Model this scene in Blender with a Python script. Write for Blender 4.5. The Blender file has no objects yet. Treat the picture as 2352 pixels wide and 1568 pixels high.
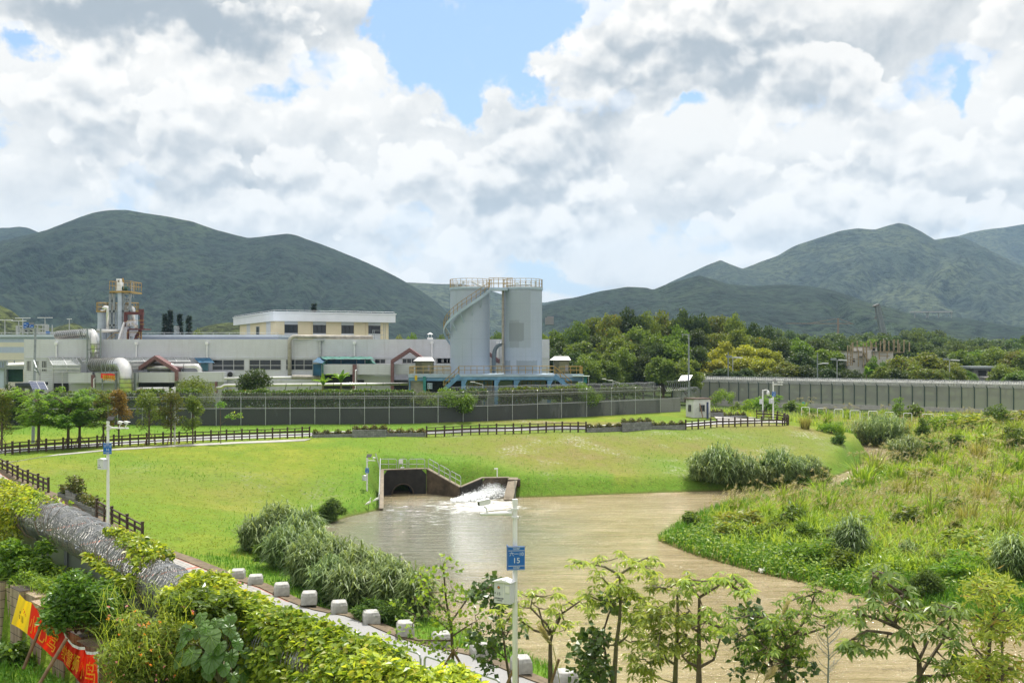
import bpy, math, random
import numpy as np
from mathutils import Vector, Matrix
R = math.radians
SC = bpy.context.scene
COL = SC.collection
# ------------------------------------------------------------------ camera
F = 2287.0            # focal length in pixels of a 2352 x 1568 picture
CX, HY, CZ = 1176.0, 805.0, 14.0     # image centre column, horizon row, camera height above the water
cd = bpy.data.cameras.new('camera'); cam = bpy.data.objects.new('camera', cd); COL.objects.link(cam)
cd.sensor_width = 36.0; cd.lens = 36.0 * F / 2352.0
cd.shift_y = (HY - 784.0) / 2352.0
cd.clip_start = 0.5; cd.clip_end = 30000
cam.location = (0, 0, CZ); cam.rotation_euler = (R(90), 0, 0)
SC.camera = cam
# ------------------------------------------------------------------ light
SUN_EL, SUN_AZ = 66.0, 12.0          # azimuth measured from straight ahead (+Y) towards +X
sl = bpy.data.lights.new('sun', 'SUN'); so = bpy.data.objects.new('sun', sl); COL.objects.link(so)
sl.energy = 4.2; sl.angle = R(0.5); sl.color = (1.0, 0.95, 0.86)
_d = Vector((math.sin(R(SUN_AZ)) * math.cos(R(SUN_EL)), math.cos(R(SUN_AZ)) * math.cos(R(SUN_EL)), math.sin(R(SUN_EL))))
so.rotation_euler = _d.to_track_quat('Z', 'Y').to_euler(); so.location = _d * 300
vs = SC.view_settings
vs.view_transform = 'Standard'; vs.look = 'None'; vs.gamma = 1.0; vs.exposure = 0.5
SC.cycles.max_bounces = 6; SC.cycles.transparent_max_bounces = 12; SC.cycles.volume_bounces = 0
SC.cycles.diffuse_bounces = 3; SC.cycles.glossy_bounces = 3; SC.cycles.caustics_reflective = False
SC.cycles.use_denoising = True
# ------------------------------------------------------------------ node helpers
class NT:
 def __init__(s, nt): s.nt = nt
 def n(s, t, **kw):
  d = s.nt.nodes.new(t)
  for k, v in kw.items(): setattr(d, k, v)
  return d
 def put(s, sock, v):
  if v is None: return
  if isinstance(v, bpy.types.NodeSocket): s.nt.links.new(v, sock)
  else:
   if hasattr(sock, 'default_value'):
    dv = sock.default_value
    if hasattr(dv, '__len__') and len(dv) == 4 and hasattr(v, '__len__') and len(v) == 3: v = tuple(v) + (1.0,)
    sock.default_value = v
 def m(s, op, a, b=None, c=None, clamp=False):
  d = s.n('ShaderNodeMath', operation=op, use_clamp=clamp)
  for i, v in enumerate((a, b, c)): s.put(d.inputs[i], v)
  return d.outputs[0]
 def v(s, op, a, b=None, c=None, scale=None):
  d = s.n('ShaderNodeVectorMath', operation=op)
  for i, x in enumerate((a, b, c)):
   if x is not None: s.put(d.inputs[i], x)
  if scale is not None: s.put(d.inputs['Scale'], scale)
  return d.outputs['Value'] if op in ('DOT_PRODUCT', 'LENGTH', 'DISTANCE') else d.outputs[0]
 def noise(s, vec, scale, detail=4, rough=0.5, dist=0.0, out='Fac', dim='3D'):
  d = s.n('ShaderNodeTexNoise', noise_dimensions=dim); s.put(d.inputs['Vector'], vec)
  s.put(d.inputs['Scale'], scale); s.put(d.inputs['Detail'], detail); s.put(d.inputs['Roughness'], rough); s.put(d.inputs['Distortion'], dist)
  return d.outputs[out]
 def mix(s, fac, a, b, blend='MIX'):
  d = s.n('ShaderNodeMix', data_type='RGBA', blend_type=blend)
  s.put(d.inputs[0], fac); s.put(d.inputs[6], a); s.put(d.inputs[7], b)
  return d.outputs[2]
 def ss(s, x, lo, hi, a=0.0, b=1.0):
  d = s.n('ShaderNodeMapRange', interpolation_type='SMOOTHSTEP')
  for i, q in enumerate((x, lo, hi, a, b)): s.put(d.inputs[i], q)
  return d.outputs[0]
 def comb(s, x, y, z):
  d = s.n('ShaderNodeCombineXYZ')
  for i, q in enumerate((x, y, z)): s.put(d.inputs[i], q)
  return d.outputs[0]
 def sep(s, v):
  d = s.n('ShaderNodeSeparateXYZ'); s.put(d.inputs[0], v); return d.outputs
# ------------------------------------------------------------------ world: Nishita sky and broken cumulus
W = bpy.data.worlds.new('World'); SC.world = W; W.use_nodes = True
W.node_tree.nodes.clear(); w = NT(W.node_tree)
sky = w.n('ShaderNodeTexSky', sky_type='NISHITA', sun_disc=False)
sky.sun_elevation = R(SUN_EL); sky.sun_rotation = R(SUN_AZ); sky.air_density = 1.0; sky.dust_density = 1.5; sky.ozone_density = 1.5
gen = w.n('ShaderNodeTexCoord').outputs['Generated']
dx, dy, dz = w.sep(gen)
U0 = w.m('MULTIPLY', w.m('ARCTAN2', dx, dy), F / 1000); V0 = w.m('MULTIPLY', w.m('ARCSINE', dz), F / 1000)
UV0 = w.comb(U0, V0, 0.0)
wn = w.n('ShaderNodeTexNoise', noise_dimensions='2D'); w.put(wn.inputs['Vector'], UV0); wn.inputs['Scale'].default_value = 4.5; wn.inputs['Detail'].default_value = 6; wn.inputs['Roughness'].default_value = 0.6
wv = w.v('SUBTRACT', wn.outputs['Color'], (0.5, 0.5, 0.5))
UVw = w.v('ADD', UV0, w.v('MULTIPLY', wv, (0.34, 0.22, 0.0)))
def uv_of(px, py):
 X, Y, Z = (px - CX) / F, 1.0, (HY - py) / F
 l = math.sqrt(X * X + Y * Y + Z * Z)
 return math.atan2(X, Y) * F / 1000, math.asin(Z / l) * F / 1000
def blobs(lst, acc):
 for px, py, sx, sy, wt in lst:
  u, v = uv_of(px, py); iu, iv = 1000.0 / sx, 1000.0 / sy
  q = w.v('MULTIPLY_ADD', UVw, (iu, iv, 0), (-u * iu, -v * iv, 0))
  acc = w.m('MULTIPLY_ADD', w.m('POWER', 0.36788, w.v('DOT_PRODUCT', q, q)), wt, acc)
 return acc
COVER = [(1010, 130, 150, 100, -1.05), (940, 40, 120, 70, -0.8), (1130, 210, 90, 60, -0.6), (1200, 60, 60, 100, -0.5), (75, 120, 60, 40, -0.42), (10, 260, 40, 70, -0.4),
   (1560, 266, 60, 26, -0.35), (2205, 215, 34, 46, -0.45), (1060, 620, 300, 50, -0.22), (1300, 640, 220, 50, -0.2), (1270, 390, 150, 130, 0.4), (1190, 520, 240, 70, 0.35), (620, 225, 60, 25, -0.2),
   (500, 60, 420, 70, 0.5), (500, 300, 420, 160, 0.35), (1700, 120, 420, 110, 0.5), (2000, 420, 500, 120, 0.2), (880, 260, 120, 80, 0.3), (1300, 400, 200, 100, 0.12)]
cover = blobs(COVER, 0.70)
SHADE = [(480, 55, 330, 50, -0.62), (300, 10, 250, 30, -0.35), (760, 60, 60, 60, 0.22), (330, 170, 230, 45, 0.2), (480, 420, 290, 40, -0.33), (300, 320, 110, 50, -0.13), (640, 350, 130, 60, -0.14), (760, 265, 130, 30, -0.10),
   (560, 210, 240, 60, 0.20), (800, 190, 90, 60, 0.22), (90, 390, 120, 45, 0.15), (660, 385, 70, 25, 0.14),
   (1650, 150, 290, 55, -0.30), (1500, 90, 190, 60, -0.10), (1780, 205, 160, 24, -0.2), (1390, 310, 110, 60, -0.26), (1910, 385, 120, 22, -0.30), (1890, 310, 90, 40, 0.22), (1530, 300, 90, 45, 0.2), (1680, 260, 90, 40, 0.2),
   (1330, 440, 120, 50, 0.16), (1130, 470, 70, 60, -0.20), (1070, 560, 240, 25, -0.12), (2150, 100, 180, 60, -0.12), (2300, 250, 90, 70, 0.2), (2330, 360, 70, 30, -0.16), (1050, 430, 60, 40, 0.14), (1980, 230, 260, 22, -0.12),
   (600, 480, 500, 40, 0.10), (1850, 500, 500, 50, 0.05), (1900, 40, 200, 40, 0.12)]
shade = blobs(SHADE, 0.74)
pv = w.v('MULTIPLY', w.v('ADD', UV0, w.v('MULTIPLY', wv, (0.08, 0.06, 0.0))), (1.0, 1.3, 1.0))
def up_(p, k): return w.v('ADD', p, (-k * 0.2, k, 0.0))
n1 = w.noise(pv, 3.4, 9, 0.52, dim='2D')
n2 = w.noise(up_(pv, 0.05), 3.4, 9, 0.52, dim='2D')
dens = w.m('ADD', cover, w.m('MULTIPLY', w.m('SUBTRACT', n1, 0.5), 1.9))
alpha = w.ss(dens, 0.36, 0.62)
relief = w.m('MULTIPLY', w.m('SUBTRACT', n1, n2), 1.7)
shd = w.m('ADD', shade, relief)
shd = w.m('ADD', shd, w.ss(dens, 0.95, 0.45, 0.0, 0.14))
shd = w.ss(shd, 0.09, 1.02)
ccol = w.mix(shd, (0.25, 0.29, 0.335), (0.70, 0.70, 0.695))
def heap(p):
 v = w.n('ShaderNodeTexVoronoi', voronoi_dimensions='2D', feature='F1'); w.put(v.inputs['Vector'], p); v.inputs['Scale'].default_value = 7.0; v.inputs['Detail'].default_value = 2.2; v.inputs['Roughness'].default_value = 0.42; v.inputs['Lacunarity'].default_value = 2.4
 a = w.noise(w.v('ADD', p, (3.7, 1.9, 0.0)), 2.1, 8, 0.47, dim='2D')
 d = v.outputs['Distance']
 return w.m('ADD', w.m('MULTIPLY', a, 1.25), w.m('MULTIPLY', w.m('MULTIPLY', d, d), -0.36))
pw = w.v('MULTIPLY', w.v('ADD', UV0, w.v('MULTIPLY', wv, (0.06, 0.05, 0.0))), (1.0, 1.25, 1.0))
h0 = heap(pw); h1_ = heap(up_(pw, 0.04))
hd = w.m('ADD', h0, w.m('MULTIPLY', w.m('SUBTRACT', cover, 0.70), 0.85))
base_ = w.ss(w.m('SUBTRACT', h1_, h0), -0.03, 0.07)
fa = w.m('MULTIPLY', w.ss(hd, w.m('MULTIPLY_ADD', base_, -0.12, 0.455), w.m('MULTIPLY_ADD', base_, 0.18, 0.545)), 0.80)
fs_ = w.m('ADD', w.m('ADD', w.m('MULTIPLY', shade, 0.80), 0.16), w.m('MULTIPLY', w.m('SUBTRACT', h0, h1_), 1.9))
fs_ = w.m('ADD', fs_, w.ss(hd, 0.75, 0.47, -0.06, 0.12))
fcol = w.mix(w.ss(fs_, 0.18, 1.06), (0.30, 0.34, 0.385), (0.785, 0.775, 0.76))
ccol = w.mix(fa, ccol, fcol)
alpha = w.m('MAXIMUM', alpha, fa)
hz = w.ss(V0, 0.0, 0.20, 0.45, 0.0)
high = w.ss(V0, 0.55, 2.6, 1.0, 1.75)
ccol = w.mix(1.0, ccol, w.comb(high, high, high), 'MULTIPLY')
ccol = w.v('MULTIPLY', ccol, (10.5, 10.1, 9.5))
skyc = w.mix(0.35, w.v('MULTIPLY', sky.outputs[0], (1.05, 1.12, 1.2)), (2.7, 4.6, 7.0))
skyc = w.mix(w.ss(V0, 0.02, 0.42, 0.85, 0.0), skyc, (5.1, 5.9, 6.6))
col = w.mix(alpha, skyc, ccol)
col = w.mix(hz, col, (5.9, 6.4, 6.7))
bg = w.n('ShaderNodeBackground'); w.put(bg.inputs[0], col); bg.inputs[1].default_value = 0.1
wo = w.n('ShaderNodeOutputWorld'); w.nt.links.new(bg.outputs[0], wo.inputs[0])
W.cycles.sampling_method = 'MANUAL'; W.cycles.sample_map_resolution = 512
# ------------------------------------------------------------------ materials
def newmat(name):
 m = bpy.data.materials.new(name); m.use_nodes = True; m.node_tree.nodes.clear()
 t = NT(m.node_tree); o = t.n('ShaderNodeOutputMaterial'); return m, t, o
def obc(t): return t.n('ShaderNodeTexCoord').outputs['Object']
def pos(t): return t.n('ShaderNodeNewGeometry').outputs['Position']
def pbsdf(t, o, col, rough=0.6, metal=0.0, normal=None, spec=0.4):
 b = t.n('ShaderNodeBsdfPrincipled'); t.put(b.inputs['Base Color'], col); t.put(b.inputs['Roughness'], rough); t.put(b.inputs['Metallic'], metal)
 t.put(b.inputs['Specular IOR Level'], spec); t.put(b.inputs['Normal'], normal)
 t.nt.links.new(b.outputs[0], o.inputs[0]); return b
def bump(t, h, strength=0.4, dist=0.02):
 d = t.n('ShaderNodeBump'); t.put(d.inputs['Height'], h); d.inputs['Strength'].default_value = strength; d.inputs['Distance'].default_value = dist
 return d.outputs[0]
def pm(name, col, rough=0.6, metal=0.0, var=0.18, scale=2.0, stain=None, streak=0.0, bmp=0.0, spec=0.4):
 m, t, o = newmat(name); p = obc(t)
 n = t.noise(p, scale, 5, 0.6)
 c = t.mix(t.ss(n, 0.25, 0.75), tuple(x * (1 - var) for x in col), tuple(min(1, x * (1 + var)) for x in col))
 if streak:
  s = t.noise(t.v('MULTIPLY', p, (2.2, 2.2, 0.16)), scale * 0.9, 5, 0.6)
  c = t.mix(t.ss(s, 0.52, 0.8, 0, streak), c, stain or tuple(x * 0.45 for x in col))
 elif stain:
  s = t.noise(p, scale * 0.5, 6, 0.65); c = t.mix(t.ss(s, 0.5, 0.7, 0, 0.8), c, stain)
 nm = bump(t, t.noise(p, scale * 12, 4, 0.6), 0.5, bmp) if bmp else None
 pbsdf(t, o, c, rough, metal, nm, spec); return m
def leafm(name, c1, c2, trans=0.4, rough=0.45, spec=0.35, ovar=0.35, c3=None):
 m, t, o = newmat(name); g = t.n('ShaderNodeNewGeometry'); oi = t.n('ShaderNodeObjectInfo')
 c = t.mix(g.outputs['Random Per Island'], c1, c2)
 if c3: c = t.mix(t.ss(t.m('FRACT', t.m('MULTIPLY', g.outputs['Random Per Island'], 17.3)), 0.9, 0.97), c, c3)
 h = t.n('ShaderNodeHueSaturation'); t.put(h.inputs['Color'], c)
 t.put(h.inputs['Value'], t.m('MULTIPLY_ADD', oi.outputs['Random'], ovar, 1 - ovar / 2)); t.put(h.inputs['Hue'], t.m('MULTIPLY_ADD', t.m('FRACT', t.m('MULTIPLY', oi.outputs['Random'], 7.7)), 0.03, 0.485))
 c = h.outputs[0]
 b = t.n('ShaderNodeBsdfPrincipled'); t.put(b.inputs['Base Color'], c); b.inputs['Roughness'].default_value = rough; b.inputs['Specular IOR Level'].default_value = spec
 tr = t.n('ShaderNodeBsdfTranslucent'); t.put(tr.inputs[0], t.v('MULTIPLY', c, (1.5, 1.35, 0.6)))
 mx = t.n('ShaderNodeMixShader'); mx.inputs[0].default_value = trans
 t.nt.links.new(b.outputs[0], mx.inputs[1]); t.nt.links.new(tr.outputs[0], mx.inputs[2]); t.nt.links.new(mx.outputs[0], o.inputs[0]); return m
def meshm(name, col, cover=0.4):
 m, t, o = newmat(name); b = t.n('ShaderNodeBsdfPrincipled'); t.put(b.inputs['Base Color'], col); b.inputs['Roughness'].default_value = 0.5
 tr = t.n('ShaderNodeBsdfTransparent'); mx = t.n('ShaderNodeMixShader'); p = obc(t)
 t.put(mx.inputs[0], t.m('MULTIPLY_ADD', t.noise(p, 0.6, 4), 0.25, cover - 0.12))
 t.nt.links.new(tr.outputs[0], mx.inputs[1]); t.nt.links.new(b.outputs[0], mx.inputs[2]); t.nt.links.new(mx.outputs[0], o.inputs[0]); return m
M = {}
M['white'] = pm('white_paint', (0.72, 0.73, 0.74), 0.45, var=0.05, scale=1.5)
M['cream'] = pm('cream_render', (0.72, 0.63, 0.45), 0.7, var=0.04, scale=0.4)
M['palegrey'] = pm('pale_grey_render', (0.56, 0.585, 0.64), 0.7, var=0.06, scale=0.4, streak=0.10)
M['fascia'] = pm('fascia_paint', (0.70, 0.73, 0.78), 0.6, var=0.05, scale=0.3)
M['bluestripe'] = pm('blue_stripe_paint', (0.40, 0.47, 0.60), 0.6, var=0.05)
M['glass'] = pm('dark_window_glass', (0.018, 0.024, 0.03), 0.12, var=0.2, scale=0.6, spec=0.5)
M['alu'] = pm('window_aluminium', (0.45, 0.46, 0.47), 0.4, 0.3, var=0.1)
M['maroon'] = pm('maroon_tile', (0.17, 0.085, 0.088), 0.5, var=0.2, scale=3)
M['bluesteel'] = pm('blue_painted_steel', (0.12, 0.26, 0.42), 0.45, var=0.25, scale=1.2, streak=0.35)
M['paleblue'] = pm('pale_blue_steel', (0.33, 0.42, 0.50), 0.45, var=0.15, scale=1.0, streak=0.2)
M['yellow'] = pm('yellow_rail_paint', (0.30, 0.195, 0.04), 0.5, var=0.3, scale=3)
M['tank'] = None
M['galv'] = pm('galvanised_steel', (0.42, 0.44, 0.45), 0.4, 0.55, var=0.2, scale=3)
M['duct'] = pm('silver_duct', (0.62, 0.62, 0.60), 0.28, 0.9, var=0.12, scale=1.2)
M['greyduct'] = pm('weathered_duct', (0.36, 0.34, 0.30), 0.6, 0.1, var=0.25, scale=1.5, streak=0.3)
M['ring'] = pm('duct_ring_steel', (0.16, 0.16, 0.155), 0.5, 0.4)
M['darkred'] = pm('red_oxide_steel', (0.085, 0.022, 0.020), 0.6, var=0.3)
M['greysteel'] = pm('grey_steel', (0.22, 0.25, 0.26), 0.5, 0.2, var=0.2, scale=2, streak=0.2)
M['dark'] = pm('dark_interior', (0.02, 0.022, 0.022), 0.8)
M['teal'] = pm('teal_sheet', (0.03, 0.20, 0.19), 0.6, var=0.2)
M['tarp_blue'] = pm('blue_tarp', (0.012, 0.085, 0.17), 0.5, var=0.35, scale=1.0)
M['tarp_green'] = pm('green_tarp', (0.03, 0.14, 0.115), 0.6, var=0.5, scale=1.5)
M['wood'] = pm('dark_brown_wood', (0.055, 0.034, 0.024), 0.65, var=0.3, scale=6)
M['bark'] = pm('bark', (0.11, 0.085, 0.06), 0.9, var=0.35, scale=6, bmp=0.02)
M['barkg'] = pm('green_bark', (0.13, 0.12, 0.07), 0.85, var=0.3, scale=6)
M['bamboo'] = pm('bamboo_pole', (0.20, 0.125, 0.07), 0.6, var=0.35, scale=4)
M['stone'] = pm('grey_stone_block', (0.20, 0.20, 0.205), 0.85, var=0.3, scale=4, stain=(0.07, 0.07, 0.065), bmp=0.02)
M['bollard'] = pm('weathered_white_stone', (0.37, 0.366, 0.355), 0.8, var=0.2, scale=4, streak=0.75, stain=(0.12, 0.12, 0.115), bmp=0.006)
M['conc'] = pm('pale_concrete', (0.40, 0.39, 0.37), 0.9, var=0.15, scale=1.2, streak=0.5, bmp=0.01)
M['wetconc'] = pm('wet_stained_concrete', (0.018, 0.016, 0.013), 0.7, var=0.5, scale=1.3, streak=0.75, stain=(0.010, 0.009, 0.008), bmp=0.02)
M['concbrown'] = pm('brown_stained_concrete', (0.075, 0.056, 0.036), 0.8, var=0.5, scale=1.3, streak=0.7, stain=(0.028, 0.022, 0.016), bmp=0.02)
M['coping'] = pm('concrete_coping', (0.24, 0.205, 0.155), 0.9, var=0.25, scale=2, stain=(0.10, 0.085, 0.06))
M['hut'] = pm('peeling_whitewash', (0.60, 0.61, 0.60), 0.85, var=0.1, scale=1.5, stain=(0.17, 0.16, 0.15))
M['panel'] = pm('pale_green_panel', (0.36, 0.44, 0.36), 0.6, var=0.1)
M['cyl'] = pm('pale_cladding', (0.40, 0.45, 0.45), 0.6, var=0.1, streak=0.2)
M['kiosk'] = pm('olive_metal_cabinet', (0.10, 0.10, 0.062), 0.4, 0.3, var=0.2)
M['zinc'] = pm('zinc_roof', (0.22, 0.225, 0.23), 0.4, 0.4, var=0.1)
M['signblue'] = pm('blue_sign_face', (0.012, 0.12, 0.44), 0.4, var=0.05)
M['solar'] = None
M['mesh'] = meshm('green_wire_mesh', (0.29, 0.30, 0.27), 0.80)
M['meshwhite'] = meshm('grey_wire_mesh', (0.50, 0.51, 0.49), 0.68)
M['meshgrey'] = meshm('galvanised_wire_mesh', (0.17, 0.185, 0.19), 0.5)
M['meshlight'] = meshm('sparse_galvanised_mesh', (0.10, 0.11, 0.11), 0.30)
M['wire'] = pm('razor_wire_steel', (0.30, 0.31, 0.32), 0.4, 0.6, var=0.2)
M['wiredark'] = pm('old_razor_wire', (0.20, 0.20, 0.19), 0.5, 0.4, var=0.2)
M['glasspane'] = meshm('clear_canopy_glass', (0.45, 0.48, 0.48), 0.40)
M['rubber'] = pm('black_plastic', (0.02, 0.02, 0.02), 0.5)
M['bird'] = pm('white_feathers', (0.8, 0.8, 0.78), 0.8, var=0.03)
M['yellowsign'] = pm('yellow_notice', (0.6, 0.40, 0.02), 0.5)
M['plume'] = leafm('straw_plume', (0.36, 0.33, 0.17), (0.52, 0.47, 0.28), 0.3, ovar=.15)
M['foam'] = pm('white_foam', (0.82, 0.84, 0.85), 0.7, var=0.02)
def solar_mat():
 m, t, o = newmat('solar_cells'); p = obc(t); x, y, z = t.sep(p)
 a = t.m('LESS_THAN', t.m('FRACT', t.m('MULTIPLY', x, 6.0)), 0.10); b = t.m('LESS_THAN', t.m('FRACT', t.m('MULTIPLY', z, 6.0)), 0.10)
 pbsdf(t, o, t.mix(t.m('MAXIMUM', a, b), (0.03, 0.045, 0.10), (0.30, 0.32, 0.36)), 0.2); return m
M['solar'] = solar_mat()
def tank_mat(name, patches):
 m, t, o = newmat(name); p = obc(t); x, y, z = t.sep(p)
 n = t.noise(p, 0.5, 5, 0.6)
 c = t.mix(n, (0.30, 0.36, 0.445), (0.36, 0.42, 0.505))
 s = t.noise(t.v('MULTIPLY', p, (1.6, 1.6, 0.05)), 1.6, 5, 0.6)
 c = t.mix(t.ss(s, 0.52, 0.78, 0, 0.35), c, (0.20, 0.24, 0.27))
 for (x0, x1, z0, z1, col, k) in patches:
  wob = t.m('MULTIPLY', t.m('SUBTRACT', t.noise(p, 3.0, 5, 0.7), 0.5), 0.5)
  xx = t.m('ADD', x, t.m('MULTIPLY', wob, 0.15)); zz = t.m('ADD', z, wob)
  f = t.m('MULTIPLY', t.m('MULTIPLY', t.m('GREATER_THAN', xx, x0), t.m('LESS_THAN', xx, x1)), t.m('MULTIPLY', t.m('GREATER_THAN', zz, z0), t.m('LESS_THAN', zz, z1)))
  f = t.m('MULTIPLY', f, t.m('MULTIPLY', t.m('LESS_THAN', y, 0.0), k))
  c = t.mix(f, c, col)
 seam = t.m('LESS_THAN', t.m('FRACT', t.m('DIVIDE', z, 2.6)), 0.012)
 c = t.mix(t.m('MULTIPLY', seam, 0.4), c, (0.20, 0.24, 0.27))
 rust = t.noise(t.v('MULTIPLY', p, (3.2, 3.2, 0.02)), 1.3, 3, 0.5)
 c = t.mix(t.ss(rust, 0.70, 0.76, 0, 0.7), c, (0.30, 0.22, 0.11))
 pbsdf(t, o, c, 0.45); return m
def tile_mat():
 m, t, o = newmat('white_wall_tile'); p = pos(t); x, y, z = t.sep(p)
 line = t.m('LESS_THAN', t.m('FRACT', t.m('DIVIDE', t.m('ADD', z, 0.004), 0.325)), 0.13)
 along = t.m('ADD', x, y)
 vl = t.m('LESS_THAN', t.m('FRACT', t.m('DIVIDE', along, 0.24)), 0.10)
 n = t.noise(p, 0.35, 5, 0.6); n2 = t.noise(t.v('MULTIPLY', p, (1.5, 1.5, 0.10)), 0.9, 6, 0.65)
 c = t.mix(n, (0.50, 0.525, 0.575), (0.62, 0.64, 0.68))
 c = t.mix(t.m('MULTIPLY', vl, 0.18), c, (0.35, 0.34, 0.33))
 c = t.mix(t.ss(n2, 0.50, 0.78, 0, 0.45), c, (0.36, 0.35, 0.34))
 c = t.mix(t.m('MULTIPLY', line, t.ss(t.noise(p, 0.8, 4), 0.3, 0.6, 0.35, 0.85)), c, (0.16, 0.15, 0.14))
 pbsdf(t, o, c, 0.3, spec=0.4); return m
M['tile'] = tile_mat()
def wall_mat():
 m, t, o = newmat('moss_and_shade_block_wall'); p = pos(t); x, y, z = t.sep(p)
 n = t.noise(p, 0.5, 6, 0.65)
 hedge_shade = t.ss(x, 22.0, -6.0)  # hedge shade painted into the wall colour with the moss, fading rightwards
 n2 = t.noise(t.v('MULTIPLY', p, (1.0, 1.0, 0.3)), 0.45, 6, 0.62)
 k = t.m('ADD', t.m('MULTIPLY', hedge_shade, 0.35), t.m('SUBTRACT', n2, 0.10))
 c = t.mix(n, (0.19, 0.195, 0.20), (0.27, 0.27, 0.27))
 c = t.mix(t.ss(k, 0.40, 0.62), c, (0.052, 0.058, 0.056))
 br = t.n('ShaderNodeTexBrick'); t.put(br.inputs['Vector'], t.comb(x, z, 0.0)); br.inputs['Scale'].default_value = 1.0
 br.inputs['Brick Width'].default_value = 0.45; br.inputs['Row Height'].default_value = 0.22; br.inputs['Mortar Size'].default_value = 0.018; br.inputs['Mortar Smooth'].default_value = 0.3
 c = t.mix(t.m('MULTIPLY', br.outputs['Fac'], 0.4), c, (0.06, 0.065, 0.06))
 pbsdf(t, o, c, 0.9); return m
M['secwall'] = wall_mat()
def gabion_mat():
 m, t, o = newmat('stacked_beige_facing'); p = obc(t); x, y, z = t.sep(p)
 st = t.noise(t.comb(t.m('MULTIPLY', x, 22.0), t.m('MULTIPLY', y, 22.0), t.m('MULTIPLY', z, 0.8)), 1.0, 3, 0.6)
 c = t.mix(t.ss(st, 0.35, 0.65), (0.23, 0.165, 0.11), (0.44, 0.35, 0.26))
 c = t.mix(t.ss(t.noise(p, 1.2, 5, 0.6), 0.5, 0.75, 0, 0.5), c, (0.14, 0.11, 0.085))
 h = t.m('LESS_THAN', t.m('FRACT', t.m('DIVIDE', z, 0.26)), 0.07)
 v = t.m('LESS_THAN', t.m('FRACT', t.m('DIVIDE', x, 0.28)), 0.05)
 c = t.mix(t.m('MAXIMUM', h, t.m('MULTIPLY', v, 0.8)), c, (0.045, 0.035, 0.03))
 pbsdf(t, o, c, 0.8); return m
M['gabion'] = gabion_mat()
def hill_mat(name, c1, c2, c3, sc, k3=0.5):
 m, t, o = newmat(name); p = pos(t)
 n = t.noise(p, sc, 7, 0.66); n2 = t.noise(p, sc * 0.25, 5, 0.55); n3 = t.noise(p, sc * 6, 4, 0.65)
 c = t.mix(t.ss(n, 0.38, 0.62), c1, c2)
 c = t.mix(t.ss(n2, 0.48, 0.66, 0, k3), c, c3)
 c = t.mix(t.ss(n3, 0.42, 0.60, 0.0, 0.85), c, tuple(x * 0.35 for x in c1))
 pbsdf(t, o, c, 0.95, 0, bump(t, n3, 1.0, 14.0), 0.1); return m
M['hill_left'] = hill_mat('cloud_shaded_wooded_slope', (0.016, 0.031, 0.022), (0.027, 0.046, 0.027), (0.050, 0.074, 0.034), 0.012)  # cloud shadow put into this darker copy of the slope colour
M['hill_right'] = hill_mat('sunlit_wooded_slope', (0.030, 0.048, 0.034), (0.054, 0.074, 0.042), (0.095, 0.115, 0.056), 0.010)  # lighter copy, sunlight put into the slope colour
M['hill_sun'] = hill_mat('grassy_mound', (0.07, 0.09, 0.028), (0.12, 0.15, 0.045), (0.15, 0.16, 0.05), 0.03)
M['lf_dark'] = leafm('dark_leaf', (0.030, 0.060, 0.016), (0.075, 0.12, 0.026), 0.36)
M['lf_mid'] = leafm('mid_green_leaf', (0.075, 0.135, 0.024), (0.18, 0.25, 0.045), 0.42)
M['lf_olive'] = leafm('olive_leaf', (0.085, 0.125, 0.022), (0.18, 0.225, 0.04), 0.4, c3=(0.20, 0.16, 0.03))
M['lf_yellow'] = leafm('yellow_green_leaf', (0.20, 0.24, 0.025), (0.40, 0.42, 0.055), 0.45)
M['lf_far'] = leafm('distant_leaf', (0.055, 0.10, 0.030), (0.13, 0.19, 0.055), 0.38)
M['lf_bright'] = leafm('feathery_bright_leaf', (0.10, 0.21, 0.025), (0.20, 0.34, 0.045), 0.5)
M['lf_brown'] = leafm('yellow_brown_leaf', (0.15, 0.11, 0.02), (0.25, 0.19, 0.04), 0.35)
M['lf_conifer'] = leafm('conifer_needles', (0.012, 0.030, 0.014), (0.025, 0.05, 0.022), 0.1)
M['lf_vine'] = leafm('creeper_leaf', (0.08, 0.17, 0.02), (0.52, 0.64, 0.09), 0.5, 0.35, 0.45, c3=(0.42, 0.42, 0.06))
M['lf_shrub'] = leafm('glossy_shrub_leaf', (0.05, 0.12, 0.018), (0.20, 0.32, 0.045), 0.42, 0.3, 0.5)
M['lf_lantana'] = leafm('lantana_leaf', (0.14, 0.22, 0.035), (0.38, 0.44, 0.10), 0.45, c3=(0.30, 0.22, 0.05))
M['lf_fern'] = leafm('hedge_creeper_leaf', (0.045, 0.095, 0.016), (0.15, 0.22, 0.035), 0.4, c3=(0.13, 0.09, 0.03))
M['lf_palm'] = leafm('palmate_leaf', (0.12, 0.20, 0.035), (0.44, 0.54, 0.13), 0.5, 0.35, 0.5)
M['lf_round'] = leafm('round_leaf', (0.03, 0.07, 0.02), (0.11, 0.17, 0.045), 0.35, 0.35, 0.5)
M['lf_bauhinia'] = leafm('bauhinia_leaf', (0.09, 0.18, 0.025), (0.27, 0.38, 0.06), 0.5, 0.4, 0.4)
M['lf_taro'] = leafm('broad_leaf', (0.05, 0.12, 0.02), (0.09, 0.19, 0.03), 0.3, 0.3, 0.5)
M['lf_cane'] = leafm('cane_leaf', (0.08, 0.14, 0.045), (0.34, 0.44, 0.20), 0.42, 0.45, 0.3, .2)
M['lf_papyrus'] = leafm('umbrella_sedge_leaf', (0.045, 0.10, 0.022), (0.14, 0.23, 0.05), 0.4)
M['lf_banana'] = leafm('banana_leaf', (0.09, 0.20, 0.025), (0.16, 0.30, 0.04), 0.45)
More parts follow.
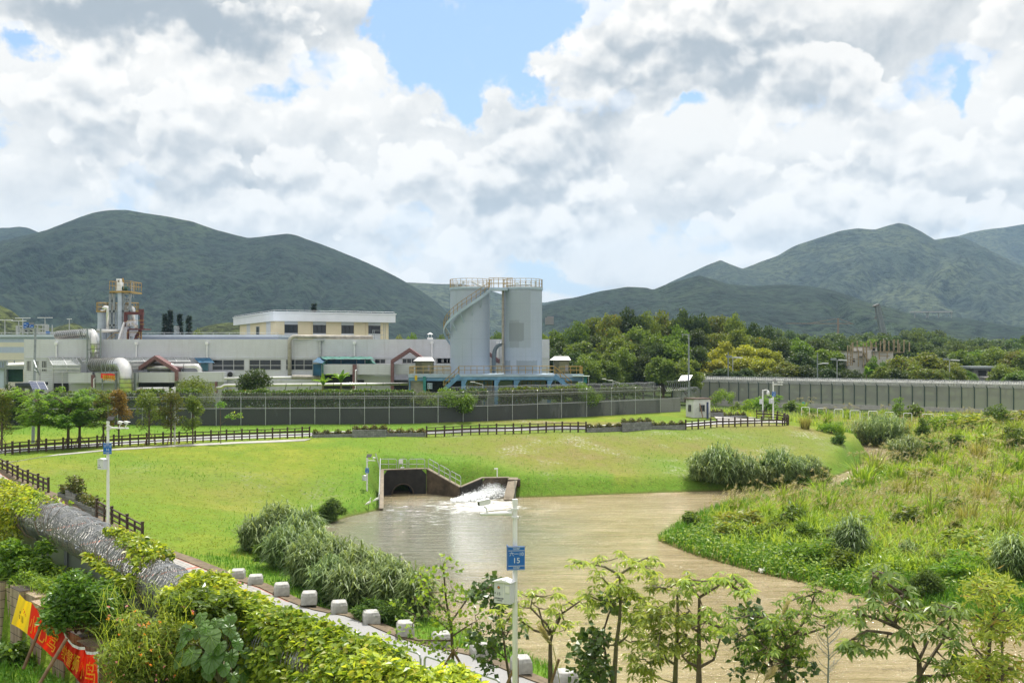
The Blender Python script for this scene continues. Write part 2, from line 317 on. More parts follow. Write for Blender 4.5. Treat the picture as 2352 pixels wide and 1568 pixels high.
M['gr_lawn'] = leafm('lawn_blade', (0.15, 0.225, 0.024), (0.23, 0.27, 0.036), 0.45, 0.6, 0.1, 0.0)
M['gr_lush'] = leafm('lush_blade', (0.075, 0.19, 0.02), (0.15, 0.29, 0.04), 0.4, 0.5, 0.2, 0.0)
M['gr_wild'] = leafm('wild_grass_blade', (0.15, 0.27, 0.03), (0.38, 0.50, 0.10), 0.45, 0.5, 0.2, 0.25)
M['gr_dry'] = leafm('dry_grass_blade', (0.24, 0.27, 0.08), (0.40, 0.39, 0.16), 0.4, 0.6, 0.15, 0.2)
M['flower_o'] = leafm('orange_flower', (0.75, 0.22, 0.03), (0.80, 0.40, 0.08), 0.3)
M['flower_p'] = leafm('pink_flower', (0.70, 0.22, 0.28), (0.75, 0.40, 0.35), 0.3)
# ------------------------------------------------------------------ geometry helpers
def P(x, y, D): return Vector(((x - CX) / F * D, D, CZ - (y - HY) / F * D))
def G(x, y, z):
 D = (CZ - z) * F / (y - HY); return Vector(((x - CX) / F * D, D, z))
def z1(x, y): return x / 3.9013, 602.93 + y / 3.9013
def z2(x, y): return 516.8 + x / 3.9013, 602.93 + y / 3.9013
def z3(x, y): return 918.75 + x / 3.9013, 602.93 + y / 3.9013
def z4(x, y): return 1493.0 + x / 2.7306, 660.35 + y / 2.7306
def z5(x, y): return x / 2.648, 976.2 + y / 2.648
def z6(x, y): return 516.8 + x / 2.6492, 976.2 + y / 2.6492
def z7(x, y): return 1091.0 + x / 3.2857, 1091.0 + y / 3.2857
def z8(x, y): return 1662.9 + x / 3.2857, 1091.0 + y / 3.2857
def zo(x, y): return 803.9 + x / 5.4613, 1022.1 + y / 5.4613
def zt(x, y): return 212.5 + x / 9.101, 625.9 + y / 9.101
def zh(x, y): return 1521.7 + x / 7.4473, 849.8 + y / 7.4473
def zc(x, y): return 1923.6 + x / 7.188, 677.6 + y / 7.188
def zl(x, y): return x / 6.5016, 706.3 + y / 6.5016
class MB:
 def __init__(s): s.v = []; s.f = []; s.mi = []; s.cur = 0; s.big = []
 def add(s, vs, fs):
  o = len(s.v); s.v.extend(tuple(p) for p in vs)
  for f in fs: s.f.append(tuple(i + o for i in f)); s.mi.append(s.cur)
 def quad(s, *p): s.add(p, [tuple(range(len(p)))])
 def hexa(s, p):        # 8 corners: bottom 0-3, top 4-7
  s.add(p, [(3, 2, 1, 0), (4, 5, 6, 7), (0, 1, 5, 4), (1, 2, 6, 5), (2, 3, 7, 6), (3, 0, 4, 7)])
 def box(s, a, b):
  x0, y0, z0 = a; x1, y1, z1_ = b
  if x0 > x1: x0, x1 = x1, x0
  if y0 > y1: y0, y1 = y1, y0
  if z0 > z1_: z0, z1_ = z1_, z0
  s.hexa([(x0, y0, z0), (x1, y0, z0), (x1, y1, z0), (x0, y1, z0), (x0, y0, z1_), (x1, y0, z1_), (x1, y1, z1_), (x0, y1, z1_)])
 def pbox(s, q0, q1, D, depth):       # box whose front face shows at pixels q0..q1 at distance D
  a = P(q0[0], q0[1], D); b = P(q1[0], q1[1], D); s.box((a.x, D, a.z), (b.x, D + depth, b.z))
 def beam(s, p, q, w, h=None):
  p = Vector(p); q = Vector(q); h = h or w; d = (q - p)
  if d.length < 1e-6: return
  d.normalize(); up = Vector((0, 0, 1)) if abs(d.z) < 0.95 else Vector((0, 1, 0))
  a = d.cross(up).normalized(); b = a.cross(d).normalized(); a *= w / 2; b *= h / 2
  s.hexa([p - a - b, p + a - b, q + a - b, q - a - b, p - a + b, p + a + b, q + a + b, q - a + b])
 def tube(s, pts, r, n=8, cap=True):
  pts = [Vector(p) for p in pts]; rs = r if hasattr(r, '__len__') else [r] * len(pts); rings = []; pa = None
  for i, p in enumerate(pts):
   d = (pts[min(i + 1, len(pts) - 1)] - pts[max(i - 1, 0)]); d.normalize()
   if pa is None:
    up = Vector((0, 0, 1)) if abs(d.z) < 0.9 else Vector((1, 0, 0)); pa = d.cross(up).normalized()
   else: pa = (pa - d * pa.dot(d)).normalized()
   b = d.cross(pa)
   rings.append([p + (pa * math.cos(2 * math.pi * k / n) + b * math.sin(2 * math.pi * k / n)) * rs[i] for k in range(n)])
  vs = [q for rg in rings for q in rg]; fs = []
  for i in range(len(pts) - 1):
   for k in range(n):
    k2 = (k + 1) % n; fs.append((i * n + k, i * n + k2, (i + 1) * n + k2, (i + 1) * n + k))
  if cap: fs.append(tuple(range(n - 1, -1, -1))); fs.append(tuple((len(pts) - 1) * n + k for k in range(n)))
  s.add(vs, fs)
 def lathe(s, c, prof, n=24):     # prof: (r, z)
  c = Vector(c); vs = []; fs = []
  for r, z in prof:
   for k in range(n): a = 2 * math.pi * k / n; vs.append((c.x + r * math.cos(a), c.y + r * math.sin(a), c.z + z))
  for i in range(len(prof) - 1):
   for k in range(n): k2 = (k + 1) % n; fs.append((i * n + k, i * n + k2, (i + 1) * n + k2, (i + 1) * n + k))
  s.add(vs, fs)
 def prism(s, poly, off):          # polygon (3-D points) pushed along vector off
  n = len(poly); off = Vector(off); vs = [Vector(p) for p in poly] + [Vector(p) + off for p in poly]
  s.add(vs, [tuple(range(n)), tuple(range(2 * n - 1, n - 1, -1))] + [(i, i + n, (i + 1) % n + n, (i + 1) % n) for i in range(n)])
 def arr(s, V, *Fs): s.big.append((np.asarray(V, float), [np.asarray(q, int) for q in Fs], s.cur))
def clean_mesh(name, mb, off=(0, 0, 0)):
 me = bpy.data.meshes.new(name)
 Vs = [np.array(mb.v, float).reshape(-1, 3)] if mb.v else []
 n = len(mb.v); loops = [np.array([i for f in mb.f for i in f], int)] if mb.f else []; sizes = [np.array([len(f) for f in mb.f], int)] if mb.f else []; mis = [np.array(mb.mi, int)] if mb.f else []
 for V, Fs, mi in mb.big:
  Vs.append(V)
  for Fc in Fs: loops.append((Fc + n).ravel()); sizes.append(np.full(len(Fc), Fc.shape[1], int)); mis.append(np.full(len(Fc), mi, int))
  n += len(V)
 if not Vs: return me
 V = np.concatenate(Vs) - np.array(off); L = np.concatenate(loops); S = np.concatenate(sizes); MI = np.concatenate(mis)
 me.vertices.add(len(V)); me.vertices.foreach_set('co', V.astype(np.float32).ravel())
 me.loops.add(len(L)); me.loops.foreach_set('vertex_index', L.astype(np.int32))
 me.polygons.add(len(S)); me.polygons.foreach_set('loop_start', np.concatenate(([0], np.cumsum(S)[:-1])).astype(np.int32))
 me.polygons.foreach_set('material_index', MI.astype(np.int32))
 me.polygons.foreach_set('use_smooth', np.zeros(len(S), bool)); me.update(calc_edges=True)
 return me
WL = {}    # world location of every root
def obj(name, mb, mat, parent=None, smooth=False, local=False):
 off = (0, 0, 0)
 if parent is not None and not local: off = WL.get(parent, (0, 0, 0))
 me = clean_mesh(name, mb, off) if isinstance(mb, MB) else mb
 for k in (mat if isinstance(mat, (list, tuple)) else [mat]): me.materials.append(M[k] if isinstance(k, str) else k)
 if smooth: me.polygons.foreach_set('use_smooth', [True] * len(me.polygons))
 o = bpy.data.objects.new(name, me); COL.objects.link(o)
 if parent is not None: o.parent = parent; WL[o] = WL.get(parent, (0, 0, 0))
 return o
def tag(o, label=None, cat=None, group=None, kind=None):
 if label: o['label'] = label
 if cat: o['category'] = cat
 if group: o['group'] = group
 if kind: o['kind'] = kind
 return o
def thing(name, label, cat, loc=(0, 0, 0), group=None):
 o = bpy.data.objects.new(name, None); COL.objects.link(o); o.location = loc; o.empty_display_size = 0.3
 WL[o] = tuple(loc); return tag(o, label, cat, group)
def one(name, mb, mat, label, cat, group=None, kind=None, smooth=False):
 if mb.v: base = np.array(mb.v)
 else: base = mb.big[0][0]
 loc = (float((base[:, 0].min() + base[:, 0].max()) / 2), float((base[:, 1].min() + base[:, 1].max()) / 2), float(base[:, 2].min()))
 me = clean_mesh(name, mb, loc);
 for k in (mat if isinstance(mat, (list, tuple)) else [mat]): me.materials.append(M[k] if isinstance(k, str) else k)
 if smooth: me.polygons.foreach_set('use_smooth', [True] * len(me.polygons))
 o = bpy.data.objects.new(name, me); COL.objects.link(o); o.location = loc; WL[o] = loc
 return tag(o, label, cat, group, kind)
def struct(name, mb, mat, smooth=False):
 o = obj(name, mb, mat, smooth=smooth); o['kind'] = 'structure'; return o
def copy_tree(o, parent=None):
 c = o.copy(); COL.objects.link(c); c.parent = parent
 for ch in [q for q in o.children]: copy_tree(ch, c)
 return c
def place(proto, used, loc, rz=0.0, sc=(1, 1, 1), label=None, group=None):
 if proto not in used: used.add(proto); o = proto
 else: o = copy_tree(proto)
 o.location = loc; o.rotation_euler = (0, 0, rz); o.scale = sc if hasattr(sc, '__len__') else (sc, sc, sc)
 if label: o['label'] = label
 if group: o['group'] = group
 return o
USED = set()
ORD = 'first second third fourth fifth sixth seventh eighth ninth tenth eleventh twelfth thirteenth fourteenth fifteenth sixteenth seventeenth eighteenth nineteenth twentieth'.split()
TENS = {2: 'twenty', 3: 'thirty', 4: 'forty', 5: 'fifty', 6: 'sixty', 7: 'seventy'}
def ordn(i):      # 0-based
 k = i + 1
 if k <= 20: return ORD[i]
 t, u = divmod(k, 10)
 return (TENS[t][:-1] + 'ieth') if u == 0 else TENS[t] + '-' + ORD[u - 1]
def text(name, s, size, loc, rz, parent, mat, local=True, rx=90, extrude=0.002):
 c = bpy.data.curves.new(name, 'FONT'); c.body = s; c.size = size; c.align_x = 'CENTER'; c.align_y = 'CENTER'; c.extrude = extrude
 c.materials.append(M[mat] if isinstance(mat, str) else mat)
 t_ = bpy.data.objects.new(name, c); me = t_.to_mesh().copy(); t_.to_mesh_clear(); bpy.data.objects.remove(t_); me.name = name
 o = bpy.data.objects.new(name, me); COL.objects.link(o); o.parent = parent
 o.location = loc; o.rotation_euler = (R(rx), 0, rz); return o
def leaves(pts, size, rng, aspect=0.5, up=0.4, droop=0.0, dirs=None, jit=0.3):
 pts = np.asarray(pts, float); n = len(pts)
 if dirs is None:
  a = rng.uniform(0, 2 * np.pi, n); e = rng.normal(-droop, 0.45, n)
  d = np.stack([np.cos(a) * np.cos(e), np.sin(a) * np.cos(e), np.sin(e)], 1)
 else: d = np.asarray(dirs, float); d = d / np.linalg.norm(d, axis=1, keepdims=True)
 nr = rng.normal(0, 1, (n, 3)) * (1 - up) + np.array([0, 0, 1.0]) * up * 2
 s = np.cross(d, nr); s /= (np.linalg.norm(s, axis=1, keepdims=True) + 1e-9)
 nn = np.cross(s, d)
 L = size * rng.uniform(1 - jit, 1 + jit, n)[:, None]
 wd = L * aspect * 0.5
 V = np.stack([pts, pts + d * L * 0.45 + s * wd + nn * L * 0.06, pts + d * L - nn * L * 0.08, pts + d * L * 0.45 - s * wd + nn * L * 0.06], 1).reshape(-1, 3)
 return V, np.arange(4 * n).reshape(n, 4)
def blades(pts, h, wd, rng, lean=0.4, jit=0.4, dirv=None):
 pts = np.asarray(pts, float); n = len(pts)
 a = rng.uniform(0, 2 * np.pi, n); H = h * rng.uniform(1 - jit, 1 + jit, n)
 ln = np.abs(rng.normal(lean, lean * 0.5, n)) * H
 dr = np.stack([np.cos(a), np.sin(a), 0 * a], 1)
 if dirv is not None: dr = dr * 0.5 + np.asarray(dirv) * 0.8
 sd = np.stack([-np.sin(a + rng.normal(0, 0.8, n)), np.cos(a), 0 * a], 1) * (wd / 2)
 up = np.array([0, 0, 1.0])
 mid = pts + dr * (ln * 0.35)[:, None] + up * (H * 0.65)[:, None]
 tip = pts + dr * ln[:, None] + up * (H * (1 - 0.25 * np.minimum(ln / H, 1.2)))[:, None]
 V = np.stack([pts - sd, pts + sd, mid + sd * 0.8, mid - sd * 0.8, tip], 1).reshape(-1, 3)
 i = np.arange(n) * 5
 F1 = np.stack([i, i + 1, i + 2, i + 3], 1); F2 = np.stack([i + 3, i + 2, i + 4, i + 4], 1)
 return V, F1, np.stack([i + 3, i + 2, i + 4], 1)
def add_blades(mb, *a, **k):
 V, F1, F2 = blades(*a, **k); mb.arr(V, F1, F2)
def in_ball(rng, n, shell=0.5):
 v = rng.normal(0, 1, (n, 3)); v /= np.linalg.norm(v, axis=1, keepdims=True); return v * (rng.uniform(shell ** 3, 1, n) ** (1 / 3))[:, None]
# ------------------------------------------------------------------ terrain
SHORE = [(760, 1200), (700, 1230), (735, 1290), (860, 1362), (1000, 1425), (1130, 1485), (1250, 1535), (1400, 1605), (1600, 1690), (1900, 1810), (2300, 1935), (3000, 2200),
   (3300, 1750), (2700, 1520), (2352, 1452), (2150, 1407), (1950, 1362), (1750, 1316), (1600, 1276), (1510, 1241), (1560, 1204), (1650, 1166), (1800, 1150), (1920, 1124), (2000, 1092),
   (2060, 1066), (2130, 1046), (2118, 1032), (2000, 1023), (1925, 1012), (1900, 1016), (1937, 1025), (1985, 1041), (2000, 1058), (1955, 1078), (1880, 1110), (1720, 1124), (1600, 1128), (1450, 1133),
   (1300, 1139), (1200, 1142), (1166, 1140), (1110, 1130), (1060, 1128), (1040, 1130), (975, 1126), (885, 1126), (872, 1140), (878, 1168), (840, 1178), (800, 1186)]
SH = np.array([[G(x, y, 0).x, G(x, y, 0).y] for x, y in SHORE])
def poly_sd(X, Y, PL):
 X = np.asarray(X, float); Y = np.asarray(Y, float); d = np.full(X.shape, 1e18); ins = np.zeros(X.shape, bool); n = len(PL)
 for i in range(n):
  ax, ay = PL[i]; bx, by = PL[(i + 1) % n]; ex, ey = bx - ax, by - ay
  t = np.clip(((X - ax) * ex + (Y - ay) * ey) / (ex * ex + ey * ey + 1e-12), 0, 1)
  d = np.minimum(d, (X - ax - t * ex) ** 2 + (Y - ay - t * ey) ** 2)
  c = ((ay > Y) != (by > Y)) & (X < (bx - ax) * (Y - ay) / ((by - ay) if by != ay else 1e-12) + ax); ins ^= c
 d = np.sqrt(d); return np.where(ins, -d, d)
CTRL = []
for x, y in [(0, 1068), (100, 1050), (250, 1036), (400, 1027), (550, 1020), (700, 1014), (900, 1009), (1100, 1004), (1300, 998), (1500, 989), (1650, 981), (1790, 977), (-300, 1100)]: CTRL.append((x, y, 4.3))
for x, y in [(0, 1020), (200, 1008), (400, 1000), (700, 992), (1000, 988), (1300, 980), (1550, 972), (1700, 968), (1790, 963)]: CTRL.append((x, y, 4.32))
for x, y in [(-300, 985), (0, 976), (300, 975), (700, 973), (1000, 970), (1200, 963), (1400, 952), (1565, 945)]: CTRL.append((x, y, 4.9))
CTRL += [(300, 1120, 3.0), (500, 1150, 1.7), (600, 1100, 2.6), (700, 1150, 0.9), (800, 1080, 2.6), (1000, 1040, 3.2), (420, 1200, 1.9), (560, 1230, 1.0), (1350, 1070, 2.0), (1600, 1060, 1.9), (1800, 1040, 1.9), (860, 1078, 2.5), (985, 1075, 2.5), (1110, 1094, 1.9), (1190, 1098, 1.85)]
CTRL += [(1640, 931, 2.7), (1800, 936, 2.75), (2000, 941, 2.9), (2200, 946, 3.0), (2352, 950, 3.1), (2600, 957, 3.1), (2000, 966, 2.7), (2200, 978, 2.6), (2350, 1000, 2.6), (2600, 1010, 2.8), (1840, 968, 2.6),
   (2000, 1003, 1.3), (2120, 1010, 1.5), (2100, 1082, 1.0), (2250, 1080, 1.6), (2350, 1080, 2.1), (2600, 1090, 2.6), (2000, 1132, 0.6), (2200, 1150, 1.3), (2350, 1150, 2.1), (1800, 1200, 0.5), (2000, 1230, 0.8), (2200, 1252, 1.2),
   (2340, 1250, 2.0), (2600, 1260, 2.6), (1700, 1268, 0.35), (2000, 1332, 0.35), (2200, 1372, 0.5), (2350, 1400, 0.6), (2600, 1460, 0.8)]
CP = [(G(x, y, z).x, G(x, y, z).y, z) for x, y, z in CTRL]
FDIR = np.array([0.7071, -0.7071])
def path_z(D): return np.interp(D, [36, 48, 56, 64, 73, 80, 86], [1.15, 1.15, 1.2, 1.55, 2.9, 3.4, 4.2])
for D in (12, 20, 28, 36, 42, 48, 54, 60, 66, 73, 80):
 for s in (32.0, 36.0, 40.6): CP.append((s - D, D, float(path_z(D))))
for D in (15, 20, 27, 34, 40, 46, 52): CP.append((43.0 - D, D, 0.6))
CP += [(-50, 150, 5), (-100, 150, 5), (0, 165, 5), (30, 215, 4.0), (80, 220, 3.8), (-120, 230, 5), (-40, 230, 5), (40, 260, 4), (150, 260, 4), (-160, 120, 5), (150, 120, 3.5), (110, 70, 2.5), (70, 30, 1.0)]
CP = np.array(CP)
_dm = np.sqrt(((CP[:, None, :2] - CP[None, :, :2]) ** 2).sum(2)); _n = len(CP)
_A = np.zeros((_n + 1, _n + 1)); _A[:_n, :_n] = -_dm - np.eye(_n) * 0.25; _A[:_n, _n] = 1; _A[_n, :_n] = 1
_w = np.linalg.solve(_A, np.append(CP[:, 2], 0))
def ledge_z(t): return coil_z(t) - 1.72
def coil_z(t): return np.interp(t, [-62, -30, -27, -24.4, -20, -16.8, -13.3, -9], [8.75, 8.58, 8.14, 7.80, 7.44, 7.36, 7.34, 7.15])
def vnoise(X, Y, s, seed=0):
 x = np.asarray(X) / s + seed * 17.3; y = np.asarray(Y) / s + seed * 9.1; xi = np.floor(x); yi = np.floor(y); fx = x - xi; fy = y - yi
 fx = fx * fx * (3 - 2 * fx); fy = fy * fy * (3 - 2 * fy)
 def hsh(a, b): q = np.sin(a * 127.1 + b * 311.7 + seed * 74.7) * 43758.5453; return q - np.floor(q)
 return (hsh(xi, yi) * (1 - fx) + hsh(xi + 1, yi) * fx) * (1 - fy) + (hsh(xi, yi + 1) * (1 - fx) + hsh(xi + 1, yi + 1) * fx) * fy
def fbm(X, Y, s, o=4, seed=0, g=0.5):
 r = 0; a = 1; t = 0
 for i in range(o): r = r + a * vnoise(X, Y, s / 2 ** i, seed + i); t += a; a *= g
 return r / t
def hgt(X, Y):
 X = np.atleast_1d(np.asarray(X, float)); Y = np.atleast_1d(np.asarray(Y, float)); Z = np.empty(X.shape); xf = X.ravel(); yf = Y.ravel(); out = np.empty(len(xf))
 for i in range(0, len(xf), 20000):
  a = xf[i:i + 20000]; b = yf[i:i + 20000]
  out[i:i + 20000] = -np.sqrt((a[:, None] - CP[None, :, 0]) ** 2 + (b[:, None] - CP[None, :, 1]) ** 2) @ _w[:-1] + _w[-1]
 Z = out.reshape(X.shape)
 far = np.clip((Y - 225) / 60, 0, 1); Z = Z * (1 - far) + 4.5 * far
 sd = poly_sd(X, Y, SH)
 near = np.clip(sd / 1.6, 0, 1)
 Z = np.where(sd > 0, np.maximum(Z, 0.06) * near + (0.02 + 0.25 * sd) * (1 - near), np.maximum(-2.0, sd * 0.45))
 n = (X + Y - 17.0) / math.sqrt(2); t = (X - Y) / math.sqrt(2)
 zl_ = ledge_z(t)
 zp = path_z(34.5 + 0 * t if False else np.clip((34.5 - math.sqrt(2) * t) / 2, 12, 86))
 k = np.clip((n - 0.6) / 9.5, 0, 1); k = k * k * (3 - 2 * k)
 m1 = zl_ * (1 - k) + zp * k
 Z = np.where(n < 10.1, m1, Z)
 Z = np.where(n < -1.75, 5.35 + 0.12 * (fbm(X, Y, 2.0, 3) - .5), Z)
 return Z
def h1(x, y): return float(hgt([x], [y])[0])
def on_ground(px, D, up=0.0):       # point on the ground in image column px at distance D
 x = (px - CX) / F * D; return Vector((x, D, h1(x, D) + up))
def hit(px, py, lo=20.0, hi=400.0):
 Ds = np.geomspace(lo, hi, 900); X = (px - CX) / F * Ds; Z = CZ - (py - HY) / F * Ds
 b = np.nonzero(hgt(X, Ds) >= Z)[0]
 i = b[0] if len(b) else len(Ds) - 1
 return Vector((X[i], Ds[i], float(hgt(X[i:i + 1], Ds[i:i + 1])[0])))
def wild_edge(Y): return np.interp(Y, [0, 60, 75, 90, 100, 112, 130, 138, 160, 200], [9, 9, 9, 15, 29, 37, 47, 41, 30, 34])
def gauss_mask(X, Y, lst):
 r = np.zeros(np.shape(X))
 for px, py, z, sx, sy, wt in lst:
  c = G(px, py, z); r += wt * np.exp(-((X - c.x) / sx) ** 2 - ((Y - c.y) / sy) ** 2)
 return r
def masks(X, Y):
 sd = poly_sd(X, Y, SH)
 lush = np.clip(1 - sd / 7.0, 0, 1) * (Y < 105) * (X < 10) + np.clip(1 - sd / 2.0, 0, 1)
 s = X + Y; lush = lush + np.clip(1 - np.abs(s - 43) / 3.0, 0, 1) * (Y < 62)
 lush += gauss_mask(X, Y, [(380, 1080, 3.4, 8, 4, .5), (1540, 1070, 1.8, 4, 5, 0.9), (1000, 1045, 3.2, 4, 3, .5), (200, 1000, 4.4, 40, 6, .5), (900, 980, 4.6, 60, 4, .9), (250, 985, 4.7, 60, 4, 0.9)])
 dry = np.clip((X + 14) / 14, 0, 1) * (Y > 93) * (Y < 132) * np.clip(sd / 5, 0, 1)
 dry = dry + gauss_mask(X, Y, [(600, 1130, 2.0, 9, 8, .35), (300, 1090, 3.4, 10, 6, .3)])
 wild = ((X > wild_edge(Y)) & (Y < 200)).astype(float)
 return np.clip(dry, 0, 1) * (1 - wild), np.clip(lush, 0, 1), wild
def build_ground():
 us = np.concatenate([np.linspace(-3.0, -0.8, 14)[:-1], np.linspace(-0.8, 0.8, 330), np.linspace(0.8, 3.0, 14)[1:]])
 Ds = np.concatenate([np.linspace(3, 14, 8)[:-1], np.geomspace(14, 230, 330), np.geomspace(230, 7000, 26)[1:]])
 U, D = np.meshgrid(us, Ds); X = U * D; Z = hgt(X, D); nu = len(us)
 V = np.stack([X, D, Z], 2).reshape(-1, 3)
 i = np.arange((len(Ds) - 1) * nu).reshape(-1, nu)[:, :-1].ravel()
 mb = MB(); mb.arr(V, np.stack([i, i + 1, i + nu + 1, i + nu], 1))
 mb.box((-60, -60, 4.0), (60, 2.0, 5.2))
 m, t, o = newmat('ground_cover'); at = t.n('ShaderNodeAttribute', attribute_name='cover'); r, g, b = t.sep(at.outputs['Vector']); p = pos(t)
 n = t.noise(p, 0.35, 6, 0.62); n2 = t.noise(p, 2.2, 5, 0.65); n3 = t.noise(p, 0.09, 4, 0.55)
 c = t.mix(t.ss(n, 0.35, 0.65), (0.145, 0.205, 0.020), (0.215, 0.245, 0.032))
 c = t.mix(t.m('MULTIPLY', t.ss(n3, 0.40, 0.60), 0.75), c, (0.105, 0.20, 0.020)); c = t.mix(t.ss(t.noise(p, 0.8, 5, 0.7), 0.55, 0.72, 0, 0.55), c, (0.09, 0.17, 0.018))
 d = t.mix(t.ss(n, 0.40, 0.66), (0.185, 0.19, 0.045), (0.20, 0.165, 0.07))
 c = t.mix(t.m('MULTIPLY', r, 0.95), c, d)
 c = t.mix(t.m('MULTIPLY', g, 0.85), c, t.mix(n, (0.07, 0.165, 0.016), (0.13, 0.25, 0.03)))
 c = t.mix(b, c, t.mix(t.ss(n, 0.35, 0.65), (0.12, 0.16, 0.025), (0.20, 0.20, 0.05)))
 c = t.mix(t.ss(n2, 0.48, 0.70, 0, 0.6), c, (0.08, 0.10, 0.02)); c = t.mix(t.ss(t.noise(p, 7.0, 3, 0.7), 0.5, 0.75, 0, 0.45), c, (0.30, 0.31, 0.06))
 br = t.n('ShaderNodeTexBrick'); q = t.n('ShaderNodeVectorRotate', rotation_type='Z_AXIS'); t.put(q.inputs['Vector'], p); q.inputs['Angle'].default_value = R(38); t.put(br.inputs['Vector'], q.outputs[0])
 br.inputs['Scale'].default_value = 1.0; br.inputs['Brick Width'].default_value = 0.55; br.inputs['Row Height'].default_value = 0.40; br.inputs['Mortar Size'].default_value = 0.11; br.inputs['Mortar Smooth'].default_value = 0.4
 worn = t.m('MULTIPLY', t.m('MULTIPLY', r, t.ss(t.noise(p, 0.22, 4, 0.6), 0.50, 0.68)), t.ss(n2, 0.45, 0.6))
 c = t.mix(t.m('MULTIPLY', t.m('MULTIPLY', br.outputs['Fac'], worn), 0.62), c, (0.48, 0.46, 0.40))
 x, y, z = t.sep(p)
 c = t.mix(t.ss(y, 160.0, 185.0), c, t.mix(n, (0.03, 0.05, 0.014), (0.07, 0.10, 0.025)))
 c = t.mix(t.ss(z, 0.30, -0.15), c, (0.10, 0.075, 0.035))
 pbsdf(t, o, c, 0.95, 0, bump(t, t.m('ADD', n2, t.noise(p, 9.0, 3, 0.6)), 0.7, 0.12), 0.1)
 ob = struct('ground', mb, m, smooth=True)
 me = ob.data; co = np.empty(len(me.vertices) * 3, np.float32); me.vertices.foreach_get('co', co); co = co.reshape(-1, 3)
 a, b_, c_ = masks(co[:, 0], co[:, 1]); at = me.attributes.new('cover', 'FLOAT_COLOR', 'POINT')
 at.data.foreach_set('color', np.stack([a, b_, c_, np.ones_like(a)], 1).astype(np.float32).ravel())
build_ground()
def build_river():
 mb = MB(); xs = np.linspace(-30, 140, 60); ys = np.linspace(8, 175, 60)
 X, Y = np.meshgrid(xs, ys); V = np.stack([X, Y, 0 * X], 2).reshape(-1, 3); i = np.arange(59 * 60).reshape(59, 60)[:, :-1].ravel()
 mb.arr(V, np.stack([i, i + 1, i + 61, i + 60], 1))
 m, t, o = newmat('muddy_river'); p = pos(t)
 A = G(925, 1137, 0); B = G(1120, 1160, 0); C = G(980, 1225, 0)
 def near(c, rx, ry, wob=0.35):
  q = t.v('MULTIPLY', t.v('SUBTRACT', p, (c.x, c.y, 0)), (1 / rx, 1 / ry, 0))
  return t.m('ADD', t.v('LENGTH', q), t.m('MULTIPLY', t.m('SUBTRACT', t.noise(p, 0.25, 5, 0.6), 0.5), wob * 2))
 n = t.noise(t.v('MULTIPLY', p, (0.5, 1.3, 1)), 0.25, 5, 0.6)
 c = t.mix(t.ss(n, 0.35, 0.65), (0.30, 0.232, 0.11), (0.41, 0.33, 0.185))
 c = t.mix(t.ss(t.noise(t.v('MULTIPLY', p, (0.35, 1.9, 1)), 1.1, 4, 0.6, 0.5), 0.46, 0.68, 0, 0.4), c, (0.16, 0.115, 0.05))  # ripple shading painted into the water colour as dark streaks
 grey = t.m('MULTIPLY', t.ss(near(C, 13.0, 22.0), 1.25, 0.35), 0.95)
 c = t.mix(grey, c, (0.17, 0.18, 0.125))
 fo = t.noise(t.v('MULTIPLY', p, (0.8, 1.5, 1)), 1.1, 7, 0.68, 0.6)
 fz = t.m('ADD', t.m('MULTIPLY', t.ss(near(B, 4.2, 5.0, 0.7), 1.3, 0.2), 0.27), t.m('MULTIPLY', t.ss(near(G(1010, 1175, 0), 11, 12), 1.2, 0.2), 0.17))
 foam = t.ss(t.m('ADD', fo, fz), 0.66, 0.98)
 c = t.mix(foam, c, (0.80, 0.82, 0.82))
 w1 = t.noise(t.v('MULTIPLY', p, (0.32, 1.5, 1)), 0.8, 4, 0.55, 0.8); w2 = t.noise(t.v('MULTIPLY', p, (0.8, 1.5, 1)), 4.5, 4, 0.6)
 h = t.m('ADD', w1, t.m('MULTIPLY', w2, 0.28))
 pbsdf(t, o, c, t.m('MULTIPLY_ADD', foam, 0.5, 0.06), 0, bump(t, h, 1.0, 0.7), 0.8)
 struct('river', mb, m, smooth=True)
build_river()
def strip(name, left, right, mat, lift=0.05, n=3):
 mb = MB(); k = len(left); V = []
 for (a, b) in zip(left, right):
  for j in range(n): f = j / (n - 1); V.append((a[0] * (1 - f) + b[0] * f, a[1] * (1 - f) + b[1] * f))
 V = np.array(V); Z = hgt(V[:, 0], V[:, 1]) + lift
 W = np.column_stack([V, Z]); W = np.concatenate([W, W - np.array([0, 0, 0.35])]); F_ = []
 o = k * n
 for i in range(k - 1):
  for j in range(n - 1): a = i * n + j; F_.append((a, a + 1, a + n + 1, a + n))
  F_.append((i * n, i * n + n, i * n + n + o, i * n + o)); F_.append((i * n + n - 1, i * n + n - 1 + o, i * n + 2 * n - 1 + o, i * n + 2 * n - 1))
 mb.arr(W, np.array(F_)); return struct(name, mb, mat)
def sm(pts, k=60):      # resample polyline smoothly
 pts = np.array([(p[0], p[1]) for p in pts], float); d = np.concatenate([[0], np.cumsum(np.hypot(*np.diff(pts, axis=0).T))]); q = np.linspace(0, d[-1], k)
 return np.column_stack([np.interp(q, d, pts[:, 0]), np.interp(q, d, pts[:, 1])])
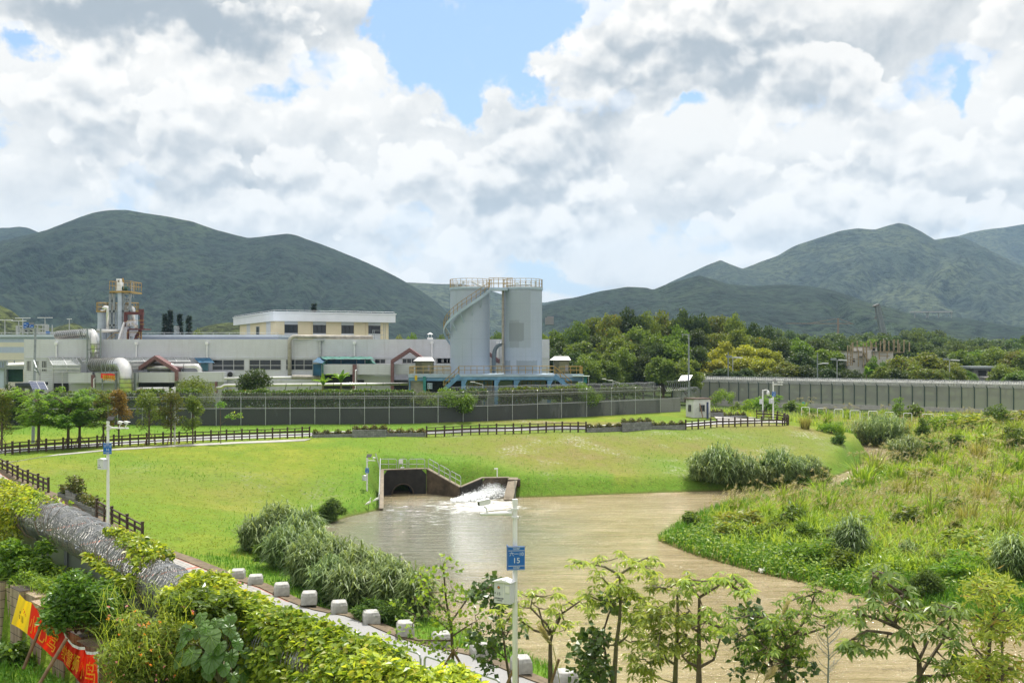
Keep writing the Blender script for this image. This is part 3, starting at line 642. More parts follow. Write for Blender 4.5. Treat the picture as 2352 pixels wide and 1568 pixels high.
def paving_mats():
 m, t, o = newmat('asphalt_and_brick_path'); p = pos(t); x, y, z = t.sep(p)
 c = t.mix(t.noise(p, 14.0, 4, 0.7), (0.20, 0.20, 0.205), (0.36, 0.36, 0.36)); c = t.mix(t.ss(t.noise(p, 0.6, 4), 0.4, 0.7, 0, .4), c, (0.24, 0.235, 0.23))
 br = t.n('ShaderNodeTexBrick'); q = t.n('ShaderNodeVectorRotate', rotation_type='Z_AXIS'); t.put(q.inputs['Vector'], p); q.inputs['Angle'].default_value = R(45); t.put(br.inputs['Vector'], q.outputs[0])
 br.inputs['Scale'].default_value = 1.0; br.inputs['Brick Width'].default_value = 0.5; br.inputs['Row Height'].default_value = 0.25; br.inputs['Mortar Size'].default_value = 0.02
 t.put(br.inputs['Color1'], (0.30, 0.29, 0.28)); t.put(br.inputs['Color2'], (0.38, 0.37, 0.35)); t.put(br.inputs['Mortar'], (0.17, 0.16, 0.13))
 s = t.m('ADD', x, y); red = t.m('GREATER_THAN', s, 39.9)
 cross = t.m('LESS_THAN', t.m('FRACT', t.m('DIVIDE', t.m('SUBTRACT', x, y), 7.0)), 0.07)
 c2 = t.mix(t.m('MAXIMUM', red, cross), br.outputs['Color'], t.mix(t.noise(p, 3.0, 4), (0.28, 0.12, 0.085), (0.40, 0.19, 0.14)))
 c = t.mix(t.m('GREATER_THAN', y, 51.5), c, c2)
 pbsdf(t, o, c, 0.85, 0, bump(t, t.noise(p, 40, 3), 0.4, 0.01), 0.3); M['path'] = m
 M['kerb'] = pm('brown_concrete_kerb', (0.15, 0.115, 0.075), 0.9, var=0.35, scale=3, stain=(0.06, 0.05, 0.04), bmp=0.01)
 m, t, o = newmat('road_asphalt'); p = pos(t)
 pbsdf(t, o, t.mix(t.noise(p, 2.0, 5), (0.13, 0.13, 0.14), (0.19, 0.19, 0.20)), 0.85, 0, None, 0.3); M['road'] = m
 M['paving'] = pm('pale_worn_paving', (0.36, 0.35, 0.33), 0.9, var=0.2, scale=1.0, stain=(0.20, 0.19, 0.16))
 M['line'] = pm('white_road_edge', (0.62, 0.62, 0.62), 0.7, var=0.1)
paving_mats()
Dn = np.concatenate([np.linspace(10, 36, 12), np.linspace(38, 83, 50)])
strip('footpath', [(34.9 - d, d) for d in Dn], [(40.0 - d, d + 0.0) for d in Dn], 'path', 0.05)
strip('kerb', [(40.02 - d, d) for d in Dn], [(41.1 - d, d) for d in Dn], 'kerb', 0.10, 2)
FAR0 = [(-260, 1092), (0, 1066), (100, 1049), (250, 1035), (400, 1026), (550, 1019), (700, 1013)]
fl = sm([G(x, y, 4.3) for x, y in FAR0], 50)
strip('paved_walk', fl, fl + np.array([0.35, 1.9]), 'paving', 0.05)
ROADF = [(-300, 1062), (0, 1042), (100, 1034), (250, 1024), (400, 1015), (541, 1010), (711, 1003), (850, 1001), (978, 999), (1160, 994), (1346, 988), (1460, 984), (1575, 980), (1680, 974), (1760, 971)]
rf = sm([G(x, y, 4.3) for x, y in ROADF], 90)
strip('road', rf, rf + np.array([0.3, 5.0]), 'road', 0.05)
strip('road_edge_line', rf + np.array([0.0, 0.25]), rf + np.array([0.0, 0.95]), 'line', 0.058, 2)
strip('road_far_line', rf + np.array([0.3, 4.5]), rf + np.array([0.3, 5.0]), 'line', 0.058, 2)
fc = MB(); fcp = [G(x, y, 4.3) for x, y in [(1700, 973), (1760, 972), (1800, 971), (1808, 967), (1790, 960), (1745, 956), (1690, 958), (1640, 962), (1650, 970)]]
fc.prism([Vector((p.x, p.y, h1(p.x, p.y) + 0.02)) for p in fcp], (0, 0, 0.10)); struct('forecourt', fc, 'paving')
def hill(name, ridge, D, front, back, mat, seed, rough=0.22, nx=340):
 px = np.linspace(ridge[0][0], ridge[-1][0], nx); py = np.interp(px, [r[0] for r in ridge], [r[1] for r in ridge])
 k = np.array([0.25, 0.5, 0.25]); py2 = py.copy(); py2[1:-1] = np.convolve(py, k, 'valid'); py = py2
 H = np.maximum(0, (HY - py) / F * D + CZ - 4.0); X0 = (px - CX) / F * D
 vs_ = np.concatenate([np.linspace(-1, 0, 80), np.linspace(0, 1, 16)[1:]])
 V = []
 for v in vs_:
  L = front if v < 0 else back; y = D + v * L; a = abs(v)
  f = (1 - a) ** 1.0 * (0.62 + 0.38 * np.cos(a * math.pi / 2))
  x = X0 * (1 + 0.0 * v)
  wq = fbm(x * .7, np.full_like(x, y), D * .15, 3, seed + 4) - .5; spur = -np.clip(1 - np.abs(2 * fbm(x + 3000 + wq * D * .16 + a * D * .05, np.full_like(x, y) * 0.30, D * 0.085, 5, seed) - 1) * 3.2, 0, 1)
  fine = fbm(x + 900, np.full_like(x, y), D * 0.022, 4, seed + 9) - 0.5
  amp = min(1.0, a * 2.2) * (1 - a * a)
  z = 3.0 + H * (f + rough * spur * amp) + fine * H.max() * 0.05 * (0.22 + min(1, a * 4)) * np.clip(H / 20, 0, 1)
  V.append(np.stack([x, np.full_like(x, y), np.where(z < 3.5, 2.0, z)], 1))
 V = np.concatenate(V); i = np.arange((len(vs_) - 1) * nx).reshape(-1, nx)[:, :-1].ravel()
 mb = MB(); mb.arr(V, np.stack([i, i + 1, i + nx + 1, i + nx], 1)); o = struct(name, mb, mat, smooth=True); return o
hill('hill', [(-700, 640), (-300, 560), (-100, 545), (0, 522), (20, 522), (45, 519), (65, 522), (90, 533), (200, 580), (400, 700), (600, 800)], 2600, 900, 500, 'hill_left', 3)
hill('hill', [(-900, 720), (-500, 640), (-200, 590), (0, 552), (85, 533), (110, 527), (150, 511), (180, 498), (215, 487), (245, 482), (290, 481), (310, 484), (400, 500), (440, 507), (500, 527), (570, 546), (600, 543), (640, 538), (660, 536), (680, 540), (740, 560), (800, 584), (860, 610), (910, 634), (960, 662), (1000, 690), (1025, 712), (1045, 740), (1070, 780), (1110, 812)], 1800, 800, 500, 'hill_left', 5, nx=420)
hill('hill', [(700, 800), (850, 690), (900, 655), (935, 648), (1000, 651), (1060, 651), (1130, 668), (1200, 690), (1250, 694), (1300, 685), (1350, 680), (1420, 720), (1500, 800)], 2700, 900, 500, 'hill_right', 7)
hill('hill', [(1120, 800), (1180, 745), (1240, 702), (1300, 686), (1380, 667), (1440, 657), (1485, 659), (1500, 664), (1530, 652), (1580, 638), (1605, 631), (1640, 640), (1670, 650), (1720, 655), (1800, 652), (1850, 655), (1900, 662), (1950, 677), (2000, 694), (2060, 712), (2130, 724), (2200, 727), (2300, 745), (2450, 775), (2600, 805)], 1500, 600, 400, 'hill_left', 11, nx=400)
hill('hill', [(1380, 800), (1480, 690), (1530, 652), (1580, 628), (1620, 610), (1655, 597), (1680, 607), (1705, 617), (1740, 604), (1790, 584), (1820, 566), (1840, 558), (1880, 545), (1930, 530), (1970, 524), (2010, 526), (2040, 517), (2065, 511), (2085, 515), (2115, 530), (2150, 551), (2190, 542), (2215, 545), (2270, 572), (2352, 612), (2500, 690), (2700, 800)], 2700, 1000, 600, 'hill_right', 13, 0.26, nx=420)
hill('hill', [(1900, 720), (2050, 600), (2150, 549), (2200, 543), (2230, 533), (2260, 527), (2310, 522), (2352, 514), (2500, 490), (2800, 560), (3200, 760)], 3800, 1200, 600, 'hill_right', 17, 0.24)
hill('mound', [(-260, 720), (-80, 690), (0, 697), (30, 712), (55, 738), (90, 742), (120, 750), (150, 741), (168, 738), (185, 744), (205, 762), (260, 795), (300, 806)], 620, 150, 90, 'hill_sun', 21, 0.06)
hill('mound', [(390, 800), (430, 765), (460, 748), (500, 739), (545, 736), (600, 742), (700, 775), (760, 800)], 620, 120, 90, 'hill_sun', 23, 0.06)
def haze():
 mb = MB(); mb.box((-4300, -70, -3.2), (4300, 7100, 760))
 m, t, o = newmat('hazy_air'); vol = t.n('ShaderNodeVolumePrincipled'); vol.inputs['Color'].default_value = (0.46, 0.70, 1.0, 1); vol.inputs['Density'].default_value = 0.000088; vol.inputs['Anisotropy'].default_value = 0.2
 t.nt.links.new(vol.outputs[0], o.inputs['Volume']); o_ = obj('haze', mb, m); o_['kind'] = 'stuff'
haze()
# ------------------------------------------------------------------ railings and other shared builders
def rail(mb, pts, h=1.1, mids=(0.5,), r=0.03, step=None, n=5):
 pts = [Vector(p) for p in pts]; up = Vector((0, 0, h))
 mb.tube([p + up for p in pts], r, n)
 for q in mids: mb.tube([p + up * q for p in pts], r * 0.8, n)
 for a, b in zip(pts[:-1], pts[1:]):
  k = max(1, int(round((b - a).length / step))) if step else 1
  for i in range(k): p = a.lerp(b, i / k); mb.tube([p, p + up], r, n)
 mb.tube([pts[-1], pts[-1] + up], r, n)
def ringed_duct(root, name, pts, r, step, mat='duct', n=20):
 mb = MB(); mb.tube(pts, r, n, cap=True); d = obj(name, mb, mat, root, smooth=True)
 for a, b in zip(pts[:-1], pts[1:]):
  a = Vector(a); b = Vector(b); L = (b - a).length
  if L < step * 0.8: continue
  k = int(L / step); u = (b - a).normalized()
  for i in range(1, k + 1): q = a + u * (i - 0.5) * L / k; rb = MB(); rb.tube([q - u * 0.05, q + u * 0.05], r * 1.035, n); obj('band', rb, 'ring' if mat != 'greyduct' else 'greyduct', d)
 return d
def arc(c, a, b, r, n=7):      # quarter bend between unit axes a -> b, starting at c + ... (c is the corner point)
 c = Vector(c); a = Vector(a); b = Vector(b)
 return [c - a * r + (a * math.sin(t) + b * (1 - math.cos(t))) * r for t in [math.pi / 2 * i / n for i in range(n + 1)]]
def window(root, D, q0, q1, bays=1, split=None, depth=0.12, frame='alu', fw=0.09, pane='glass'):
 a = P(q0[0], q0[1], D); b = P(q1[0], q1[1], D); x0, x1 = a.x, b.x; z0, z1_ = b.z, a.z
 f = MB(); y = D - 0.05
 f.box((x0, y, z0), (x0 + fw, D + depth, z1_)); f.box((x1 - fw, y, z0), (x1, D + depth, z1_)); f.box((x0 + fw, y, z0), (x1 - fw, D + depth, z0 + fw)); f.box((x0 + fw, y, z1_ - fw), (x1 - fw, D + depth, z1_))
 for i in range(1, bays): xm = x0 + (x1 - x0) * i / bays; f.box((xm - fw / 2, y + .01, z0 + fw), (xm + fw / 2, D + depth, z1_ - fw))
 if split: zm = z0 + (z1_ - z0) * split; f.box((x0 + fw, y + .02, zm - fw / 2), (x1 - fw, D + depth, zm + fw / 2))
 w_ = obj('window', f, frame, root)
 p = MB(); p.box((x0 + fw * .5, D + 0.02 + depth * 0.2, z0 + fw * .5), (x1 - fw * .5, D + depth * 0.5 + 0.02, z1_ - fw * .5)); obj('pane', p, pane, w_); return w_
# ------------------------------------------------------------------ white tiled factory building
FD = 160.0
def wall_with_holes(mb, D, x0, x1, z0, z1_, holes, th=0.3):
 xs = sorted({x0, x1} | {h[0] for h in holes} | {h[1] for h in holes}); zs = sorted({z0, z1_} | {h[2] for h in holes} | {h[3] for h in holes})
 for a, b in zip(xs[:-1], xs[1:]):
  run = None
  for c, d in zip(zs[:-1], zs[1:]):
   solid = not any(h[0] <= a + 1e-6 and b <= h[1] + 1e-6 and h[2] <= c + 1e-6 and d <= h[3] + 1e-6 for h in holes)
   if solid: run = (run[0], d) if run else (c, d)
   if (not solid or d == zs[-1]) and run: mb.box((a, D, run[0]), (b, D + th, run[1])); run = None
def factory():
 l = P(55, 779, FD); r = P(1262, 779, FD)
 root = thing('factory_building', 'long low factory faced in white tiles with flat roof and maroon gable frames', 'factory', (l.x, FD, 4.6))
 wins = []
 for z, q0, q1, bays, sp in [(z1, (238, 877), (277, 972), 3, None), (z1, (308, 877), (347, 972), 3, None), (z1, (373, 877), (420, 978), 3, None),
       (z1, (1900, 868), (2192, 966), 3, 0.45), (z2, (215, 868), (505, 963), 3, 0.45), (z2, (545, 866), (790, 963), 3, 0.45),
       (z2, (1340, 862), (1440, 906), 2, None), (z2, (1588, 858), (1712, 904), 3, None), (z2, (1890, 858), (2020, 902), 2, None), (z3, (330, 858), (470, 902), 3, None), (z3, (820, 858), (900, 902), 2, None)]:
  wins.append((z(*q0), z(*q1), bays, sp))
 holes = []
 for a, b, _, _ in wins: A = P(a[0], a[1], FD); B = P(b[0], b[1], FD); holes.append((A.x, B.x, B.z, A.z))
 mb = MB(); wall_with_holes(mb, FD, l.x, r.x, 4.5, l.z, holes)
 mb.box((l.x, FD + 0.3, 4.5), (l.x + 0.3, FD + 24, l.z)); mb.box((r.x - 0.3, FD + 0.3, 4.5), (r.x, FD + 24, l.z)); mb.box((l.x + .3, FD + 23.7, 4.5), (r.x - .3, FD + 24, l.z))
 obj('wall', mb, 'tile', root)
 rf = MB(); rf.box((l.x + .3, FD + .3, l.z - 0.7), (r.x - .3, FD + 23.7, l.z - 0.4)); obj('roof', rf, 'conc', root)
 ins = MB(); ins.box((l.x + .5, FD + 3.2, 4.6), (r.x - .5, FD + 3.4, l.z - .8)); obj('inner_wall', ins, 'dark', root)
 for a, b, bays, sp in wins: window(root, FD, a, b, bays, sp)
 ld = MB()       # thin ledge under the upper band
 a = P(*z1(215, 853), FD); ld.box((l.x, FD - 0.10, a.z - 0.06), (r.x, FD - 0.002, a.z + 0.06)); obj('ledge', ld, 'tile', root)
 for z, q0, q1, D in [(z1, (612, 985), (828, 1078), 156.5), (z1, (848, 985), (1236, 1078), 156.5), (z1, (1242, 983), (1568, 1074), 155.5), (z1, (1590, 980), (2010, 1066), 156), (z2, (880, 912), (1144, 1000), 155.5), (z2, (1178, 910), (1500, 1002), 155.5), (z2, (1514, 908), (2300, 1000), 156.5)]:
  b = MB(); b.pbox(z(*q0), z(*q1), D, 1.4); obj('parapet', b, 'tile', root)
 for z, q0, q1, D in [(z1, (480, 985), (2010, 1250), 158.2), (z2, (460, 1050), (870, 1250), 158.0), (z2, (1180, 1004), (1500, 1250), 157.4), (z2, (1514, 1050), (2300, 1250), 158.6)]:
  b = MB(); b.pbox(z(*q0), z(*q1), D, 1.6); obj('lower_wall', b, 'tile', root)
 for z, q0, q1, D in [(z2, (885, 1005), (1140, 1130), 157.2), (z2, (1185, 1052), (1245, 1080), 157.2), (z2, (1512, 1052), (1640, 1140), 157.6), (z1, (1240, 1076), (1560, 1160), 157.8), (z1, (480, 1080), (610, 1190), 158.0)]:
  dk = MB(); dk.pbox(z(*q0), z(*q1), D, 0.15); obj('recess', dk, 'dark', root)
 for z, q0, q1, D in [(z1, (815, 1005), (845, 1120), 156.2), (z1, (1565, 965), (1590, 1060), 155.1), (z2, (1143, 914), (1177, 1150), 155.1), (z2, (1484, 900), (1512, 1150), 155.1), (z1, (1925, 1066), (1942, 1170), 155.8)]:
  b = MB(); b.pbox(z(*q0), z(*q1), D, 0.5); obj('pilaster', b, 'maroon', root)
 for z, lf, ap, rt, wd in [(z1, (1240, 948), (1385, 850), (1580, 972), 30), (z2, (1484, 892), (1652, 782), (1790, 880), 30), (z3, (640, 880), (760, 790), (890, 888), 32)]:
  D = 155.6; g = MB(); k = wd / 3.9013
  for a, b in ((lf, ap), (ap, rt)):
   a = z(*a); b = z(*b); A = P(a[0], a[1], D); B = P(b[0], b[1], D); h = k * D / F
   g.prism([A - Vector((0, 0, h * .6)), B - Vector((0, 0, h * .6)), B + Vector((0, 0, h * .6)), A + Vector((0, 0, h * .6))], (0, 2.2, 0))
  obj('gable_frame', g, 'maroon', root)
 for z, x, y0, y1 in [(z1, 505, 730, 850), (z1, 1222, 730, 848), (z1, 1855, 728, 852), (z2, 1160, 726, 836), (z2, 1855, 722, 850), (z3, 875, 722, 850)]:
  p = MB(); a = P(*z(x, y0), FD - 0.18); b = P(*z(x, y1), FD - 0.18); p.tube([a, b], 0.13, 8); p.box((a.x - .22, FD - .4, a.z - .1), (a.x + .22, FD - .02, a.z + .32)); obj('downpipe', p, 'white', root)
 st = MB(); a = P(*z2(852, 688), FD - .25); b = P(*z2(852, 840), FD - .25); st.beam(a, b, 0.28); st.box((a.x - .5, FD - .5, a.z - .25), (a.x + .6, FD - .02, a.z)); obj('pipe_support', st, 'galv', root)
 for q0, q1 in [((2044, 984), (2082, 1018))]:
  ac = MB(); ac.pbox(z1(*q0), z1(*q1), FD - .75, 0.7); c = P(*z1(2063, 1001), FD - .76)
  ac.cur = 1; ac.tube([c, c + Vector((0, -0.03, 0))], 0.42, 16); one('air_conditioner', ac, ['white', 'rubber'], 'small white air conditioning box below the factory windows', 'air conditioner')
 return root
factory()
def canopies():
 r = thing('glass_canopy', 'short sloping glass canopy on frames left of the large silver ducts', 'canopy', P(130, 830, 156))
 g = MB(); f = MB(); D0, D1 = 159.8, 156.4
 for root, xs, top, bot, xo in [(r, (432, 560, 680), 850, 920, 40)]:
  for a, b in zip(xs[:-1], xs[1:]): g.prism([P(*z1(a, top), D0), P(*z1(b, top), D0), P(*z1(b + xo, bot), D1), P(*z1(a + xo, bot), D1)], (0, 0, 0.03))
  for a in xs: f.beam(P(*z1(a, top), D0), P(*z1(a + xo, bot), D1), 0.14)
  for k in (0, .33, .66, 1): f.beam(P(*z1(xs[0] + xo * k, top + (bot - top) * k), D0 + (D1 - D0) * k), P(*z1(xs[-1] + xo * k, top + (bot - top) * k), D0 + (D1 - D0) * k), 0.10)
  for a in xs: f.beam(P(*z1(a + xo, bot), D1), P(*z1(a + xo, 978), D1), 0.10)
  g.quad(P(*z1(xs[0] + xo, bot), D1), P(*z1(xs[-1] + xo, bot), D1), P(*z1(xs[-1] + xo, 978), D1), P(*z1(xs[0] + xo, 978), D1))
  f.beam(P(*z1(475, 978), D1), P(*z1(720, 978), D1), 0.12); f.beam(P(*z1(325, 948), D1), P(*z1(720, 948), D1), 0.25)
  f.beam(P(*z1(355, 948), D1), P(*z1(355, 1200), D1), 0.2); f.beam(P(*z1(475, 920), D1), P(*z1(475, 1240), D1), 0.16); f.beam(P(*z1(560, 978), D1), P(*z1(560, 1240), D1), 0.14)
 obj('glazing', g, 'glasspane', r); obj('frame', f, 'alu', r)
 r = thing('glass_canopy', 'long sloping glass canopy above the straight silver duct', 'canopy', P(320, 828, 157))
 g = MB(); f = MB(); xs = [715, 860, 970, 1120, 1270, 1420, 1560, 1680]
 for a, b in zip(xs[:-1], xs[1:]): g.prism([P(*z1(a, 850), 159.8), P(*z1(b, 850), 159.8), P(*z1(b + 25, 888), 158), P(*z1(a + 25, 888), 158)], (0, 0, 0.03)); g.quad(P(*z1(a + 25, 888), 158), P(*z1(b + 25, 888), 158), P(*z1(b + 25, 905), 158), P(*z1(a + 25, 905), 158))
 for a in xs: f.beam(P(*z1(a, 850), 159.8), P(*z1(a + 25, 888), 158), 0.12); f.beam(P(*z1(a + 25, 888), 158), P(*z1(a + 25, 905), 158), 0.1)
 f.beam(P(*z1(740, 888), 158), P(*z1(1705, 888), 158), 0.12); f.beam(P(*z1(740, 905), 158), P(*z1(1705, 905), 158), 0.10); f.beam(P(*z1(715, 850), 159.7), P(*z1(1680, 850), 159.7), 0.1)
 obj('glazing', g, 'glasspane', r); obj('frame', f, 'alu', r)
 r = thing('awning', 'small teal metal awning over a doorway in the factory front', 'awning', P(*z1(1830, 880), 158))
 a = MB(); a.prism([P(*z1(1740, 856), 159.8), P(*z1(1880, 856), 159.8), P(*z1(1920, 898), 158), P(*z1(1782, 898), 158)], (0, 0, 0.06)); obj('roof_sheet', a, 'tarp_blue', r)
 a = MB(); a.pbox(z1(1800, 902), z1(1862, 968), 159.6, 0.3); obj('door', a, M_teal_light, r)
 a = MB()
 for x in (1782, 1920): a.beam(P(*z1(x, 898), 158), P(*z1(x - 38, 872), 159.9), 0.07)
 obj('bracket', a, 'alu', r)
M_teal_light = pm('pale_teal_door', (0.11, 0.26, 0.30), 0.5)
canopies()
# ------------------------------------------------------------------ ducts and pipes
def ducts():
 def p(z, x, y, D): return P(*z(x, y), D)
 r = thing('silver_duct', 'thick ringed silver duct lying along the roof edge and bending down the wall', 'duct', p(z1, 850, 870, 158.5))
 D1 = 158.6; a = p(z1, 520, 650, 166); c = p(z1, 851, 628, D1); rr = 0.72
 dirh = (c - a); dirh.normalize(); ringed_duct(r, 'duct', [a] + arc(c, dirh, (0, 0, -1), 1.5) + [p(z1, 851, 872, D1)], rr, 0.62)
 f = MB()
 for x in (783, 902): f.beam(p(z1, x, 592, D1 - .6), p(z1, x, 985, D1 - .6), 0.2)
 for x in (718, 740, 760): f.beam(p(z1, x, 592, 160), p(z1, x, 680, 160), 0.08)
 f.beam(p(z1, 716, 592, 160), p(z1, 903, 592, D1 - .6), 0.08); f.beam(p(z1, 783, 780, D1 - .6), p(z1, 902, 780, D1 - .6), 0.12); f.beam(p(z1, 716, 668, 159.4), p(z1, 790, 668, 159.4), 0.16); obj('support_frame', f, 'greysteel', r)
 r = thing('silver_duct', 'largest ringed silver duct ending in a tall vertical silver stack', 'duct', p(z1, 1130, 1180, 151))
 D2 = 151; c = p(z1, 1132, 908, D2); a = p(z1, 835, 918, 157.2); rr = 1.04; dirh = (c - a).normalized()
 ringed_duct(r, 'duct', [a] + arc(c, dirh, (0, 0, -1), 1.9) + [p(z1, 1134, 1215, D2)], rr, 0.62)
 f = MB()
 for x in (1210, 1040): f.beam(p(z1, x, 985, D2 + 1.3), p(z1, x, 1210, D2 + 1.3), 0.3)
 for x in (908, 945, 985, 1030): f.beam(p(z1, x, 910, D2 - .2), p(z1, x, 990, D2 - .2), 0.07)
 f.beam(p(z1, 906, 910, D2 - .2), p(z1, 1050, 910, D2 - .2), 0.08); f.beam(p(z1, 920, 1060, D2 + 1.2), p(z1, 1040, 1000, D2 + 1.2), 0.2); f.beam(p(z1, 918, 990, D2 + 1.2), p(z1, 918, 1180, D2 + 1.2), 0.2); obj('support_frame', f, 'greysteel', r)
 r = thing('silver_duct', 'straight silver duct running behind the first maroon gable', 'duct', p(z1, 1480, 960, 157.5))
 D3 = 157.4; ringed_duct(r, 'duct', [p(z1, 1180, 934, D3)] + arc(p(z1, 1792, 930, D3), (1, 0, 0), (0, 0, -1), 0.8) + [p(z1, 1792, 985, D3)], 0.46, 2.6)
 f = MB(); c = p(z1, 1440, 930, D3)
 f.tube([c + Vector((-2.2, 0, 0)), c + Vector((-1.8, 0, -.1)), c + Vector((1.4, 0, -.12)), c + Vector((2.2, 0, 0))], [0.47, 0.62, 0.62, 0.47], 16); obj('silencer', f, 'duct', r, smooth=True)
 f = MB()
 for x in (1330, 1520, 1640): f.beam(p(z1, x, 930, D3 + .3), p(z1, x, 985, D3 + .3), 0.3)
 obj('support_frame', f, 'greysteel', r)
 r = thing('silver_duct', 'low silver duct in the recess under the tiled parapet', 'duct', p(z1, 1370, 1160, 155))
 ringed_duct(r, 'duct', [p(z1, 1215, 1160, 155), p(z1, 1232, 1133, 155), p(z1, 1515, 1128, 155)], 0.30, 1.4)
 r = thing('grey_duct', 'weathered grey ringed duct above the factory roof with a vertical drop', 'duct', p(z2, 580, 1010, 159))
 Dg = 159.2; c = p(z2, 579, 664, Dg); e = p(z2, 1325, 669, 162); dh = (c - e).normalized()
 ringed_duct(r, 'duct', [e] + arc(c, dh, (0, 0, -1), 0.8) + [p(z2, 579, 1012, Dg)], 0.30 * 1.05, 0.9, 'greyduct')
 r = thing('pipe', 'long bright steel pipe carried along the factory foot behind the hedge', 'pipe', p(z2, 700, 1100, 152.5))
 Dp = 152.5; pts = [p(z1, 1938, 1122, Dp), p(z1, 1985, 1118, Dp), p(z1, 2010, 1100, Dp), p(z2, 60, 1098, Dp), p(z2, 900, 1091, Dp), p(z2, 1640, 1086, Dp)]
 ringed_duct(r, 'pipe', pts, 0.22, 2.2)
 f = MB()
 for x in (545, 655, 765, 880, 1130, 1310): f.beam(p(z2, x, 1105, Dp), p(z2, x - 6, 1140, Dp + .8), 0.1)
 obj('bracket', f, 'ring', r)
 r = thing('pipe', 'white pipe along the factory wall joining a fatter grey duct', 'pipe', p(z2, 300, 1035, 156))
 ringed_duct(r, 'pipe', [p(z1, 2010, 1038, 156), p(z2, 420, 1030, 156), p(z2, 620, 1028, 156)], 0.18, 5.0, M['white'])
 ringed_duct(r, 'duct', [p(z2, 600, 1025, 156), p(z2, 660, 1026, 156), p(z2, 875, 1030, 156)], 0.33, 0.9, 'greyduct')
 r = thing('pipe', 'slim white standpipe before the maroon pillar', 'pipe', p(z2, 1170, 1145, 154.8))
 f = MB(); f.tube([p(z2, 1170, 1150, 154.8), p(z2, 1170, 968, 154.8), p(z2, 1176, 960, 155.2)], 0.10, 8); obj('pipe', f, 'white', r)
 r = thing('pipe', 'slim white standpipe left of the tall silver stack', 'pipe', p(z1, 842, 1120, 155))
 f = MB(); f.tube([p(z1, 842, 1130, 155), p(z1, 842, 1042, 155), p(z1, 850, 1036, 155.4)], 0.10, 8); obj('pipe', f, 'white', r)
 r = thing('tarpaulin_shelter', 'lean-to shelter of blue and green tarpaulin against the factory', 'shelter', p(z2, 900, 900, 156)); rng = np.random.default_rng(4)
 b = MB(); b.prism([p(z2, 785, 892, 155.2), p(z2, 870, 905, 154.5), p(z2, 915, 862, 158.5), p(z2, 835, 850, 158.5)], (0, 0, 0.05)); b.pbox((z2(787, 906)), z2(866, 1012), 155.2, 0.08); b.pbox(z2(915, 868), z2(1250, 908), 158.8, 0.1)
 obj('blue_sheet', b, 'tarp_blue', r)
 b = MB(); n = 22; V = []
 for j in range(3):
  for i in range(n + 1):
   q = p(z2, 840 + (1300 - 840) * i / n + j * 20, 840 + j * 12 + rng.uniform(-3, 3), 159.2 - j * 1.4); V.append(q)
 fs = [(j * (n + 1) + i, j * (n + 1) + i + 1, (j + 1) * (n + 1) + i + 1, (j + 1) * (n + 1) + i) for j in range(2) for i in range(n)]
 b.add(V, fs); b.prism([p(z2, 868, 905, 154.6), p(z2, 915, 868, 158.4), p(z2, 915, 1035, 158.4), p(z2, 868, 1035, 154.6)], (0.05, 0, 0)); b.prism([p(z2, 1255, 868, 158.8), p(z2, 1320, 868, 158.4), p(z2, 1355, 908, 156.0), p(z2, 1258, 908, 158.8)], (0, 0.05, 0)); obj('green_sheet', b, 'tarp_green', r)
 b = MB()
 for x in (787, 866, 1040, 1180, 1258): b.beam(p(z2, x, 850 if x > 900 else 900, 155 if x < 900 else 158.7), p(z2, x, 1012 if x < 900 else 908, 155 if x < 900 else 158.7), 0.1)
 b.beam(p(z2, 795, 905, 155.1), p(z2, 866, 905, 155.1), 0.1); obj('frame', b, 'greysteel', r)
ducts()
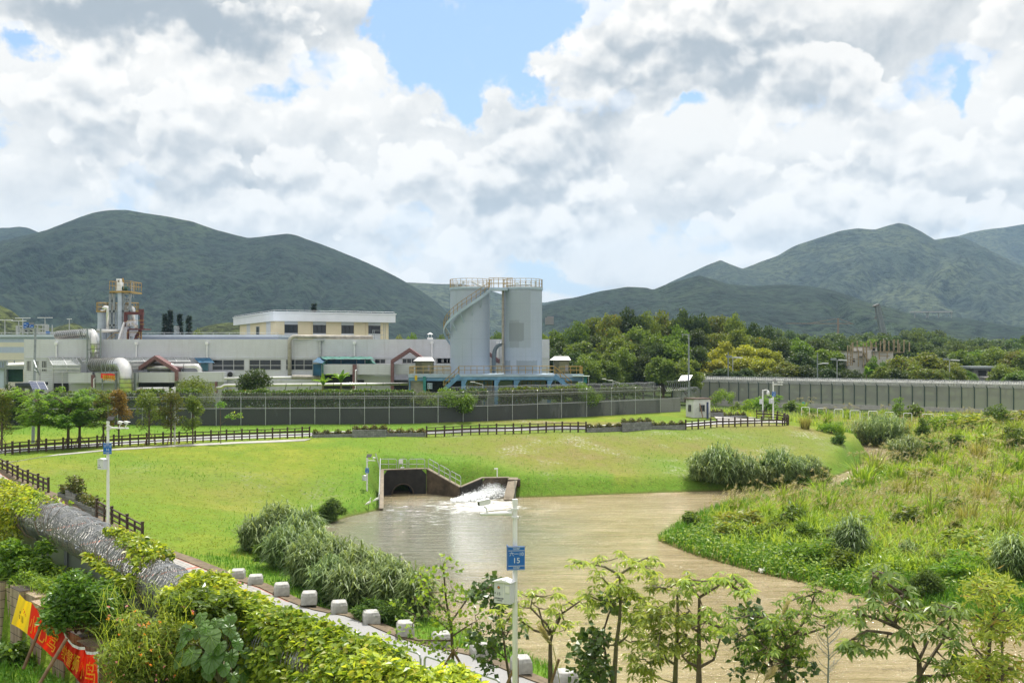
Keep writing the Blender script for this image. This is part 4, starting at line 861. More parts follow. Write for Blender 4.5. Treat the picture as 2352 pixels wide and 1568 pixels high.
# ------------------------------------------------------------------ buildings behind
def rear_buildings():
 D = 186.0; l = P(-260, 768.3, D); r_ = P(638.5, 768.3, D)
 root = thing('flat_roofed_hall', 'long hall with cream and blue stripes rising behind the white factory', 'hall', (l.x, D, 4.6))
 a = MB(); top = l.z
 def zz(y): return P(0, y, D).z
 bands = [(4.5, zz(866), 'cream'), (zz(866), zz(838), 'cream'), (zz(838), zz(810), 'cream'), (zz(810), zz(796.5), 'bluestripe'), (zz(796.5), zz(786), 'cream'), (zz(786), zz(774), 'bluestripe')]
 w_ = MB(); s_ = MB()
 for z0, z1_, mk in bands: (w_ if mk == 'cream' else s_).box((l.x, D, z0), (r_.x, D + 13, z1_))
 obj('wall', w_, M_creampale, root); obj('stripe', s_, 'bluestripe', root)
 f = MB(); f.box((l.x - .2, D - .5, zz(774)), (r_.x + .2, D + 13.3, top)); obj('roof', f, M_bluefascia, root)
 g = MB(); rail(g, [(l.x, D + .2, top), (r_.x, D + .2, top)], 0.35, (), 0.03, 3.0, 4); obj('roof_rail', g, 'galv', root)
 h = MB()
 for k in range(5): x = P(*z1(1553 + k * 10, 600), D).x; h.tube([(x, D + .6, top), (x, D + .6, top + 1.6)], 0.04, 5)
 for k in range(4): h.tube([(P(*z1(1548, 0), D).x, D + .6, top + .4 * k + .3), (P(*z1(1597, 0), D).x, D + .6, top + .4 * k + .3)], 0.03, 5)
 obj('roof_ladder', h, 'galv', root)
 C = P(628.8, 715, 200); R_ = P(908.5, 715, 212); L_ = P(536, 715, 236)
 ex = (R_ - C); ex.z = 0; wx = ex.length; ex.normalize(); ey = (L_ - C); ey.z = 0; wy = ey.length; ey.normalize()
 root = thing('cream_building', 'cream upper storey with deep white fascia and four dark front windows', 'building', (C.x, C.y, 4.6))
 zt_ = C.z; zf = P(0, 736.9, 200).z
 def pt(u, v, z): q = C + ex * u + ey * v; return Vector((q.x, q.y, z))
 def bx(mb, u0, u1, v0, v1, z0, z1_): mb.hexa([pt(u0, v0, z0), pt(u1, v0, z0), pt(u1, v1, z0), pt(u0, v1, z0), pt(u0, v0, z1_), pt(u1, v0, z1_), pt(u1, v1, z1_), pt(u0, v1, z1_)])
 f = MB(); bx(f, 0, wx, 0, wy, zf, zt_ - .25); bx(f, -.15, wx + .15, -.15, wy + .15, zt_ - .25, zt_); obj('roof', f, 'fascia', root)
 k = 27.0 / 1445          # metres per zoom pixel along the front
 def u(x): return (x - 437) / (1528 - 437) * wx
 b = MB(); u0, u1 = u(462), u(1480); v0, v1 = 1.2, wy - 4.5
 def zy(y): return P(*z2(0, y), 201).z
 wins = [(540, 657), (788, 905), (1042, 1157), (1290, 1404)]
 us_ = [u0]
 for a_, b_ in wins: us_ += [u(a_), u(b_)]
 us_.append(u1)
 for i in range(0, len(us_), 2): bx(b, us_[i], us_[i + 1], v0, v0 + .4, 4.5, zf - .002)
 bx(b, u0, u0 + .4, v0 + .4, v1, 4.5, zf - .002); bx(b, u1 - .4, u1, v0 + .4, v1, 4.5, zf - .002); bx(b, u0 + .4, u1 - .4, v1 - .4, v1, 4.5, zf - .002)
 obj('wall', b, 'cream', root)
 for a_, b_ in wins: g = MB(); bx(g, u(a_), u(b_), v0 + .06, v0 + .4, zy(553), zf - .002); obj('grey_panel', g, 'palegrey', root); g = MB(); bx(g, u(a_), u(b_), v0 + .06, v0 + .4, 4.5, zy(630)); obj('grey_panel', g, 'palegrey', root)
 for a_, b_ in wins:
  fr = MB(); um = [u(a_), (u(a_) * 2 + u(b_)) / 3, (u(a_) + u(b_) * 2) / 3, u(b_)]
  for q in um: bx(fr, q - .03, q + .03, v0 + .1, v0 + .18, zy(630), zy(553))
  wo_ = obj('window', fr, 'dark', root); p = MB(); bx(p, u(a_), u(b_), v0 + .18, v0 + .25, zy(630), zy(553)); obj('pane', p, 'glass', wo_)
 def vv(x): return (437 - x) / (437 - 75) * wy * 1.0
 for a_, b_ in ((398, 360), (207, 172)): s = MB(); bx(s, u0 - .04, u0 + .02, v0 + (437 - a_) / 340 * (v1 - v0), v0 + (437 - b_) / 340 * (v1 - v0), 4.5, zf - .003); obj('grey_panel', s, 'palegrey', root)
 fr = MB(); va, vb = v0 + (437 - 300) / 340 * (v1 - v0), v0 + (437 - 266) / 340 * (v1 - v0); bx(fr, u0 - .08, u0 + .02, va, vb, zy(645), zy(556)); wo_ = obj('window', fr, 'alu', root)
 p = MB(); bx(p, u0 - .10, u0 - .08, va + .5, vb - .5, zy(640), zy(560)); obj('pane', p, 'glass', wo_)
 for x in (779, 1270): p = MB(); q = pt(u(x), v0 - .15, 0); p.tube([(q.x, q.y, 5), (q.x, q.y, zf)], 0.13, 6); obj('downpipe', p, 'cream', root)
 g = MB(); rail(g, [pt(.2, wy - .2, zt_), pt(.2, .2, zt_), pt(wx - .2, .2, zt_)], 0.3, (), 0.03, 2.5, 4); obj('roof_rail', g, 'galv', root)
 c = P(*z2(1380, 685), 163); t_ = MB(); s_ = 0.9
 for i in (-1, 1):
  for j in (-1, 1): t_.beam((c.x + i * s_, c.y + j * s_, c.z - .5), (c.x + i * s_, c.y + j * s_, c.z + 2.0 + i * .5), 0.07)
 for q in (0.6, 1.3): rail(t_, [(c.x - s_, c.y - s_, c.z + q), (c.x + s_, c.y - s_, c.z + q), (c.x + s_, c.y + s_, c.z + q)], 0.1, (), 0.03)
 t_.beam((c.x - s_, c.y, c.z + 2.2), (c.x + .3, c.y, c.z + 2.2), 0.08); one('roof_cage', t_, 'greysteel', 'dark steel frame cage standing on the factory roof before the cream block', 'cage')
 c = P(*z2(1838, 683), 164); t_ = MB(); t_.lathe((c.x, c.y, c.z), [(.52, .75), (0.0, 1.05)], 12)
 for i in (-1, 1): t_.beam((c.x + i * .25, c.y, c.z - .4), (c.x + i * .25, c.y, c.z + .8), 0.05)
 t_.box((c.x - .45, c.y - .4, c.z - .6), (c.x + .45, c.y + .4, c.z + .2)); one('roof_vent', t_, 'white', 'white mushroom roof vent beside the left storage tank', 'vent')
M_creampale = pm('pale_cream_render', (0.62, 0.60, 0.50), 0.7, var=0.05, scale=0.4)
M_bluefascia = pm('pale_blue_fascia', (0.47, 0.54, 0.62), 0.6, var=0.08, scale=0.4, streak=0.15)
rear_buildings()
def left_yard():
 D = 163; root = thing('open_shed', 'dark green netted shed with a white roof sheet left of the factory', 'shed', P(20, 870, D))
 b = MB(); b.prism([P(*zl(95, 862), D), P(*zl(360, 850), D), P(*zl(360, 822), D + 5), P(*zl(95, 838), D + 5)], (0, 0, .08)); obj('roof', b, 'white', root)
 b = MB(); b.pbox(zl(95, 918), zl(340, 1110), D + .8, .15); obj('netting', b, pm('dark_green_net', (0.012, 0.05, 0.035), 0.8), root)
 b = MB(); b.pbox(zl(60, 795), zl(96, 1200), D, .6); b.pbox(zl(96, 868), zl(358, 920), D - .1, .4); b.pbox(zl(-200, 795), zl(58, 805), D, .2)
 for x in (-60, -10, 30): b.pbox(zl(x, 806), zl(x + 8, 900), D, .1)
 b.pbox(zl(-200, 890), zl(58, 925), D - .05, .3); b.pbox(zl(205, 786), zl(215, 830), D + 1, .2); b.pbox(zl(-20, 783), zl(360, 792), D + 1, .15); obj('frame', b, 'greysteel', root)
 b = MB(); b.pbox(zl(-200, 806), zl(58, 890), D + .3, .1); b.pbox(zl(-200, 925), zl(58, 1200), D + .3, .1); obj('panel', b, 'bluestripe', root)
 D = 152; root = thing('gate_house', 'small dark flat-roofed gate house half hidden by the street trees', 'gate house', P(45, 900, D))
 b = MB(); b.pbox(zl(235, 1170), zl(480, 1330), D, 4); obj('wall', b, pm('gatehouse_wall', (0.10, 0.11, 0.12), .7, streak=.3), root)
 b = MB(); b.pbox(zl(225, 1125), zl(490, 1172), D - .5, 5); obj('roof', b, pm('slate_band', (0.035, 0.045, 0.06), .7), root)
 b = MB(); b.pbox(zl(370, 1205), zl(425, 1330), D - .1, .09); obj('door', b, 'alu', root)
 D = 330; root = thing('sign_gantry', 'distant steel gantry across a road carrying blue direction boards', 'gantry', P(75, 770, D))
 b = MB()
 for x, y0 in ((265, 268), (600, 370), (705, 255)): b.beam(P(*zl(x, y0), D), P(*zl(x, 460), D), 0.9)
 for y, xa, xb in ((258, 400, 705), (322, 262, 705), (352, 262, 600), (278, 262, 340), (370, 600, 860), (395, 600, 860)): b.beam(P(*zl(xa, y), D), P(*zl(xb, y), D), 0.45)
 for x in (340, 410, 560, 640, 780): b.beam(P(*zl(x, 260), D), P(*zl(x, 400), D), 0.3)
 obj('frame', b, 'alu', root)
 for q0, q1, mk in [((350, 222), (430, 310), 'signblue'), ((412, 256), (497, 303), 'signblue'), ((432, 222), (497, 254), 'zinc'), ((685, 352), (740, 392), 'signblue'), ((862, 348), (900, 380), 'signblue')]:
  b = MB(); b.pbox(zl(*q0), zl(*q1), D - .7, .3); obj('sign_board', b, mk, root)
 b = MB()
 for x, y, w_ in ((360, 238, 30), (395, 262, 25), (365, 285, 30), (430, 275, 20), (465, 285, 25), (445, 262, 12)): b.pbox(zl(x, y), zl(x + w_, y + 6), D - .75, .04)
 obj('lettering', b, 'white', root)
 for q0 in ((372, 335), (445, 335)): b = MB(); b.pbox(q0 and zl(*q0), zl(q0[0] + 25, q0[1] + 20), D - .7, .3); obj('lane_signal', b, 'rubber', root)
 lamps = [(73, 190, 'double-headed street lamp leftmost of the distant row'), (340, 160, 'single street lamp rising above the left end of the road sign gantry'), (672, 155, 'double-headed street lamp above the right end of the road sign gantry'), (1035, 175, 'floodlight mast above the ringed roof duct and grassy mound'), (280, 200, 'low double-armed street lamp just left of the blue boards')]
 for x, y, lb in lamps:
  root = thing('street_lamp', lb, 'street lamp', P(*zl(x, 470), 350), 'distant street lamps')
  b = MB(); b.tube([P(*zl(x, 470), 350), P(*zl(x, y), 350)], [0.22, 0.14], 6); obj('pole', b, 'alu', root)
  b = MB(); c = P(*zl(x, y), 350); b.beam(c + Vector((-2.6 if x != 1035 else -.8, 0, .1)), c + Vector((2.6 if x != 1035 else .8, 0, .1)), 0.5, 0.25); obj('lamp_head', b, 'white', root)
left_yard()
# ------------------------------------------------------------------ silo tower behind the factory roof
def silo_tower():
 D = 182; s = D / F
 def p(x, y, d=0): return P(*zt(x, y), D + d)
 zb = 4.6; k = s / 9.101 * 1.0
 def silo(label, x0, x1, ytop, d):
  c = p((x0 + x1) / 2, ytop, d); r = (x1 - x0) / 2 * (D + d) / F / 9.101
  root = thing('silo', label, 'silo', (c.x, c.y, zb))
  b = MB(); b.lathe((c.x, c.y, 0), [(r, zb), (r, c.z), (r * .3, c.z + .35), (0.01, c.z + .4)], 28); obj('shell', b, M_silo, root, smooth=False)
  e = MB(); e.lathe((c.x, c.y, c.z), [(r + .25, -.05), (r + .25, .22), (r - .1, .22), (r - .1, -.05)], 28); obj('edge_beam', e, 'yellow', root)
  g = MB(); pts = [(c.x + (r + .15) * math.cos(a), c.y + (r + .15) * math.sin(a), c.z + .2) for a in np.linspace(0, 2 * math.pi, 13)]; rail(g, pts, 1.5, (.5,), .045, None, 4); obj('railing', g, 'yellow', root)
 silo('pale grey steel silo at the left of the lattice tower', 112, 300, 825, 0)
 silo('pale grey steel silo partly hidden behind the elevator shaft', 300, 500, 825, 2.5)
 silo('pale grey steel silo at the right behind the red steel frame', 720, 942, 825, 2.0)
 root = thing('elevator_tower', 'lattice steel elevator tower with a white head box and yellow railings', 'tower', p(580, 1400, -1.5) )
 d0, d1 = -3.2, 0.6
 b = MB(); b.pbox(zt(527, 420), zt(607, 1400), D - 3.6, .9)
 for y in (660, 808, 962): b.pbox(zt(522, y), zt(612, y + 7), D - 3.65, 1.0)
 obj('shaft', b, M_silo, root)
 f = MB()
 for x in (370, 452, 640, 785):
  for d in (d0, d1): f.beam(p(x, 420, d), p(x, 1400, d), .34)
 for y in (420, 810, 1100):
  for d in (d0, d1): f.beam(p(362, y, d), p(795, y, d), .34)
  for x in (370, 785): f.beam(p(x, y, d0), p(x, y, d1), .3)
 for a, c in (((650, 480), (785, 650)), ((785, 480), (650, 650)), ((385, 480), (445, 700)), ((445, 480), (385, 700))): f.beam(p(*a, d0), p(*c, d0), .22)
 obj('lattice', f, 'greysteel', root)
 h = MB(); h.pbox(zt(375, 430), zt(430, 800), D + .2, .2); h.pbox(zt(655, 680), zt(780, 800), D + .3, .2); obj('cladding', h, 'greyduct', root)
 pl = MB(); pl.pbox(zt(355, 385), zt(802, 418), D - 4.0, 5.4); obj('platform', pl, 'yellow', root)
 g = MB(); z_ = p(0, 385).z; xa, xb = p(357, 0, -3.9).x, p(800, 0, -3.9).x
 rail(g, [(xa, D + 1.2, z_), (xa, D - 3.9, z_), (xb, D - 3.9, z_), (xb, D + 1.2, z_), (xa, D + 1.2, z_)], (385 - 212) / 9.101 * D / F, (.5,), .05, 1.3, 4); obj('railing', g, 'yellow', root)
 hb = MB(); a, b_, c, d = p(492, 382, -3.6), p(607, 382, -3.6), p(577, 128, -3.6), p(497, 128, -3.6); hb.prism([a, b_, c, d], (0, 1.4, 0)); hb.cur = 1; hb.pbox(zt(530, 162), zt(556, 198), D - 3.66, .05); obj('head_box', hb, ['white', 'rubber'], root)
 mo = MB(); mo.tube([p(630, 335, -3), p(735, 330, -3)], .42, 10); mo.pbox(zt(596, 140), zt(625, 370), D - 2.6, .6); obj('motor', mo, pm('green_motor', (0.02, 0.07, 0.055), .5), root)
 yb = MB(); yb.beam(p(622, 125, -2.6), p(650, 200, -2.6), .25); yb.beam(p(635, 115, -2.6), p(660, 195, -2.6), .12); obj('hoist', yb, 'yellow', root)
 ld = MB()
 for x in (820, 862): ld.tube([p(x, 215, -1), p(x, 525, -1)], .05, 5)
 for y in range(225, 525, 38): ld.tube([p(820, y, -1), p(862, y, -1)], .04, 5)
 obj('cage_ladder', ld, 'galv', root)
 l2 = MB()
 for x in (505, 522): l2.tube([p(x, 640, -3.5), p(x, 1400, -3.5)], .05, 5)
 for y in range(660, 1400, 34): l2.tube([p(505, y, -3.5), p(522, y, -3.5)], .04, 5)
 obj('ladder', l2, 'greysteel', root)
 for lb, x, yb_, yt, d in (('silver vent pipe hooking over the left silo', 333, 1215, 765, -3.0), ('silver vent pipe hooking over the right silo', 848, 1120, 765, -1.5)):
  q = MB(); c = p(x, yt, d); q.tube([p(x, yb_, d)] + arc((c.x, c.y, c.z + .3), (0, 0, 1), (-1, 0, 0), .55) + [c + Vector((-.9, 0, .0))], .40, 12); one('vent_pipe', q, 'duct', lb, 'pipe', smooth=True)
 q = MB(); q.tube([p(95, 1222, -3.4), p(585, 1215, -3.4)], .36, 12); one('pipe', q, 'duct', 'horizontal silver pipe across the foot of the silos', 'pipe', smooth=True)
 root = thing('conveyor_frame', 'dark red steel conveyor frame with machinery beside the silo tower', 'conveyor', p(860, 1400, -5))
 f = MB()
 for x in (678, 708, 1010, 1045):
  f.beam(p(x, 830, -5.2 if x in (678, 1045) else -4), p(x, 1180 if x > 900 else 1130, -5.2 if x in (678, 1045) else -4), .3)
 f.beam(p(672, 850, -5), p(1072, 850, -5), .5); f.pbox(zt(745, 1170), zt(1095, 1195), D - 6, 3.0); f.beam(p(1020, 815, -5), p(1020, 860, -3), .9)
 for x in (745, 1015): f.beam(p(x, 1195, -5), p(x, 1400, -5), .25)
 f.beam(p(1000, 1195, -4.5), p(900, 1400, -4.5), .5); obj('frame', f, 'darkred', root)
 c = MB(); c.prism([p(525, 1392, -6), p(560, 1392, -6), p(660, 1035, -6), p(640, 1035, -6)], (0, 1.2, 0)); obj('chute', c, 'white', root)
 c = MB(); c.prism([p(560, 1392, -5), p(740, 1392, -5), p(700, 1030, -5), p(660, 1030, -5)], (0, 1, 0)); c.prism([p(700, 1110, -4.8), p(900, 1110, -4.8), p(870, 1000, -4.8), p(720, 1000, -4.8)], (0, 1, 0)); c.prism([p(745, 1210, -4.8), p(960, 1210, -4.8), p(870, 1330, -4.8), p(760, 1330, -4.8)], (0, 1, 0)); obj('hopper', c, 'palegrey', root)
 c = MB(); c.tube([p(740, 1090, -5.6), p(775, 1090, -5.6)], .3, 8); c.tube([p(890, 1135, -5.6), p(945, 1135, -5.6)], .35, 8); c.beam(p(820, 1050, -5.5), p(910, 1130, -5.5), .25); obj('motor', c, 'greyduct', root)
 g = MB()
 for a, b_ in (((680, 1035), (780, 1000)), ((780, 1000), (1085, 1000)), ((720, 1250), (1020, 1250)), ((930, 1345), (1020, 1345)), ((300, 1392), (470, 1260)), ((380, 1392), (480, 1315)), ((470, 1260), (600, 1260)), ((1000, 1080), (1085, 1080))): g.tube([p(*a, -5.5), p(*b_, -5.5)], .05, 5)
 for x in (720, 980, 1020): g.tube([p(x, 1250, -5.5), p(x, 1395, -5.5)], .05, 5)
 obj('railing', g, 'yellow', root)
M_silo = pm('silo_steel', (0.36, 0.42, 0.48), 0.45, var=0.12, scale=.6, streak=.3)
silo_tower()
# ------------------------------------------------------------------ storage tanks and their platform
TZ0, TZ1 = P(0, 858, 150).z, P(0, 663, 150).z
def tanks():
 cl = Vector((P(1079.6, 0, 150).x, 150, TZ0)); RL = 2.97; cr = Vector((P(1201.2, 0, 150).x, 150, TZ0)); RR = 2.87; H = TZ1 - TZ0
 roots = []
 for c, r, lb, patches in ((cl, RL, 'pale blue storage tank wrapped by a spiral stair', []),
      (cr, RR, 'pale blue storage tank with dark repaint patches beside a tall pipe', [(-2.6, 1.1, 3.9, 12.2, (0.27, 0.32, 0.36), .6), (-2.1, 0.1, 4.9, 7.6, (0.20, 0.235, 0.26), .8), (-2.0, -0.6, 3.9, 8.0, (0.21, 0.24, 0.27), .5), (-2.7, -1.9, 0.2, 2.0, (0.21, 0.25, 0.29), .8), (-1.0, 2.1, 0.2, 2.0, (0.22, 0.265, 0.30), .85)])):
  root = thing('storage_tank', lb, 'storage tank', c)
  b = MB(); b.lathe(c, [(r, 0), (r, H - .35), (r + .06, H - .35), (r + .06, H - .25), (r, H - .25), (r, H), (r * .6, H + .25), (0.02, H + .4)], 64); o = obj('shell', b, tank_mat('tank_paint', patches), root)
  e = MB(); e.lathe(c, [(r + .12, H - .2), (r + .12, H + .12), (r, H + .12)], 48); obj('rim', e, 'paleblue', root)
  g = MB(); pts = [c + Vector(((r + .05) * math.cos(a), (r + .05) * math.sin(a), H + .1)) for a in np.linspace(0, 2 * math.pi, 23)]; rail(g, pts, 1.25, (.5, .08), .035, None, 5); obj('railing', g, 'yellow', root)
  t_ = MB()
  if c is cl:
   t_.tube([c + Vector((-1.0, 0, H)), c + Vector((-1.0, 0, H + 1.1))], .16, 8); t_.box(c + Vector((-2.2, -1, H)), c + Vector((-1.8, -.6, H + .6))); t_.tube([c + Vector((.3, .2, H + 1.1)), c + Vector((.5, 0, H + .9)), c + Vector((1.8, -.6, H + .3))], .12, 8)
  else:
   t_.tube([c + Vector((-2.6, -.6, H + .35)), c + Vector((-1.5, -.6, H + .5)), c + Vector((1.2, -.6, H + .6)), c + Vector((1.3, -.6, H + .1))], .12, 8); t_.tube([c + Vector((-1.2, -.3, H + .3))] + [c + Vector((-.9 + .3 * math.cos(a), -.3, H + .5 + .3 * math.sin(a))) for a in (3.1, 2.3, 1.57, .8, 0)], .09, 8); t_.tube([c + Vector((1.9, 0, H)), c + Vector((1.9, 0, H + 1.2))], .15, 8); t_.box(c + Vector((.4, -1.2, H)), c + Vector((.9, -.8, H + .4)))
  obj('roof_pipe', t_, 'cyl', root, smooth=False); roots.append(root)
 root = roots[0]; ri, ro = RL + .12, RL * 1.33
 zl0 = P(*z3(0, 622), 150).z; z_top = P(*z3(0, 238), 150).z
 def sp(phi, r, z): return Vector((cl.x + r * math.cos(R(phi)), cl.y + r * math.sin(R(phi)), z))
 def flight(p0, z0, p1, z1_, n):
  st = MB(); so_ = MB(); rl = MB()
  ph = np.linspace(p0, p1, n + 1); zz = np.linspace(z0, z1_, n + 1)
  for i in range(n):
   dphi = (p1 - p0) / n
   st.prism([sp(ph[i], ri, zz[i + 1]), sp(ph[i] + dphi, ri, zz[i + 1]), sp(ph[i] + dphi, ro, zz[i + 1]), sp(ph[i], ro, zz[i + 1])], (0, 0, -.06))
  for i in range(n):
   a, b = sp(ph[i], ro, zz[i]), sp(ph[i + 1], ro, zz[i + 1]); o2 = sp(ph[i], ro + .06, zz[i]) - a; o3 = sp(ph[i + 1], ro + .06, zz[i + 1]) - b; dn = Vector((0, 0, -.30)); u_ = Vector((0, 0, .18))
   so_.hexa([a + dn, a + o2 + dn, b + o3 + dn, b + dn, a + u_, a + o2 + u_, b + o3 + u_, b + u_])
  kk = 14; pts = [sp(ph[0] + (p1 - p0) * i / kk, ro + .03, z0 + (z1_ - z0) * i / kk + .15) for i in range(kk + 1)]
  rail(rl, pts, 1.15, (.5,), .04, None, 5)
  return st, so_, rl
 a1, b1, c1 = flight(184, zl0, 326, z_top, 34); a2, b2, c2 = flight(172, zl0, 62, TZ0 + .1, 26)
 for q in (a1, b1, c1): pass
 lan = MB(); lan.prism([sp(184, ri, zl0), sp(184, ro + .1, zl0), sp(172, ro + .1, zl0), sp(172, ri, zl0)], (0, 0, -.12))
 tp = MB(); q = sp(326, ro, z_top); tp.box((q.x - .3, q.y - .2, z_top - .35), (cr.x - 2.3, q.y + 1.4, z_top - .05))
 stair = obj('spiral_stair', b1, 'paleblue', root)
 for mb_ in (b2, lan, tp): obj('stringer' if mb_ is b2 else 'landing', mb_, 'paleblue', stair)
 for mb_ in (a1, a2): obj('treads', mb_, 'paleblue', stair)
 for mb_ in (c1, c2): obj('handrail', mb_, 'yellow', stair)
 br = MB()
 for ph, zf in ((205, .15), (225, .3), (250, .47), (275, .64), (300, .82)):
  z_ = zl0 + (z_top - zl0) * zf; br.beam(sp(ph, ro, z_ - .2), sp(ph + 4, ri - .1, z_ - 1.7), .09)
 obj('brace', br, 'paleblue', stair)
 root = thing('tank_bridge', 'short railed walkway joining the tops of the two tanks', 'walkway', Vector(((cl.x + cr.x) / 2, 148.6, z_top)))
 b = MB(); x0, x1 = cl.x + 2.0, cr.x - 1.6; b.box((x0 + .9, 148.0, z_top - .04), (x1, 149.2, z_top + .12)); obj('deck', b, 'paleblue', root)
 g = MB(); rail(g, [(x0 + .9, 148.02, z_top + .1), (x1, 148.02, z_top + .1)], 1.45, (.5,), .04, .7, 5); rail(g, [(x0 + .9, 149.18, z_top + .1), (x1, 149.18, z_top + .1)], 1.3, (.5,), .04, .7, 5); obj('railing', g, 'yellow', root)
 q = MB(); Dq = 148.9; q.tube([P(*z3(919, 985), Dq), P(*z3(919, 250), Dq)], .13, 10); q.tube([P(*z3(929, 985), Dq), P(*z3(929, 250), Dq)], .06, 8)
 for y in (250, 560, 720, 900): q.pbox(z3(912, y), z3(936, y + 8), Dq - .2, .3)
 one('pipe', q, 'greyduct', 'tall slim vertical pipe against the left side of the patched tank', 'pipe')
 q = MB(); pts = [P(*z3(841, 990), 150.4), P(*z3(841, 840), 150.4)]
 pts += [P(*z3(912 - 71 * math.cos(a), 838 - 108 * math.sin(a)), 150.4) for a in np.linspace(0.1, math.pi / 2, 10)]
 q.tube(pts, .30, 14); one('bent_pipe', q, pm('grey_pipe', (.17, .21, .24), .4, .2), 'thick grey pipe arching out of the gap between the tanks', 'pipe', smooth=True)
tanks()
def platform():
 D0 = 143.4
 def p(x, y, d=0): return P(*z3(x, y), D0 + d)
 root = thing('steel_platform', 'blue steel platform carrying the two storage tanks', 'platform', P(1180, 930, 146))
 zt_ = TZ0 + .02; xl, xr = P(*z3(78, 0), 147).x, P(*z3(1640, 0), 147).x; xa, xb = p(525, 0).x, p(1400, 0).x
 d = MB(); d.box((xa, D0, zt_ - .14), (xb, 154, zt_ - .02)); d.box((xl, 147, zt_ - .24), (xr, 153.5, zt_ - .145)); obj('deck', d, 'paleblue', root)
 b = MB(); b.box((xa, D0 - .1, zt_ - .75), (xb, D0 + .1, zt_ - .3)); b.box((xl, 146.9, zt_ - 1.0), (xr, 147.1, zt_ - .5)); b.box((xa, D0 + 3, zt_ - .7), (xb, D0 + 3.2, zt_ - .2)); obj('edge_beam', b, 'bluesteel', root)
 e = MB(); e.box((xa - .05, D0 - .16, zt_ - .3), (xb + .05, D0 + .14, zt_)); e.box((xl - .05, 146.8, zt_ - .5), (xr + .05, 147.15, zt_)); obj('edge_trim', e, 'paleblue', root)
 for x0, x1, dd in ((550, 588, 0), (845, 880, -.2), (1020, 1056, 0), (1320, 1354, 0), (82, 92, 3.6), (745, 760, 4), (1130, 1148, 4), (650, 665, 4), (1210, 1225, 4)):
  c = MB(); A = p(x0, 0, dd); B = p(x1, 0, dd); c.box((A.x, D0 + dd, 4.4), (B.x, D0 + dd + .8, zt_ - .76 if dd < 1 else zt_ - 1.02)); obj('column', c, 'bluesteel', root)
 for x in (565, 860, 1040, 1335):
  c = MB(); c.prism([p(x + 18, 1090, -.05), p(x + 50, 1030, -.05), p(x + 34, 1030, -.05), p(x + 18, 1060, -.05)], (0, .2, 0)); obj('bracket', c, 'bluesteel', root)
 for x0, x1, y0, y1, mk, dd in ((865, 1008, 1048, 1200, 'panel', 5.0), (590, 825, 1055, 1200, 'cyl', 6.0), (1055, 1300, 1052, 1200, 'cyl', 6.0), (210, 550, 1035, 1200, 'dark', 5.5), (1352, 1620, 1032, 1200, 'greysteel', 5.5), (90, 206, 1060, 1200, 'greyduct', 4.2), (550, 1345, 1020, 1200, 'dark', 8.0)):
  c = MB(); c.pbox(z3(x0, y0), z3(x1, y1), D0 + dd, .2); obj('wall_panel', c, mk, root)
 for x0, x1, dd in ((206, 232, 3.2), (1640, 1676, 3.2)): c = MB(); c.pbox(z3(x0, 1020), z3(x1, 1200 if x0 < 400 else 1078), D0 + dd, .6); obj('teal_panel', c, 'teal', root)
 window(root, D0 + 5.2, z3(1345, 1035), z3(1440, 1102), 2, None, .1, 'white', .12); window(root, D0 + 5.2, z3(385, 1035), z3(440, 1100), 2, None, .1, 'white', .1)
 g = MB(); zz = zt_
 rail(g, [p(1385, 995, .05), p(1250, 995, .05), p(690, 995, .05), p(525, 995, .05)], (995 - 928) / 3.9013 * D0 / F, (.48,), .04, 1.02, 5)
 L_ = 147.05; hh = 66 / 3.9013 * L_ / F; rail(g, [(P(*z3(455, 0), L_).x, L_, zz), (xl + .1, L_, zz), (xl + .1, 153, zz)], hh, (.48,), .04, .95, 5); rail(g, [(P(*z3(1425, 0), L_).x, L_, zz), (xr - .1, L_, zz), (xr - .1, 153, zz)], hh, (.48,), .04, .95, 5); rail(g, [(xl, 153.3, zz), (xr, 153.3, zz)], hh, (.48,), .035, 1.5, 5)
 obj('railing', g, 'yellow', root)
 for xa_, xb_ in ((615, 828), (1094, 1302)):
  g = MB(); dd = 2.0
  for y in (1058, 1098, 1130): g.tube([p(xa_, y, dd), p(xb_, y, dd)], .045, 5)
  k = 5
  for i in range(k + 1): x = xa_ + (xb_ - xa_) * i / k; g.tube([p(x, 1058, dd), p(x, 1136, dd)], .045, 5)
  obj('lower_railing', g, 'yellow', root)
  f = MB()
  for i in range(k): x = xa_ + (xb_ - xa_) * i / k; w_ = (xb_ - xa_) / k; f.tube([p(x, 1132, dd), p(x + w_ / 2, 1102, dd), p(x + w_, 1132, dd)], .05, 5)
  f.tube([p(xa_, 1136, dd), p(xb_, 1136, dd)], .08, 5); obj('truss', f, 'bluesteel', root)
 for a, b in (((530, 1005), (395, 1130)), ((1388, 1005), (1535, 1130))):
  s = MB(); sgn = 1 if b[0] > a[0] else -1
  for dd in (-.15, .85): s.beam(p(a[0] - sgn * 4, a[1] + 6, dd), p(b[0] - sgn * 4, b[1] + 6, dd), .10, .55)
  st = obj('stair', s, 'bluesteel', root); t_ = MB(); n = 13
  for i in range(n): q = p(a[0], a[1], 0).lerp(p(b[0], b[1], 0), (i + .5) / n); t_.box((q.x - .17, D0 - .1, q.z - .1), (q.x + .17, D0 + .82, q.z - .04))
  obj('treads', t_, 'paleblue', st); h = MB()
  for dd in (-.15, .85): rail(h, [p(a[0], a[1], dd), p(b[0], b[1], dd)], 1.15, (.5,), .045, 1.1, 5)
  obj('handrail', h, 'yellow', st)
 q = MB()
 for x in (708, 1185): c = p(x, 1032, 3.0); q.tube([c, c + Vector((0, .6, 0))], .45, 14)
 obj('pipe_flange', q, 'greysteel', root); q = MB(); q.tube([p(750, 1042, 4), p(985, 1036, 4)], .12, 8); q.tube([p(745, 1052, 4.2), p(1020, 1045, 4.2)], .07, 8); obj('pipe_run', q, 'zinc', root)
